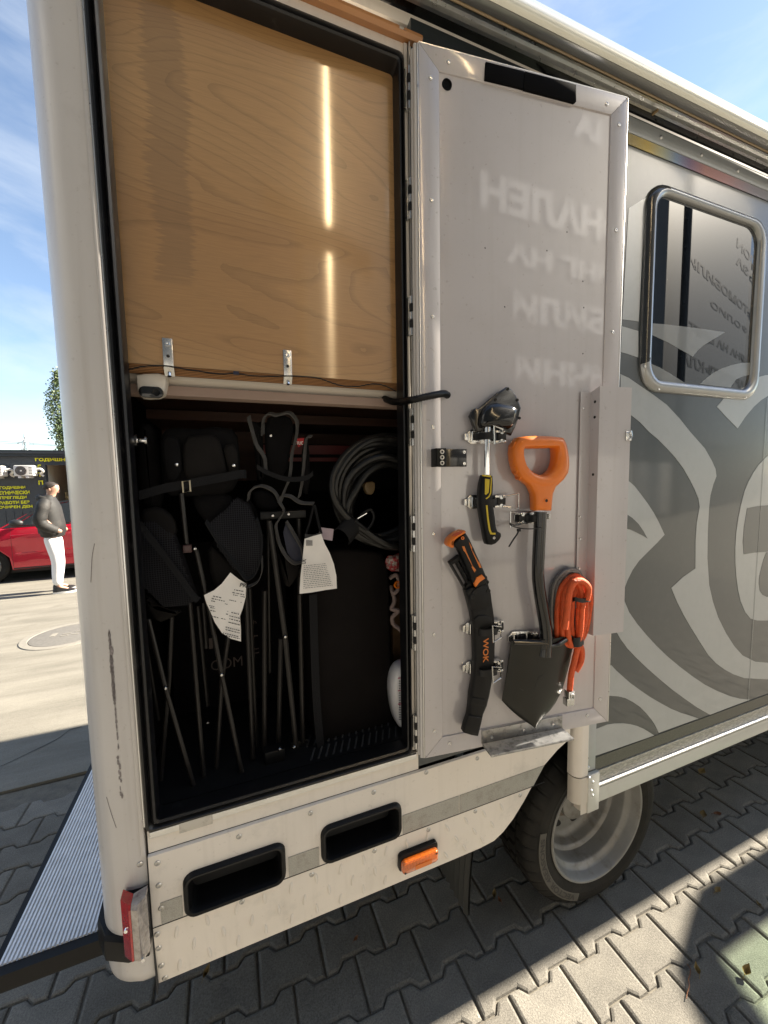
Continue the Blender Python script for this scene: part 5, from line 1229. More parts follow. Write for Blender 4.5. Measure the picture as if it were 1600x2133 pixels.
for off in (0.0, 0.006):
    b.add([p + Vector((off, 0, 0)) for r_ in rows_ for p in r_], [[i * 25 + j, i * 25 + j + 1, (i + 1) * 25 + j + 1, (i + 1) * 25 + j] for i in range(8) for j in range(24)], flap_m)
part(b, 'mud_flap', van, 'ribbed black mud flap ahead of the skirt edge', sharp=10)

# ================================================================== THINGS INSIDE THE LOCKER
def P3(x, y, Y): return onY(x, y, Y)
def puff(b, pts, Y, th, m, bev=0.014, it=1):
    p = smooth_poly(pl(pts, Y), it); b.ext(at(Y), p, -th, 0.0, m, min(bev, th * 0.45), min(bev, th * 0.45))
    return b
def crumple(b, amp, sc, seed):
    for v in b.v:
        n = mnoise.noise_vector(v * sc + Vector((seed, seed * 2.1, 0))); v += n * amp
def pole(name, parent, pts, Y, r=0.0058, m=ctube, lab=None):
    P = [P3(x, y, Y if len(q) == 0 else q[0]) for x, y, *q in pts]
    b = MB(); b.tube(P, r, m, 10); return part(b, name, parent, lab)
def rivet_at(parent, x, y, Y):
    b = MB(); b.lathe(P3(x, y, Y), (0, -1, 0), [(0.0052, 0), (0.005, 0.002), (0.003, 0.0045), (0, 0.005)], steel, 10); part(b, 'pole_rivet', parent)
def sheet(b, pts, Y, m, wav=0.006, seed=0, th=0.0006):
    p = pl(pts, Y); b.ext(lambda u, v, d: Vector((u, Y - d - wav * mnoise.noise(Vector((u * 14 + seed, v * 9, 0))), v)), p, 0, th, m); return b
def strap(b, pts, Y, w, th, m, wv=(0, 0, 1)):
    b.band(spline([P3(x, y, Y if not q else q[0]) for x, y, *q in pts], 5), wv, w, th, (0, -1, 0), m); return b
mesh_m = mat('black_net', (0.006, 0.006, 0.008), 0.8, spec=0.12)
def net(b, pts, Y, wav, seed, m=None, step=0.0052):
    p = pl(pts, Y); us = [q[0] for q in p]; vs_ = [q[1] for q in p]
    def inside(u, v):
        c = False
        for i in range(len(p)):
            (x0, y0), (x1, y1) = p[i - 1], p[i]
            if (y0 > v) != (y1 > v) and u < (x1 - x0) * (v - y0) / (y1 - y0) + x0: c = not c
        return c
    F_ = lambda u, v: Vector((u, Y - wav * math.sin(min(1, max(0, (v - min(vs_)) / (max(vs_) - min(vs_)))) * 3.1) - 0.004 * mnoise.noise(Vector((u * 20 + seed, v * 20, 0))), v))
    hw = 0.0007
    nu = int((max(us) - min(us)) / step); nv_ = int((max(vs_) - min(vs_)) / step)
    for i in range(nu):
        for j in range(nv_):
            u, v = min(us) + i * step, min(vs_) + j * step
            if not (inside(u, v) and inside(u + step, v + step)): continue
            a, c, d = F_(u, v), F_(u + step, v), F_(u, v + step)
            b.add([a + Vector((0, 0, -hw)), c + Vector((0, 0, -hw)), c + Vector((0, 0, hw)), a + Vector((0, 0, hw))], [[0, 1, 2, 3]], m)
            b.add([a + Vector((-hw, 0, 0)), d + Vector((-hw, 0, 0)), d + Vector((hw, 0, 0)), a + Vector((hw, 0, 0))], [[0, 1, 2, 3]], m)
    return b
net_m = mat('net_cord', (0.022, 0.022, 0.025), 0.8, spec=0.12)

# --- left chair: rolled fabric, strap, net pocket
ca = thing('folding_chair', 'folded black camping chair on the left, rolled in fabric with buckled strap and net pocket', 'folding chair', (-0.08, 1.10, 0.932), 'folded camping chairs in the locker')
b = MB()
puff(b, [(332, 893), (380, 889), (420, 892), (450, 886), (495, 893), (500, 950), (498, 1000), (480, 1030), (400, 1036), (340, 1030), (328, 960)], 1.075, 0.07, fabric, 0.02)
puff(b, [(384, 908), (420, 903), (456, 904), (466, 950), (472, 990), (430, 1000), (386, 1003), (380, 960)], 1.058, 0.02, fabric2, 0.008)
puff(b, [(336, 910), (356, 905), (379, 916), (377, 1000), (345, 1008), (338, 960)], 1.060, 0.02, fabric, 0.008)
puff(b, [(464, 926), (493, 922), (497, 990), (478, 992), (470, 960)], 1.058, 0.02, fabric2, 0.008)
puff(b, [(283, 880), (318, 884), (330, 950), (338, 1062), (300, 1066), (284, 1000)], 1.10, 0.06, fabric, 0.016)
crumple(b, 0.004, 14, 1)
part(b, 'fabric_roll', ca, 'rolled black seat fabric', sharp=70)
b = MB(); strap(b, [(290, 1032), (340, 1018), (385, 1009), (440, 999), (500, 988), (512, 988, 1.06)], 1.047, 0.021, 0.002, webbing)
part(b, 'strap', ca, 'black webbing strap')
b = MB(); b.tube([P3(x, y, 1.0435) for x, y in ((380, 1003), (395, 1001), (397, 1023), (382, 1026))], 0.0022, mat('buckle_cream', (0.6, 0.52, 0.36), 0.35), 6, True); part(b, 'buckle', ca, 'pale metal buckle')
b = MB(); b.ball(P3(368, 968, 1.058), 0.005, steel, 8, 6); b.ball(P3(487, 970, 1.056), 0.005, steel, 8, 6); part(b, 'snap_button', ca, kind='stuff')
b = MB(); puff(b, [(286, 1065), (330, 1056), (362, 1080), (370, 1115), (350, 1135), (300, 1110)], 1.070, 0.04, fabric2, 0.012); crumple(b, 0.003, 18, 2); part(b, 'flap', ca, 'charcoal fabric flap', sharp=70)
b = MB(); puff(b, [(300, 1235), (340, 1270), (384, 1272), (360, 1290), (326, 1302), (304, 1262)], 1.075, 0.03, fabric2, 0.01); crumple(b, 0.003, 18, 2)
part(b, 'flap', ca, 'charcoal fabric flap', sharp=70)
b = MB(); net(b, [(290, 1082), (330, 1085), (365, 1110), (385, 1160), (412, 1240), (395, 1262), (340, 1265), (305, 1225), (290, 1160)], 1.062, 0.02, 3, net_m)
part(b, 'net_pocket', ca, 'black net pocket', kind='stuff', recalc=False)
b = MB(); sheet(b, [(290, 1082), (330, 1085), (365, 1110), (385, 1160), (412, 1240), (395, 1262), (340, 1265), (305, 1225), (290, 1160)], 1.075, mesh_m, 0.004, 4); part(b, 'pocket_lining', ca)
b = MB(); strap(b, [(290, 1092), (325, 1135), (365, 1188), (402, 1240), (414, 1250)], 1.036, 0.015, 0.002, webbing, (0.55, 0, 0.6)); part(b, 'pocket_binding', ca)
for pts, Y in (([(309, 1290), (345, 1433), (405, 1640)], 1.06), ([(358, 1285), (352, 1420), (335, 1625)], 1.10), ([(396, 1255), (411, 1450), (428, 1650)], 1.08), ([(412, 1262), (432, 1470)], 1.2), ([(304, 1340), (330, 1500)], 1.22), ([(378, 1028), (390, 1140)], 1.075)):
    pole('frame_pole', ca, pts, Y)
rivet_at(ca, 345, 1433, 1.053); rivet_at(ca, 407, 1143, 1.065)
b = MB(); b.rect(at(1.07), P3(382, 1140, 1.07).x, P3(400, 1140, 1.07).x, P3(390, 1150, 1.07).z, P3(390, 1134, 1.07).z, 0, 0.012, mat('maroon_joint', (0.05, 0.018, 0.018), 0.4), 0.002); part(b, 'joint', ca)

# --- second chair with net cup holder and paper label
cb = thing('folding_chair', 'folded black camping chair in the middle with net cup holder and cream care label', 'folding chair', (0.03, 1.12, 0.932), 'folded camping chairs in the locker')
b = MB()
puff(b, [(400, 1030), (480, 1026), (492, 1060), (484, 1110), (460, 1130), (428, 1090), (405, 1060)], 1.085, 0.05, fabric, 0.016)
puff(b, [(432, 1130), (470, 1160), (515, 1205), (522, 1235), (470, 1240), (436, 1215)], 1.085, 0.04, fabric2, 0.012)
puff(b, [(512, 1030), (535, 1060), (545, 1110), (530, 1150), (505, 1090)], 1.11, 0.04, fabric, 0.012); crumple(b, 0.004, 16, 5)
part(b, 'fabric_roll', cb, 'bunched black fabric', sharp=70)
cup = [(432, 1092), (470, 1062), (494, 1035), (520, 1050), (540, 1100), (545, 1150), (536, 1192), (514, 1204), (484, 1182), (455, 1140)]
b = MB(); net(b, cup, 1.055, 0.025, 8, net_m); part(b, 'net_cup_holder', cb, 'black net cup holder', kind='stuff', recalc=False)
b = MB(); sheet(b, cup, 1.075, mesh_m, 0.004, 9); part(b, 'cup_lining', cb)
b = MB(); strap(b, [(428, 1086), (446, 1116), (470, 1148), (494, 1182), (514, 1206), (534, 1194), (545, 1160), (546, 1120), (536, 1080)], 1.034, 0.012, 0.003, webbing, (0.3, 0.6, 0.5)); part(b, 'cup_rim', cb)
b = MB(); strap(b, [(545, 1160), (545, 1190), (535, 1212), (515, 1222)], 1.06, 0.010, 0.002, piping, (0.3, 0.6, 0.5)); part(b, 'binding', cb)
lab1 = [(425, 1240), (446, 1230), (462, 1216), (480, 1192), (497, 1206), (513, 1216), (512, 1245), (506, 1268), (500, 1284), (502, 1310), (502, 1336), (480, 1330), (462, 1318), (448, 1298), (438, 1275), (430, 1258)]
b = MB(); sheet(b, lab1, 1.038, paper, 0.010, 2, 0.0008); lo1 = part(b, 'care_label', cb, 'curled cream care label with fine print', sharp=60)
def fprint(b, F, x0, x1, y, Y, seed, tilt, hh=1.1, wav=0.010, ws=2):
    r_ = random.Random(seed); x = x0
    while x < x1:
        w = r_.uniform(1.5, 5.5); xa, xb = x, min(x + w, x1)
        q = [(xa, y + (xa - x0) * tilt - hh), (xb, y + (xb - x0) * tilt - hh), (xb, y + (xb - x0) * tilt + hh), (xa, y + (xa - x0) * tilt + hh)]
        p = pl(q, Y)
        b.add([Vector((u, Y - 0.0030 - wav * mnoise.noise(Vector((u * 14 + ws, v * 9, 0))), v)) for u, v in p], [[0, 1, 2, 3]], ink); x += w + r_.uniform(1, 2)
b = MB(); k = 0
for y0, xa, xb in ((1228, 488, 508), (1234, 484, 509), (1239, 486, 510), (1250, 478, 503), (1242, 444, 462), (1247, 441, 468), (1252, 440, 474), (1262, 436, 470), (1266, 438, 476), (1272, 438, 476), (1284, 440, 470), (1276, 482, 499), (1283, 478, 500), (1289, 478, 500), (1296, 476, 500), (1306, 470, 499), (1311, 470, 499), (1318, 465, 498), (1323, 470, 499)):
    k += 1; fprint(b, None, xa, xb, y0, 1.0375, k, 0.22, 0.9)
part(b, 'fine_print', lo1, kind='stuff', recalc=False)
b = MB(); q0 = P3(499, 1222, 1.0375); b.text(lambda u, v, d: Vector((u, 1.0375 - 0.0032 - 0.010 * mnoise.noise(Vector((u * 14 + 2, v * 9, 0))), v)), 'PR', q0.x, q0.z, 0.016, 0.010, 0, ink, rot=R(-16)); part(b, 'print', lo1, recalc=False)
for pts, Y in (([(409, 1146), (436, 1270), (462, 1405), (514, 1655)], 1.06), ([(478, 1310), (462, 1420), (449, 1640)], 1.10), ([(512, 1225), (527, 1580)], 1.09), ([(520, 1225), (536, 1585)], 1.15), ([(423, 1255), (430, 1350)], 1.2)):
    pole('frame_pole', cb, pts, Y)
rivet_at(cb, 462, 1405, 1.053); rivet_at(cb, 514, 1640, 1.053); rivet_at(cb, 433, 1505, 1.19)

# --- third chair with grey piping and white label
cc = thing('folding_chair', 'folded black camping chair with frayed grey piping and large white label', 'folding chair', (0.19, 1.15, 0.932), 'folded camping chairs in the locker')
b = MB()
puff(b, [(552, 872), (575, 864), (603, 866), (614, 885), (606, 940), (598, 985), (570, 1000), (556, 960)], 1.11, 0.03, fabric, 0.01)
puff(b, [(520, 875), (545, 880), (552, 950), (552, 1000), (536, 1000), (530, 930)], 1.12, 0.03, fabric, 0.01)
puff(b, [(576, 1098), (590, 1150), (612, 1176), (632, 1172), (620, 1205), (597, 1232), (586, 1190)], 1.078, 0.03, fabric2, 0.01)
puff(b, [(524, 1030), (545, 1020), (572, 1032), (584, 1060), (540, 1065)], 1.11, 0.03, fabric, 0.01)
puff(b, [(632, 915), (646, 912), (645, 1030), (628, 1025)], 1.12, 0.02, fabric, 0.006)
crumple(b, 0.003, 16, 7)
part(b, 'fabric_roll', cc, 'black padded back fabric', sharp=70)
b = MB(); sheet(b, [(596, 1086), (612, 1112), (626, 1138), (632, 1166), (612, 1172), (598, 1150), (590, 1110)], 1.072, mat('navy_lining', (0.012, 0.014, 0.03), 0.7), 0.003, 1); part(b, 'pocket_lining', cc)
for pts, w in (([(517, 868), (524, 898), (534, 928), (549, 952), (553, 985)], 0.011), ([(549, 905), (550, 878), (560, 863), (578, 866), (602, 861), (617, 878), (617, 905), (607, 945), (603, 990), (592, 1020), (583, 1046)], 0.012),
               ([(649, 908), (637, 913), (633, 955), (627, 1010), (622, 1035)], 0.012), ([(518, 1042), (524, 1022), (545, 1013), (570, 1024), (582, 1047), (590, 1064), (581, 1080), (574, 1095), (580, 1130), (595, 1158), (612, 1174), (634, 1170)], 0.010),
               ([(583, 1046), (588, 1034), (605, 1035), (625, 1047), (653, 1050)], 0.011), ([(596, 1086), (612, 1113), (626, 1139), (633, 1167)], 0.009)):
    b = MB(); strap(b, [(x, y) for x, y in pts], 1.066, w, 0.004, piping, (0.45, 0.5, 0.45)); crumple(b, 0.0015, 60, 3); part(b, 'piping', cc, 'worn grey edge piping', sharp=60)
b = MB()
for i in range(120):
    t = i / 119; q = spline([(578, 864), (602, 860), (617, 878), (618, 905)], 40); p = q[int(t * (len(q) - 1))]
    a = P3(p[0], p[1], 1.064); d_ = Vector((random.uniform(-.2, 1), random.uniform(-.5, .2), random.uniform(-.2, 1))).normalized() * random.uniform(0.003, 0.007)
    b.add([a, a + Vector((0.0006, 0, 0)), a + d_], [[0, 1, 2]], piping)
part(b, 'frayed_thread', cc, kind='stuff', recalc=False)
b = MB(); strap(b, [(535, 972), (558, 985), (598, 998), (636, 996), (652, 986)], 1.056, 0.013, 0.002, webbing); part(b, 'strap', cc)
b = MB()
b.rect(at(1.10), P3(540, 1070, 1.1).x, P3(634, 1070, 1.1).x, P3(560, 1080, 1.1).z, P3(560, 1064, 1.1).z, 0, 0.03, plastic_k, 0.003); part(b, 'hub_bar', cc)
b = MB(); b.rect(at(1.09), P3(549, 1560, 1.09).x, P3(591, 1560, 1.09).x, P3(560, 1580, 1.09).z, P3(560, 1553, 1.09).z, 0, 0.03, plastic_k, 0.003); b.rect(at(1.13), P3(603, 1560, 1.13).x, P3(640, 1560, 1.13).x, P3(560, 1572, 1.13).z, P3(560, 1546, 1.13).z, 0, 0.03, plastic_k, 0.003); part(b, 'foot_joint', cc)
for pts, Y in (([(561, 1085), (594, 1326), (617, 1555)], 1.065), ([(551, 1230), (551, 1560)], 1.11), ([(585, 1330), (580, 1555)], 1.12), ([(624, 1238), (631, 1545)], 1.10), ([(558, 1080), (562, 1400)], 1.2), ([(622, 1080), (625, 1240)], 1.12)):
    pole('frame_pole', cc, pts, Y, 0.0072 if Y < 1.15 else 0.0055)
rivet_at(cc, 594, 1326, 1.056); rivet_at(cc, 568, 1074, 1.066); rivet_at(cc, 601, 1071, 1.066); rivet_at(cc, 583, 1560, 1.058); rivet_at(cc, 613, 1556, 1.058); rivet_at(cc, 564, 908, 1.105)
b = MB(); strap(b, [(653, 1052), (645, 1085), (636, 1116)], 1.060, 0.008, 0.002, webbing, (0.6, 0.4, 0.1)); strap(b, [(655, 1052), (662, 1085), (669, 1112)], 1.060, 0.008, 0.002, webbing, (0.6, 0.4, 0.1)); strap(b, [(635, 1116), (652, 1117), (669, 1112)], 1.056, 0.010, 0.003, piping); part(b, 'label_loop', cc)
lab2 = [(634, 1122), (650, 1117), (669, 1112), (676, 1132), (687, 1152), (696, 1175), (701, 1200), (702, 1226), (680, 1229), (650, 1234), (624, 1237), (626, 1200), (630, 1160)]
b = MB(); sheet(b, lab2, 1.044, paper, 0.008, 5, 0.0008); lo2 = part(b, 'care_label', cc, 'white care label with barcode and fine print', sharp=60)
b = MB()
for j in range(13): fprint(b, None, 632 + j * 0, 694 - (13 - j) * 1.2, 1178 + j * 3.9, 1.0435, 60 + j, -0.10, 0.45, 0.008, 5)
part(b, 'fine_print', lo2, kind='stuff', recalc=False)
b = MB()
for j in range(9):
    p = pl([(637 + j * 1.5, 1124 + j * 0.1), (637.9 + j * 1.5, 1124 + j * 0.1), (637.9 + j * 1.5, 1136), (637 + j * 1.5, 1136)], 1.0435); b.add([Vector((u, 1.0405 - 0.008 * mnoise.noise(Vector((u * 14 + 5, v * 9, 0))), v)) for u, v in p], [[0, 1, 2, 3]], ink)
q0 = P3(636, 1174, 1.0435); b.text(lambda u, v, d: Vector((u, 1.0404 - 0.008 * mnoise.noise(Vector((u * 14 + 5, v * 9, 0))), v)), 'UK', q0.x, q0.z, 0.014, 0.012, 0, ink, rot=R(82))
part(b, 'barcode', lo2, recalc=False)
b = MB(); sheet(b, [(664, 1098), (695, 1102), (692, 1126), (666, 1122)], 1.062, mat('pinkish_tag', (0.42, 0.33, 0.36), 0.7), 0.003, 4); part(b, 'small_tag', cc, 'small pinkish tag')

# --- black bag on the right with hanging strap, printed bag behind, red box
b = MB(); p = pl([(648, 1150), (700, 1142), (760, 1146), (808, 1156), (814, 1250), (817, 1400), (818, 1560), (740, 1572), (655, 1582), (650, 1400), (646, 1250)], 1.10)
b.ext(at(1.10), smooth_poly(p), -0.30, 0.0, mat('black_bag_cloth', (0.0090, 0.0075, 0.0071), 0.75, spec=0.07, var=0.3, vscale=6, bump=0.2, bscale=150), 0.012); crumple(b, 0.005, 7, 2)
bag = solo(b, 'storage_bag', 'flat black cloth bag standing under the coiled cable', 'bag', P3(735, 1575, 1.10), sharp=60)
b = MB(); strap(b, [(652, 1238), (655, 1350), (660, 1470), (672, 1594)], 1.075, 0.022, 0.002, webbing, (1, 0, 0.06))
solo(b, 'hanging_strap', 'black webbing strap hanging in front of the flat bag', 'strap', P3(672, 1594, 1.075))
b = MB(); b.box(-0.20, 0.17, 1.42, 1.52, 0.9315, 1.50, fabric); crumple(b, 0.004, 9, 4)
pb = solo(b, 'printed_bag', 'black bag with faint pale printed letters behind the chair legs', 'bag', (0.0, 1.45, 0.932))
b = MB(); prn = mat('faint_print', (0.15, 0.115, 0.10), 0.7); Fb = at(1.412)
def ptxt(body, x, y, w, h, rot=0):
    q = P3(x, y, 1.412); b.text(Fb, body, q.x, q.z, w, h, 0, prn, rot=rot, bold=0.0)
ptxt('COM', 440, 1398, 0.10, 0.036); ptxt('F', 528, 1372, 0.020, 0.036); ptxt('h', 528, 1300, 0.010, 0.014); ptxt('Г', 528, 1345, 0.016, 0.036); ptxt('I', 436, 1352, 0.012, 0.036)
part(b, 'printed_lettering', pb)
b = MB(); zr1, zr0 = P3(700, 926, 1.40).z, P3(700, 963, 1.40).z
b.box(0.10, 0.60, 1.40, 1.60, zr0 - 0.10, zr1, dark_in); b.box(0.10, 0.60, 1.397, 1.3995, zr1 - 0.035, zr1 - 0.004, red_d); b.box(0.10, 0.60, 1.397, 1.3995, zr1 - 0.060, zr1 - 0.047, red_d)
solo(b, 'tool_case', 'dark case with red bands behind the coiled cable', 'case', (0.35, 1.5, zr0 - 0.10))
b = MB(); sheet(b, [(614, 914), (634, 912), (632, 924), (622, 932)], 1.10, mat('red_tag', (0.35, 0.01, 0.012), 0.6), 0.0, 1); q = P3(616, 926, 1.098); b.text(at(1.0985), 'nuc', q.x, q.z, 0.020, 0.009, 0, paper, bold=0)
part(b, 'red_tag', cc, 'small red maker tag')

# --- coiled black cable
cab = thing('cable_coil', 'thick black cable coiled into a hank with a wrap strap', 'cable', P3(780, 1140, 1.09))
cbm = mat('cable_sheath', (0.008, 0.0078, 0.0075), 0.34, spec=0.32, var=0.3, vscale=25, col2=(0.06, 0.056, 0.05), c2scale=18, c2lo=0.60, c2hi=0.85)
rnd = random.Random(11)
cable_paths = []
for k in range(13):
    rad = (0.172, 0.166, 0.158, 0.150, 0.144, 0.135, 0.128, 0.120, 0.114, 0.105, 0.150, 0.132, 0.098)[k]
    cxp = P3(805, 1030, 1.08); ox, oz = rnd.uniform(-0.012, 0.018), rnd.uniform(-0.018, 0.010) - (0.172 - rad) * 0.15
    tilt_ = rnd.uniform(-0.03, 0.03); pts = []
    for j in range(20):
        a = 2 * math.pi * j / 20; wob = 1 + 0.05 * mnoise.noise(Vector((math.cos(a) * 1.3 + k * 3.7, math.sin(a) * 1.3, k)))
        # strands gather at the strap, lower left
        gat = max(0.0, math.cos(a - R(232))) ** 3; rr_ = rad * wob * (1 - gat) + (0.140 + 0.006 * (k % 5 - 2)) * gat
        pts.append(Vector((cxp.x + ox * (1 - gat) + rr_ * math.cos(a), 1.062 + 0.006 * (k % 7) + tilt_ * math.sin(a + k) * 0.6, cxp.z + oz * (1 - gat) + rr_ * math.sin(a) * 0.97)))
    cable_paths.append(pts)
    b = MB(); b.tube(spline(pts, 4, True), 0.0104 if k != 5 else 0.0085, cbm, 10, True); part(b, 'cable_turn', cab)
b = MB(); cs_ = P3(728, 1098, 1.052)
b.band(spline([P3(708, 1095, 1.075), P3(716, 1090, 1.052), P3(730, 1098, 1.042), P3(738, 1112, 1.050), P3(736, 1122, 1.085)], 5), (0.72, 0, 0.66), 0.045, 0.003, (0, -1, 0), webbing)
part(b, 'wrap_strap', cab)
b = MB(); b.tube(spline([P3(x, y, 1.04) for x, y in ((740, 1085), (758, 1068), (772, 1062), (779, 1075), (774, 1092), (764, 1104))], 4), 0.0042, plastic_k, 8); b.tube([P3(x, y, 1.04) for x, y in ((740, 1085), (764, 1104))], 0.0042, plastic_k, 8); b.tube([P3(745, 1080, 1.036), P3(764, 1069, 1.036)], 0.0014, chrome, 6)
part(b, 'ring', cab, 'black triangular hanging ring')
b = MB(); p = pl([(759, 1005), (782, 1002), (782, 1020), (776, 1031), (766, 1030), (760, 1018)], 1.16); b.ext(at(1.16), smooth_poly(p), -0.02, 0, tan, 0.004)
solo(b, 'tan_plug', 'tan plastic plug glimpsed through the cable coil', 'plug', P3(770, 1031, 1.16))
# --- narrow stack at the right jamb
rs = MB()
cen = P3(822, 1172, 1.10); rs.ball(cen, 0.036, mat('red_wrapper', (0.30, 0.03, 0.035), 0.4, col2=(0.35, 0.30, 0.27), c2scale=70, c2lo=0.5, c2hi=0.55), 16, 12, (0.8, 0.5, 0.75)); crumple(rs, 0.010, 50, 3)
solo(rs, 'crumpled_wrapper', 'crumpled red and white wrapper beside the front jamb', 'wrapper', cen - Vector((0, 0, 0.028)), sharp=20)
b = MB(); b.tube(spline([P3(x, y, Y) for x, y, Y in ((812, 1205, 1.12), (826, 1198, 1.11), (832, 1222, 1.10), (820, 1236, 1.10), (814, 1222, 1.12), (822, 1250, 1.105), (816, 1268, 1.10), (830, 1272, 1.09), (818, 1285, 1.10), (820, 1300, 1.10), (834, 1312, 1.09), (845, 1330, 1.09))], 6), 0.0065, rope_b, 8)
solo(b, 'rope_bundle', 'knotted pale rope hanging by the front jamb', 'rope', P3(834, 1312, 1.09))
b = MB(); c_ = P3(828, 1218, 1.07); b.lathe(c_, (0, -1, 0), [(0.012, 0), (0.011, 0.004), (0.008, 0.004), (0.007, 0)], orange, 18); b.lathe(c_, (0, -1, 0), [(0.005, 0.003), (0.0035, 0.003)], orange, 12)
solo(b, 'orange_ring', 'small orange plastic ring on the rope bundle', 'ring', c_)
b = MB(); x0 = P3(818, 1300, 1.15).x; b.box(x0, x0 + 0.16, 1.15, 1.17, P3(825, 1500, 1.15).z, P3(825, 1240, 1.15).z, brownp)
solo(b, 'patterned_board', 'brown patterned board behind the white bottle', 'board', (x0 + 0.08, 1.16, P3(825, 1500, 1.15).z))
bt = thing('detergent_bottle', 'white plastic bottle with pink cap tucked behind the front jamb', 'bottle', P3(842, 1525, 1.05))
b = MB(); bp = pl([(862, 1385), (836, 1390), (824, 1410), (819, 1440), (822, 1475), (829, 1508), (838, 1524), (866, 1522)], 1.045); b.ext(at(1.045), smooth_poly(bp), -0.07, 0.0, bottle_w, 0.018, 0.018); part(b, 'body', bt, sharp=60)
b = MB(); q = P3(846, 1390, 1.08); b.cyl(q, q + Vector((0, 0, 0.032)), 0.018, pink, 18); part(b, 'cap', bt, 'pink cap')
b = MB()
for y in (1412, 1438, 1466): b.add([Vector((u, 1.0443, v)) for u, v in pl([(829, y), (842, y - 2), (842, y), (829, y + 2)], 1.0443)], [[0, 1, 2, 3]], pink)
for y in range(1418, 1500, 5):
    b.add([Vector((u, 1.0443, v)) for u, v in pl([(831, y), (839, y), (839, y + 1.4), (831, y + 1.4)], 1.0443)], [[0, 1, 2, 3]], ink)
part(b, 'label', bt, recalc=False)

# ================================================================== YARD BEHIND THE VAN
mh = thing('manhole_cover', 'round iron manhole cover set flush in the pale concrete yard', 'manhole cover', (-1.78, 5.34, 0.0))
b = MB(); b.lathe((-1.78, 5.34, 0.0), (0, 0, 1), [(0.42, 0.0), (0.41, 0.010), (0.345, 0.012), (0.340, 0.006)], concrete_rg, 48, False, False); part(b, 'ring', mh)
b = MB(); b.lathe((-1.78, 5.34, 0.0), (0, 0, 1), [(0.338, 0.0), (0.335, 0.010), (0.315, 0.013), (0, 0.013)], concrete_dk, 48)
cov = part(b, 'cover', mh)
b = MB()
for x, y, w, h in ((-0.16, -0.03, 0.05, 0.10), (-0.05, 0.0, 0.08, 0.02), (0.06, 0.03, 0.08, 0.02), (-0.05, -0.06, 0.07, 0.02), (0.16, 0.02, 0.04, 0.12), (0.05, -0.05, 0.06, 0.02)):
    b.box(-1.78 + x, -1.78 + x + w, 5.34 + y, 5.34 + y + h, 0.0132, 0.016, concrete_rg)
part(b, 'raised_mark', cov, kind='stuff')

# --- red car
CY0 = 8.62
car = thing('red_car', 'red hatchback parked in front of the dark building', 'car', (-2.6, CY0 + 0.9, 0.0))
def cp_(pts): return [(-4.85 + s, z) for s, z in pts]
b = MB(); body = cp_([(0.25, 0.24), (0.06, 0.30), (0.0, 0.50), (0.06, 0.68), (0.30, 0.76), (0.80, 0.86), (1.18, 0.95), (2.0, 0.975), (3.0, 1.0), (4.05, 1.03), (4.30, 0.98), (4.38, 0.70), (4.36, 0.40), (4.2, 0.24), (3.95, 0.235), (3.93, 0.40), (3.82, 0.56), (3.65, 0.63), (3.48, 0.60), (3.33, 0.48), (3.28, 0.235), (1.27, 0.215), (1.24, 0.44), (1.10, 0.58), (0.93, 0.63), (0.76, 0.59), (0.63, 0.45), (0.60, 0.24)])
b.ext(at(CY0), body, -1.74, 0.0, car_red, 0.05, 0.05)
cbody = part(b, 'body', car, 'glossy red body side')
b = MB(); gh = [(-4.85 + s, z) for s, z in ((1.10, 0.93), (1.50, 1.18), (1.95, 1.38), (2.40, 1.455), (3.0, 1.46), (3.6, 1.38), (4.10, 1.02))]
ghi = [(-4.85 + s, z) for s, z in ((1.22, 0.93), (1.60, 1.18), (2.02, 1.37), (2.42, 1.44), (3.0, 1.445), (3.52, 1.36), (4.0, 1.02))]
b.rings([[(x, CY0 + 0.05, z) if z < 1 else (x, CY0 + 0.05 + (z - 1.0) * 0.42, z) for x, z in gh], [(x, CY0 + 1.69, z) if z < 1 else (x, CY0 + 1.69 - (z - 1.0) * 0.42, z) for x, z in gh]], car_red)
part(b, 'roof', car, 'red roof and pillars')
def carwin(pts, nm):
    b = MB(); q = []
    for s, z in pts: q.append(Vector((-4.85 + s, CY0 + 0.046 + max(0, z - 1.0) * 0.42, z)))
    b.rings([q, [p + Vector((0, -0.006, 0)) for p in q]], car_glass); part(b, nm, car)
carwin([(1.36, 0.99), (1.62, 1.19), (1.98, 1.345), (2.22, 1.395), (2.20, 1.01)], 'side_window'); carwin([(2.27, 1.01), (2.30, 1.405), (2.75, 1.425), (3.10, 1.41), (3.15, 1.03)], 'side_window')
b = MB(); q = [Vector((-4.85 + s, CY0 + 0.035 + max(0, z - 1.0) * 0.42, z)) for s, z in ((1.18, 0.955), (1.54, 1.20), (1.95, 1.385), (2.40, 1.455), (2.40, 1.43), (1.97, 1.355), (1.60, 1.185), (1.34, 0.98), (2.25, 1.005), (2.25, 0.985))]
b.rings([q, [p + Vector((0, -0.004, 0)) for p in q]], car_trim); part(b, 'window_trim', car)
b = MB()
for s0, s1 in ((1.30, 1.304), (2.235, 2.241), (3.17, 3.176)): b.rect(at(CY0), -4.85 + s0, -4.85 + s1, 0.28, 0.97, 0.0005, 0.0015, car_trim)
b.rect(at(CY0), -3.55, -1.6, 0.238, 0.262, -0.01, 0.004, car_trim); part(b, 'door_gap', cbody)
b = MB(); b.ball((-4.85 + 1.42, CY0 - 0.07, 1.045), 0.10, car_trim, 14, 10, (1.0, 0.6, 0.62)); b.box(-4.85 + 1.36, -4.85 + 1.46, CY0 - 0.05, CY0 + 0.02, 1.0, 1.03, car_trim); part(b, 'wing_mirror', car, 'dark wing mirror')
b = MB(); b.ext(at(CY0), rrect(-4.85 + 2.0, -4.85 + 2.18, 0.875, 0.905, 0.012, 3), 0.0, 0.03, car_red, 0.008); part(b, 'door_handle', car)
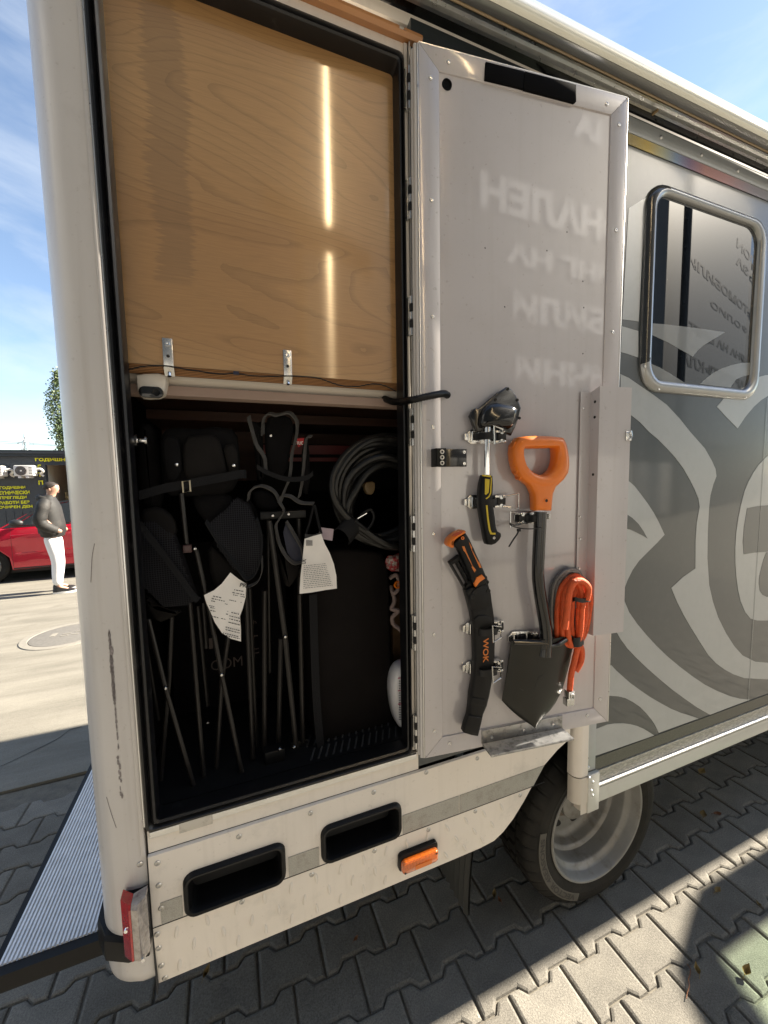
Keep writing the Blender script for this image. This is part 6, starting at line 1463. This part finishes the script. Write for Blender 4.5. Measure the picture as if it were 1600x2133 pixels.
b = MB(); b.ext(at(CY0), [(-4.85 + 1.35, 0.50), (-4.85 + 3.1, 0.56), (-4.85 + 3.1, 0.575), (-4.85 + 1.35, 0.515)], 0.0, 0.012, car_red, 0.005); b.ext(at(CY0), [(-4.85 + 1.3, 0.82), (-4.85 + 3.9, 0.90), (-4.85 + 3.9, 0.915), (-4.85 + 1.3, 0.835)], 0.0, 0.014, car_red, 0.006); part(b, 'body_crease', cbody)
for s in (0.93, 3.63):
    b = MB(); c = Vector((-4.85 + s, CY0 + 0.03, 0.315)); b.lathe(c, OUT, [(0.20, 0.0), (0.27, 0.01), (0.31, -0.01), (0.315, -0.10), (0.30, -0.20), (0.0, -0.20)], tyre_m, 40); w_ = part(b, 'wheel', car)
    b = MB(); b.lathe(c, OUT, [(0.205, 0.002), (0.195, -0.02), (0.08, -0.012), (0.0, -0.005)], rim_m, 40)
    for k in range(5):
        a = R(72 * k); t = Vector((math.cos(a), 0, math.sin(a))); b.tube([c + t * 0.05 + Vector((0, -0.004, 0)), c + t * 0.19 + Vector((0, 0.006, 0))], 0.022, rim_m, 6)
    part(b, 'rim', w_)
b = MB(); b.box(-4.7, -0.6, CY0 + 0.12, CY0 + 1.6, 0.16, 0.30, under); part(b, 'underside', car)

# --- man in black jacket and white joggers
MP = onZ(120, 1233, 0.0)
man = thing('person', 'man standing in profile in black hooded jacket, white joggers and black trainers', 'person', (MP.x, MP.y, 0.0))
yaw = R(6)
def ml_(x, y, z): return Vector((MP.x + x * math.cos(yaw) - y * math.sin(yaw), MP.y + x * math.sin(yaw) + y * math.cos(yaw), z))
def skin(name, verts, edges, radii, m, parent, root=0, sub=2, lab=None):
    me = bpy.data.meshes.new(name + '_cage'); me.from_pydata([ml_(*v) for v in verts], edges, [])
    ob = bpy.data.objects.new('cage', me); scene.collection.objects.link(ob)
    ob.modifiers.new('skin', 'SKIN'); ss = ob.modifiers.new('sub', 'SUBSURF'); ss.levels = sub
    for i, r_ in enumerate(radii):
        me.skin_vertices[0].data[i].radius = r_ if isinstance(r_, tuple) else (r_, r_)
        me.skin_vertices[0].data[i].use_root = (i == root)
    dg = bpy.context.evaluated_depsgraph_get(); res = bpy.data.meshes.new_from_object(ob.evaluated_get(dg))
    bpy.data.objects.remove(ob); bpy.data.meshes.remove(me)
    b = MB(); b.add([v.co.copy() for v in res.vertices], [list(p.vertices) for p in res.polygons], m); bpy.data.meshes.remove(res)
    return part(b, name, parent, lab, sharp=180)
skin('body', [(0, 0, 0.95), (0, 0, 1.12), (0.0, 0, 1.34), (0.01, 0, 1.47), (0.03, 0, 1.54), (0.045, 0, 1.60), (0.05, 0, 1.665), (0.035, 0, 1.70),
              (-0.01, 0.17, 1.42), (-0.05, 0.23, 1.18), (0.10, 0.17, 1.0), (0.16, 0.13, 0.96), (-0.01, -0.17, 1.42), (-0.06, -0.23, 1.18), (0.09, -0.18, 1.0), (0.15, -0.14, 0.96),
              (0, 0.09, 0.88), (0.02, 0.10, 0.50), (0.0, 0.11, 0.10), (0.12, 0.12, 0.04), (0, -0.09, 0.88), (0.06, -0.10, 0.50), (0.05, -0.11, 0.10), (0.17, -0.11, 0.04), (0.122, 0, 1.615)],
     [(0, 1), (1, 2), (2, 3), (3, 4), (4, 5), (5, 6), (6, 7), (2, 8), (8, 9), (9, 10), (10, 11), (2, 12), (12, 13), (13, 14), (14, 15), (0, 16), (16, 17), (17, 18), (18, 19), (0, 20), (20, 21), (21, 22), (22, 23), (5, 24)],
     [0.10, 0.09, 0.11, 0.065, 0.055, (0.075, 0.085), (0.078, 0.09), 0.07, 0.06, 0.045, 0.035, 0.03, 0.06, 0.045, 0.035, 0.03, 0.085, 0.055, 0.04, 0.035, 0.085, 0.055, 0.04, 0.035, 0.018], skin_m, man)
b = MB()
rg = []
for i in range(1, 8):
    t = math.pi * 0.58 * i / 7; rg.append([ml_(0.035 + 0.098 * math.sin(t) * math.cos(2 * math.pi * k / 16) - 0.008, 0.082 * math.sin(t) * math.sin(2 * math.pi * k / 16), 1.645 + 0.092 * math.cos(t) + (0.035 if math.cos(2 * math.pi * k / 16) > 0.3 and i > 4 else 0)) for k in range(16)])
b.rings(rg, hair_m); part(b, 'hair', man, 'short cropped dark hair', sharp=180)
b = MB()
for s in (-1, 1):
    b.ball(ml_(0.03, s * 0.083, 1.615), 0.024, skin_m, 8, 6, (0.6, 0.4, 1)); b.ball(ml_(0.122, s * 0.032, 1.642), 0.008, hair_m, 8, 6); b.ball(ml_(0.118, s * 0.032, 1.662), 0.010, hair_m, 8, 6, (0.8, 2, 0.4))
b.ball(ml_(0.122, 0, 1.572), 0.012, mat('lips', (0.36, 0.14, 0.11), 0.5), 8, 6, (0.6, 1.6, 0.5)); part(b, 'face_feature', man, kind='stuff')
b = MB(); rg = []
for z, a, w, ox in ((0.885, 0.125, 0.165, 0.01), (0.90, 0.148, 0.185, 0.01), (0.935, 0.15, 0.188, 0.01), (0.955, 0.168, 0.20, 0.008), (1.08, 0.172, 0.205, 0.0), (1.22, 0.165, 0.21, -0.01), (1.34, 0.155, 0.215, -0.015), (1.42, 0.130, 0.195, -0.02), (1.465, 0.105, 0.15, -0.015), (1.50, 0.085, 0.095, -0.005), (1.53, 0.075, 0.080, 0.0)):
    rg.append([ml_(ox + a * math.cos(2 * math.pi * k / 20) + 0.010 * mnoise.noise(Vector((k * 0.9, z * 9, 1))), w * math.sin(2 * math.pi * k / 20) + 0.010 * mnoise.noise(Vector((k * 0.8, z * 8, 5))), z) for k in range(20)])
b.rings(rg, jacket_m)
for s_ in (-1, 1):
    pth = spline([ml_(-0.02, s_ * 0.15, 1.43), ml_(-0.03, s_ * 0.215, 1.36), ml_(-0.075, s_ * 0.255, 1.17), ml_(-0.03, s_ * 0.25, 1.08), ml_(0.06, s_ * 0.215, 1.01), ml_(0.10, s_ * 0.195, 0.985)], 4)
    rr_ = [0.075 + 0.018 * math.sin(min(1, i / 8) * 1.57) - 0.045 * max(0, i / 20 - 0.25) + 0.005 * math.sin(i * 1.9) for i in range(len(pth))]
    b.tube(pth, rr_, jacket_m, 14)
part(b, 'jacket', man, 'black hooded jacket', sharp=180)
b = MB(); b.lathe(ml_(-0.05, 0, 1.47), (0.3, 0, 1), [(0.085, -0.05), (0.115, -0.02), (0.115, 0.03), (0.09, 0.05), (0.06, 0.02)], jacket_m, 20); part(b, 'hood', man, 'hood lying on the shoulders', sharp=180)
skin('joggers', [(0, 0, 0.95), (0, 0, 0.88), (0.0, 0.085, 0.82), (0.02, 0.10, 0.50), (-0.01, 0.11, 0.22), (-0.01, 0.11, 0.115), (0.02, -0.085, 0.82), (0.07, -0.10, 0.50), (0.04, -0.11, 0.22), (0.04, -0.11, 0.115)],
     [(0, 1), (1, 2), (2, 3), (3, 4), (4, 5), (1, 6), (6, 7), (7, 8), (8, 9)], [0.12, 0.13, 0.118, 0.092, 0.075, 0.060, 0.118, 0.092, 0.075, 0.060], pants_m, man, lab='white joggers')
for sx, sy in ((0.0, 0.115), (0.05, -0.115)):
    b = MB(); rg = []
    for x, w, h0, h1 in ((-0.075, 0.025, 0.03, 0.07), (-0.06, 0.038, 0.03, 0.105), (-0.01, 0.042, 0.03, 0.11), (0.05, 0.045, 0.03, 0.085), (0.12, 0.050, 0.03, 0.065), (0.18, 0.043, 0.03, 0.055), (0.205, 0.025, 0.03, 0.045)):
        rg.append([ml_(sx + x, sy - w, h0), ml_(sx + x, sy + w, h0), ml_(sx + x, sy + w * 0.8, h1), ml_(sx + x, sy - w * 0.8, h1)])
    b.rings(rg, shoe_m)
    b.rings([[ml_(sx + x, sy + s * w, z) for x, w, s in ((-0.075, 0.03, -1), (0.05, 0.050, -1), (0.18, 0.048, -1), (0.208, 0.02, -1), (0.208, 0.02, 1), (0.18, 0.048, 1), (0.05, 0.050, 1), (-0.075, 0.03, 1))] for z in (0.003, 0.030)], shoe_w)
    part(b, 'shoe', man, 'black trainer with white sole', sharp=50)

# --- dark cladding building with yellow lettering
BY = 13.0
bx0, bx1, bz = -13.0, 3.0, onY(70, 938, BY).z
dxa, dxb, dz1, = onY(98, 1000, BY).x, onY(185, 1000, BY).x, onY(110, 969, BY).z
bd = thing('workshop_building', 'low dark grey clad building with yellow lettering and an open doorway', 'building', (-5, BY + 2, 0))
b = MB(); b.box(bx0, dxa, BY, BY + 0.1, 0, bz - 0.16, bld); b.box(dxb, bx1, BY, BY + 0.1, 0, bz - 0.16, bld); b.box(dxa, dxb, BY, BY + 0.1, dz1, bz - 0.16, bld)
b.box(bx0, bx1, BY + 3.9, BY + 4, 0, bz - 0.16, bld); b.box(bx0, bx0 + 0.1, BY + 0.101, BY + 3.899, 0, bz - 0.16, bld); b.box(bx1 - 0.1, bx1, BY + 0.101, BY + 3.899, 0, bz - 0.16, bld)
part(b, 'wall', bd)
b = MB()
x = bx0 + 0.1
while x < bx1:
    if not (dxa - 0.06 < x < dxb + 0.06): b.box(x, x + 0.02, BY - 0.012, BY - 0.0005, 0.0, onY(20, 1065, BY).z, bld)
    x += 0.17
part(b, 'cladding_rib', bd, kind='stuff')
b = MB(); b.box(bx0 - 0.1, bx1 + 0.1, BY - 0.10, BY + 4.1, bz - 0.158, bz - 0.09, bld_tr); b.box(bx0 - 0.12, bx1 + 0.12, BY - 0.14, BY + 4.14, bz - 0.088, bz - 0.045, bld); b.box(bx0 - 0.1, bx1 + 0.1, BY - 0.12, BY + 4.12, bz - 0.043, bz, bld_tr); part(b, 'roof', bd, 'dark metal roof edge')
b = MB(); b.box(dxa, dxb + 2, BY + 1.6, BY + 1.65, 0, bz - 0.2, door_in); b.box(dxa - 0.05, dxa - 0.001, BY + 0.101, BY + 1.599, 0, bz - 0.2, door_in); b.box(dxa, dxb + 2, BY + 0.11, BY + 1.59, bz - 0.25, bz - 0.2, door_in)
dw = part(b, 'doorway', bd, 'open doorway to a pale lit room')
b = MB(); b.box(dxa - 0.06, dxa, BY - 0.03, BY - 0.0005, 0, dz1 + 0.06, bld_tr); b.box(dxa, dxb, BY - 0.03, BY - 0.0005, dz1, dz1 + 0.06, bld_tr); part(b, 'door_frame', dw)
p0 = onY(133, 990, BY + 1.5); b = MB(); b.cyl((p0.x, BY + 1.5, 0), (p0.x, BY + 1.5, p0.z), 0.02, car_trim, 8); b.ball((p0.x + 0.06, BY + 1.45, p0.z), 0.07, car_trim, 10, 8, (1.3, 1, 0.7)); part(b, 'lamp_stand', dw, 'dark lamp stand inside the doorway')
b = MB(); p0 = onY(137, 1025, BY + 0.5); p1 = onY(160, 1065, BY + 0.5); b.box(p0.x, p1.x, BY + 0.45, BY + 0.5, p1.z, p0.z, mat('framed_notice', (0.10, 0.085, 0.04), 0.4, col2=(0.35, 0.28, 0.12), c2scale=14, c2lo=0.5, c2hi=0.55)); part(b, 'framed_notice', dw)
FB = at(BY - 0.014)
def btxt(body, xa, xb, yb, yt, pre=0.0):
    p0 = onY(xa, yb, BY); p1 = onY(xb, yb, BY); zt = onY(xa, yt, BY).z
    b = MB(); b.text(FB, body, p0.x, p0.z, p1.x - p0.x, zt - p0.z, 0, sign_y, bold=0.05); part(b, 'lettering', bd, 'yellow sign lettering', recalc=False)
btxt('ГОДИШНИ', 74, 147, 962, 954)
btxt('Г', 79, 87, 977, 968); btxt('Т', 80, 88, 993, 984); btxt('П', 81, 91, 1010, 1001); btxt('Р', 84, 93, 1042, 1034)
btxt('ГОДИШНИ', 0, 54, 1020, 1013); btxt('ТЕХНИЧЕСКИ', -9, 63, 1031, 1023); btxt('ПРЕГЛЕДИ', 1, 57, 1041, 1034); btxt('РАБОТИ БЕЗ', -1, 63, 1051, 1044); btxt('ПОЧИВЕН ДЕН', -9, 69, 1061, 1054)
def ac(xa, xb, yt, yb, lab):
    p0 = onY(xa, yb, BY - 0.3); p1 = onY(xb, yt, BY - 0.3)
    a = thing('air_conditioner', lab, 'air conditioner', (p0.x, BY - 0.15, p0.z), 'air conditioner units on the building')
    Fa = at(BY - 0.30); w, h = p1.x - p0.x, p1.z - p0.z
    b = MB(); b.ext(Fa, rrect(p0.x, p1.x, p0.z, p1.z, 0.03, 3), -0.26, 0, ac_w, 0.015); part(b, 'case', a)
    b = MB(); c = Vector((p0.x + w * 0.38, BY - 0.301, (p0.z + p1.z) / 2)); r_ = h * 0.44
    b.lathe(c, OUT, [(r_, 0.0), (r_ * 0.97, 0.004), (0, 0.004)], ac_d, 30)
    for k in range(7): b.lathe(c, OUT, [(r_ * (0.2 + 0.12 * k), 0.005), (r_ * (0.2 + 0.12 * k), 0.012), (r_ * (0.23 + 0.12 * k), 0.012), (r_ * (0.23 + 0.12 * k), 0.005)], mat('ac_wire', (0.22, 0.21, 0.20), 0.5) if 'ac_wire' not in MATS else MATS['ac_wire'], 30)
    b.lathe(c, OUT, [(r_ * 0.18, 0.006), (r_ * 0.16, 0.014), (0, 0.014)], ac_w, 16); part(b, 'fan_grille', a)
    b = MB()
    for k in range(5):
        b.box(p0.x + w * 0.78 + 0.0, p1.x - 0.02, BY - 0.305, BY - 0.3005, p0.z + h * (0.2 + 0.14 * k), p0.z + h * (0.26 + 0.14 * k), ac_d)
    part(b, 'vent_slat', a, kind='stuff')
    b = MB(); b.box(p0.x + 0.08, p0.x + 0.14, BY - 0.30, BY - 0.001, p0.z - 0.05, p0.z - 0.002, ac_w); b.box(p1.x - 0.16, p1.x - 0.10, BY - 0.30, BY - 0.001, p0.z - 0.05, p0.z - 0.002, ac_w)
    b.tube(spline([Vector((p1.x, BY - 0.2, p0.z + h * 0.6)), Vector((p1.x + 0.12, BY - 0.2, p0.z + h * 0.65)), Vector((p1.x + 0.14, BY - 0.12, p0.z + h * 0.4)), Vector((p1.x + 0.06, BY - 0.05, p0.z + h * 0.2)), Vector((p1.x + 0.12, BY - 0.02, p0.z))], 4), 0.03, ac_w, 8); part(b, 'bracket_pipe', a)
ac(29, 68, 969, 992, 'white air conditioner unit between the yellow letters'); ac(-34, 4, 970, 993, 'white air conditioner unit cut by the left edge of the photo')

# --- poplar, pylon, wires
TY = 30.0
tx = onY(138, 940, TY).x; ttop = onY(125, 776, TY).z
tr = thing('poplar_tree', 'tall narrow poplar tree behind the dark building', 'tree', (tx, TY, 0))
b = MB(); b.tube([(tx, TY, 0), (tx + 0.05, TY, 3), (tx, TY, 6), (tx + 0.02, TY, ttop - 0.4)], [0.2, 0.15, 0.09, 0.03], bark, 8)
for k in range(20):
    z = 2.2 + k * 0.23; a = k * 2.4; b.tube([(tx, TY, z), (tx + 0.3 * math.cos(a), TY + 0.3 * math.sin(a), z + 0.5), (tx + 0.5 * math.cos(a), TY + 0.5 * math.sin(a), z + 1.2)], [0.04, 0.025, 0.01], bark, 5)
part(b, 'trunk', tr)
b = MB(); rnd = random.Random(5)
for k in range(230):
    z = rnd.uniform(3.4, ttop); f = (z - 3.4) / (ttop - 3.4); wmax = (0.55 + 0.45 * math.sin(min(1, f * 1.25) * math.pi * 0.62)) * 0.72 * (1.0 if f < 0.75 else max(0.12, 1 - (f - 0.75) / 0.27))
    a = rnd.uniform(0, 6.283); rr_ = wmax * math.sqrt(rnd.uniform(0.05, 1)); c = Vector((tx + rr_ * math.cos(a), TY + rr_ * math.sin(a), z))
    for j in range(26):
        o = Vector((rnd.gauss(0, 0.13), rnd.gauss(0, 0.13), rnd.gauss(0, 0.17))); s = rnd.uniform(0.035, 0.075)
        n = Vector((rnd.uniform(-1, 1), rnd.uniform(-1, 1), rnd.uniform(-1, 1))).normalized(); t = n.orthogonal().normalized() * s; q = n.cross(t).normalized() * s * 0.8; p = c + o
        b.add([p - t, p + q, p + t, p - q], [[0, 1, 2, 3]], poplar_leaf)
part(b, 'crown', tr, kind='stuff', recalc=False)
PYY = 120.0
pb_ = onY(55, 945, PYY); pt = onY(52, 903, PYY)
py_ = thing('power_pylon', 'distant lattice power pylon above the roof line', 'pylon', (pb_.x, PYY, 0))
b = MB()
for sx in (-1, 1):
    for sy in (-1, 1): b.tube([(pb_.x + sx * 1.6, PYY + sy * 1.6, 0), (pb_.x + sx * 0.35, PYY + sy * 0.35, pt.z * 0.82), (pb_.x, PYY, pt.z)], 0.09, pyl, 5)
for k in range(9):
    z0 = k * 1.4; z1 = z0 + 1.4; w0 = 1.6 - 1.25 * z0 / (pt.z * 0.82); w1 = 1.6 - 1.25 * z1 / (pt.z * 0.82)
    for s in (-1, 1): b.tube([(pb_.x + s * w0, PYY - w0, z0), (pb_.x - s * w1, PYY - w1, z1)], 0.06, pyl, 4)
part(b, 'mast', py_)
b = MB()
for z, w in ((pt.z * 0.72, 2.6), (pt.z * 0.86, 1.6)): b.tube([(pb_.x - w, PYY, z - 0.5), (pb_.x, PYY, z + 0.25), (pb_.x + w, PYY, z - 0.5)], 0.08, pyl, 5)
part(b, 'cross_arm', py_)
wire_m = mat('wire', (0.10, 0.10, 0.11), 0.5)
for ya, yb_, lab in ((917, 930, 'upper power line crossing behind the pylon'), (921, 931, 'lower power line crossing behind the pylon')):
    b = MB(); pts = [onY(x, ya + (yb_ - ya) * (x + 30) / 190, 118) for x in (-60, -30, 0, 30, 60, 90, 120, 160, 220)]; b.tube(spline(pts, 3), 0.05, wire_m, 5)
    solo(b, 'power_line', lab, 'power line', pts[4], 'power lines')

# ================================================================== FALLEN LEAVES ON THE PAVERS
def leaf(px, py, ln, rz, m, lab, curl=0.4, z=0.0):
    p = onZ(px, py, z); b = MB(); n = 7; rows_ = []
    for i in range(n):
        t = i / (n - 1); w = ln * 0.32 * math.sin(math.pi * min(0.98, max(0.03, t))) * (1.15 - 0.5 * t)
        zz = 0.006 + ln * curl * (t - 0.4) ** 2 * 1.5
        rows_.append([Vector(((t - 0.5) * ln, s * w, zz + abs(s) * w * curl * 1.2 + 0.002 * math.sin(9 * t + s))) for s in (-1, -0.5, 0, 0.5, 1)])
    R3 = Matrix.Rotation(rz, 3, 'Z')
    b.add([R3 @ v + p for r_ in rows_ for v in r_], [[i * 5 + j, i * 5 + j + 1, i * 5 + j + 6, i * 5 + j + 5] for i in range(n - 1) for j in range(4)], m)
    b.tube([R3 @ Vector((-0.5 * ln, 0, 0.008 + 0.24 * ln * curl)) + p, R3 @ Vector((-0.75 * ln, 0.05 * ln, 0.006)) + p], 0.0008, m, 4)
    solo(b, 'fallen_leaf', lab, 'leaf', p, 'fallen leaves on the pavers', sharp=60)
leaf(431, 2032, 0.035, 1.0, leaf_dry, 'curled dry leaf on the dark paver below the skirt corner', 1.0)
leaf(742, 1961, 0.020, 0.3, leaf_dry2, 'small brown leaf on a shaded paver below the amber lamp', 1.2)
leaf(1030, 1868, 0.030, 0.8, leaf_dry, 'yellowish curled leaf beside the mud flap', 0.9)
leaf(1041, 1879, 0.022, 1.6, leaf_dry2, 'reddish leaf touching the yellowish one by the mud flap', 0.7)
leaf(1555, 2031, 0.040, 0.2, leaf_dry, 'crumpled tan leaf in the green tinted light', 1.1)
leaf(1495, 1857, 0.035, 0.1, leaf_dry, 'flat pale leaf in the shade right of the wheel', 0.3)
leaf(1580, 1887, 0.022, 1.3, leaf_dry, 'bright yellow leaf near the right edge of the photo', 0.6)
leaf(1465, 1699, 0.050, 0.5, leaf_dry, 'yellow leaf in the dark behind the wheel', 0.3)
leaf(1495, 1698, 0.040, -0.4, leaf_dry2, 'brown leaf in the dark behind the wheel', 0.3)
leaf(1462, 1610, 0.060, 0.2, leaf_dry, 'pale leaf under the van floor', 0.3)
leaf(1452, 2027, 0.030, 0.9, leaf_dry, 'small cup shaped leaf beside the thin twig', 1.2)
b = MB(); b.tube(spline([onZ(x, y, 0.006) for x, y in ((1431, 2008), (1438, 2018), (1437, 2032), (1434, 2040), (1436, 2054), (1432, 2068), (1430, 2080))], 4), 0.0013, leaf_dry2, 5)
solo(b, 'thin_twig', 'thin dry twig lying across the sunlit pavers', 'twig', onZ(1435, 2045, 0))

# ================================================================== BEHIND THE CAMERA: workshop front mirrored in the door and window
WN = Vector((math.sin(R(15)), math.cos(R(15)), 0)); WD = Vector((-WN.y, WN.x, 0)); W0 = Vector((0, -4.5, 0))     # WD: reading direction of the signs
def mirror_hit(px, py, po, n_):
    r = ray(px, py); c = Vector((0, 0, CAMH)); t = (po - c).dot(n_) / r.dot(n_); p = c + r * t
    rr_ = r - n_ * (2 * r.dot(n_)); k = (W0 - p).dot(WN) / rr_.dot(WN); h = p + rr_ * k
    return ((h - W0).dot(WD), h.z)
def FSg(u, v, d): return W0 + WD * u + WN * d + Vector((0, 0, v))
ws = thing('sign_wall', 'grey workshop front with white and dark sign lettering, seen mirrored in the door and window', 'building', W0)
us_ = [mirror_hit(1600, 600, Vector((0, WALL + 0.01, 0)), Vector((0, 1, 0)))[0], mirror_hit(900, 600, DO, DN)[0]]
b = MB(); b.rect(FSg, -34, 12, 0.0, 13.0, -0.3, 0.0, signwall); part(b, 'wall', ws)
for body, n, ntot, xl, xr, yt, yb in (('IA', 2, 2, 1192, 1252, 228, 280), ('ПРОФЕСИОНАЛЕН', 5, 13, 999, 1262, 350, 434), ('ДЕТАЙЛИНГ НА', 6, 12, 1053, 1296, 490, 554), ('АВТОМОБИЛИ', 4, 10, 1068, 1268, 606, 668), ('ИЧНИ', 4, 4, 1074, 1272, 742, 796)):
    e = mirror_hit(xl, yb, DO, DN); e2 = mirror_hit(xr, yb, DO, DN); tz = mirror_hit(xl, yt, DO, DN)[1]
    wdt = (e[0] - e2[0]) * ntot / n
    b = MB(); b.text(FSg, body, e[0] - wdt, e[1], wdt, tz - e[1], 0.02, signwhite, bold=0.05); part(b, 'white_lettering', ws, recalc=False)
for k in range(7):
    ux = -17.5 + k * 3.6; b = MB(); b.rect(FSg, ux, ux + 3.35, 0.05, 2.1, 0.004, 0.03, bounce_m, 0.01)
    part(b, 'bounce_panel', ws, 'pale panel added to bounce light onto the van')
GP, GN = Vector((0, WALL - 0.003, 0)), Vector((0, 1, 0))
pa = mirror_hit(1424, 700, GP, GN)[0]; pz_ = (mirror_hit(1500, 800, GP, GN)[1], mirror_hit(1500, 440, GP, GN)[1])
b = MB(); b.rect(FSg, pa - 9, pa, max(0.3, pz_[0] - 3), pz_[1] + 2, 0.001, 0.05, signlight); part(b, 'sign_panel', ws)
for body, n, ntot, xl, xr, yt, yb in (('PROTECTION', 4, 10, 1532, 1577, 494, 516), ('ЦЕНТЪР ЗА', 3.6, 9, 1530, 1576, 530, 554), ('АВТОМОБИЛИ', 9, 10, 1430, 1572, 526, 550), ('(PPF) ФОЛИО', 8, 11, 1477, 1570, 624, 644), ('(СМЯНА НА ЦВЯТ)', 13.5, 15, 1424, 1566, 664, 690), ('НА АВТОСТЪКЛА', 12, 13, 1416, 1564, 732, 758)):
    e = mirror_hit(xl, yb, GP, GN); e2 = mirror_hit(xr, yb, GP, GN); tz = mirror_hit(xl, yt, GP, GN)[1]
    wdt = (e[0] - e2[0]) * ntot / n
    b = MB(); b.text(FSg, body, e[0] - wdt, e[1], wdt, tz - e[1], 0.06, signdark, bold=0.02 if 'P' in body else 0.04); part(b, 'dark_lettering', ws, recalc=False)
q = mirror_hit(1405, 600, GP, GN)[0]
b = MB(); b.tube([FSg(q, 0, 0.35), FSg(q, 12.8, 0.35)], 0.14, signdark, 12)
for k in range(11): b.tube([FSg(q - 0.24, 1.2 + k, 0.36), FSg(q + 0.24, 1.2 + k, 0.36)], 0.035, signdark, 6)
part(b, 'drain_pipe', ws, 'dark vertical pipe')
PN = Vector((0, 1, 0)); PO = Vector((0, 0.998, 0))
satin = mat('streak_post_metal', (0.95, 0.76, 0.50), 0.42, 1.0)  # unseen post added for its mirrored streak, tinted warm to turn it gold
pr_ = ray(690, 530); pt_ = Vector((0, 0, CAMH)) + pr_ * (1.02 / pr_.y); zt = 6.2
pp_ = Vector((pt_.x + pr_.x / pr_.y * 2.72 - 0.165, -1.7, 0))
b = MB(); b.tube([pp_, pp_ + Vector((0, 0, zt))], 0.17, satin, 32)
post = solo(b, 'streak_post', 'unseen steel post added to mirror a bright streak in the plywood', 'post', pp_)
zg = CAMH + pr_.z / pr_.y * (1.02 + 2.72)
b = MB(); b.rings([[pp_ + Vector((s * 0.45, 0.22 + dd, zg - s * 0.20 + dz)) for dz, dd in ((-0.11, 0), (0.11, 0), (0.11, 0.02), (-0.11, 0.02))] for s in (-1, 1)], signwall); part(b, 'streak_break', post)  # slanted bar added to interrupt the mirrored streak
sb = MB(); sb.box(-9.0, -7.0, -6.0, 1.2, 0.0, 8.0, bld)  # off-frame block added to keep skylight off the shaded pavers
wing = solo(sb, 'sky_blocker', 'unseen dark block added left of the camera to cut skylight', 'building', (-8, -2.4, 0))
sb = MB(); sb.box(-9.1, -6.9, -6.1, 1.3, 8.0, 8.25, bld_tr); part(sb, 'roof', wing)
# --- unseen canopy added out of frame to throw green tinted shade on pavers
cn = thing('added_canopy', 'unseen green tinted canopy added to shade the pavers at the lower right', 'canopy', (6.2, 0.3, 0.0))
CH = 2.6; kx = SUNV.x / SUNV.z * CH; ky = SUNV.y / SUNV.z * CH
def gs(pts): return [(x + kx, y + ky) for x, y in pts]
FC = lambda u, v, d: Vector((u, v, CH + d))
b = MB(); b.ext(FC, gs([(1.80, 0.925), (1.62, 0.86), (1.44, 0.785), (1.39, 0.72), (1.345, 0.63), (1.31, 0.45), (1.42, 0.45), (1.49, 0.60), (1.545, 0.745), (1.80, 0.745), (3.0, 0.745), (3.0, 0.925)]), 0.0, 0.06, car_trim); part(b, 'frame', cn)
b = MB(); b.ext(FC, gs([(1.43, 0.40), (1.48, 0.58), (1.54, 0.742), (3.0, 0.742), (3.0, 0.40)]), 0.02, 0.026, green_gl); part(b, 'tinted_panel', cn, 'green tinted panel')
b = MB(); b.box(6.75, 6.83, 0.62, 0.70, 0, CH - 0.001, car_trim); b.box(6.75, 6.83, 0.28, 0.36, 0, CH - 0.001, car_trim); part(b, 'post', cn)
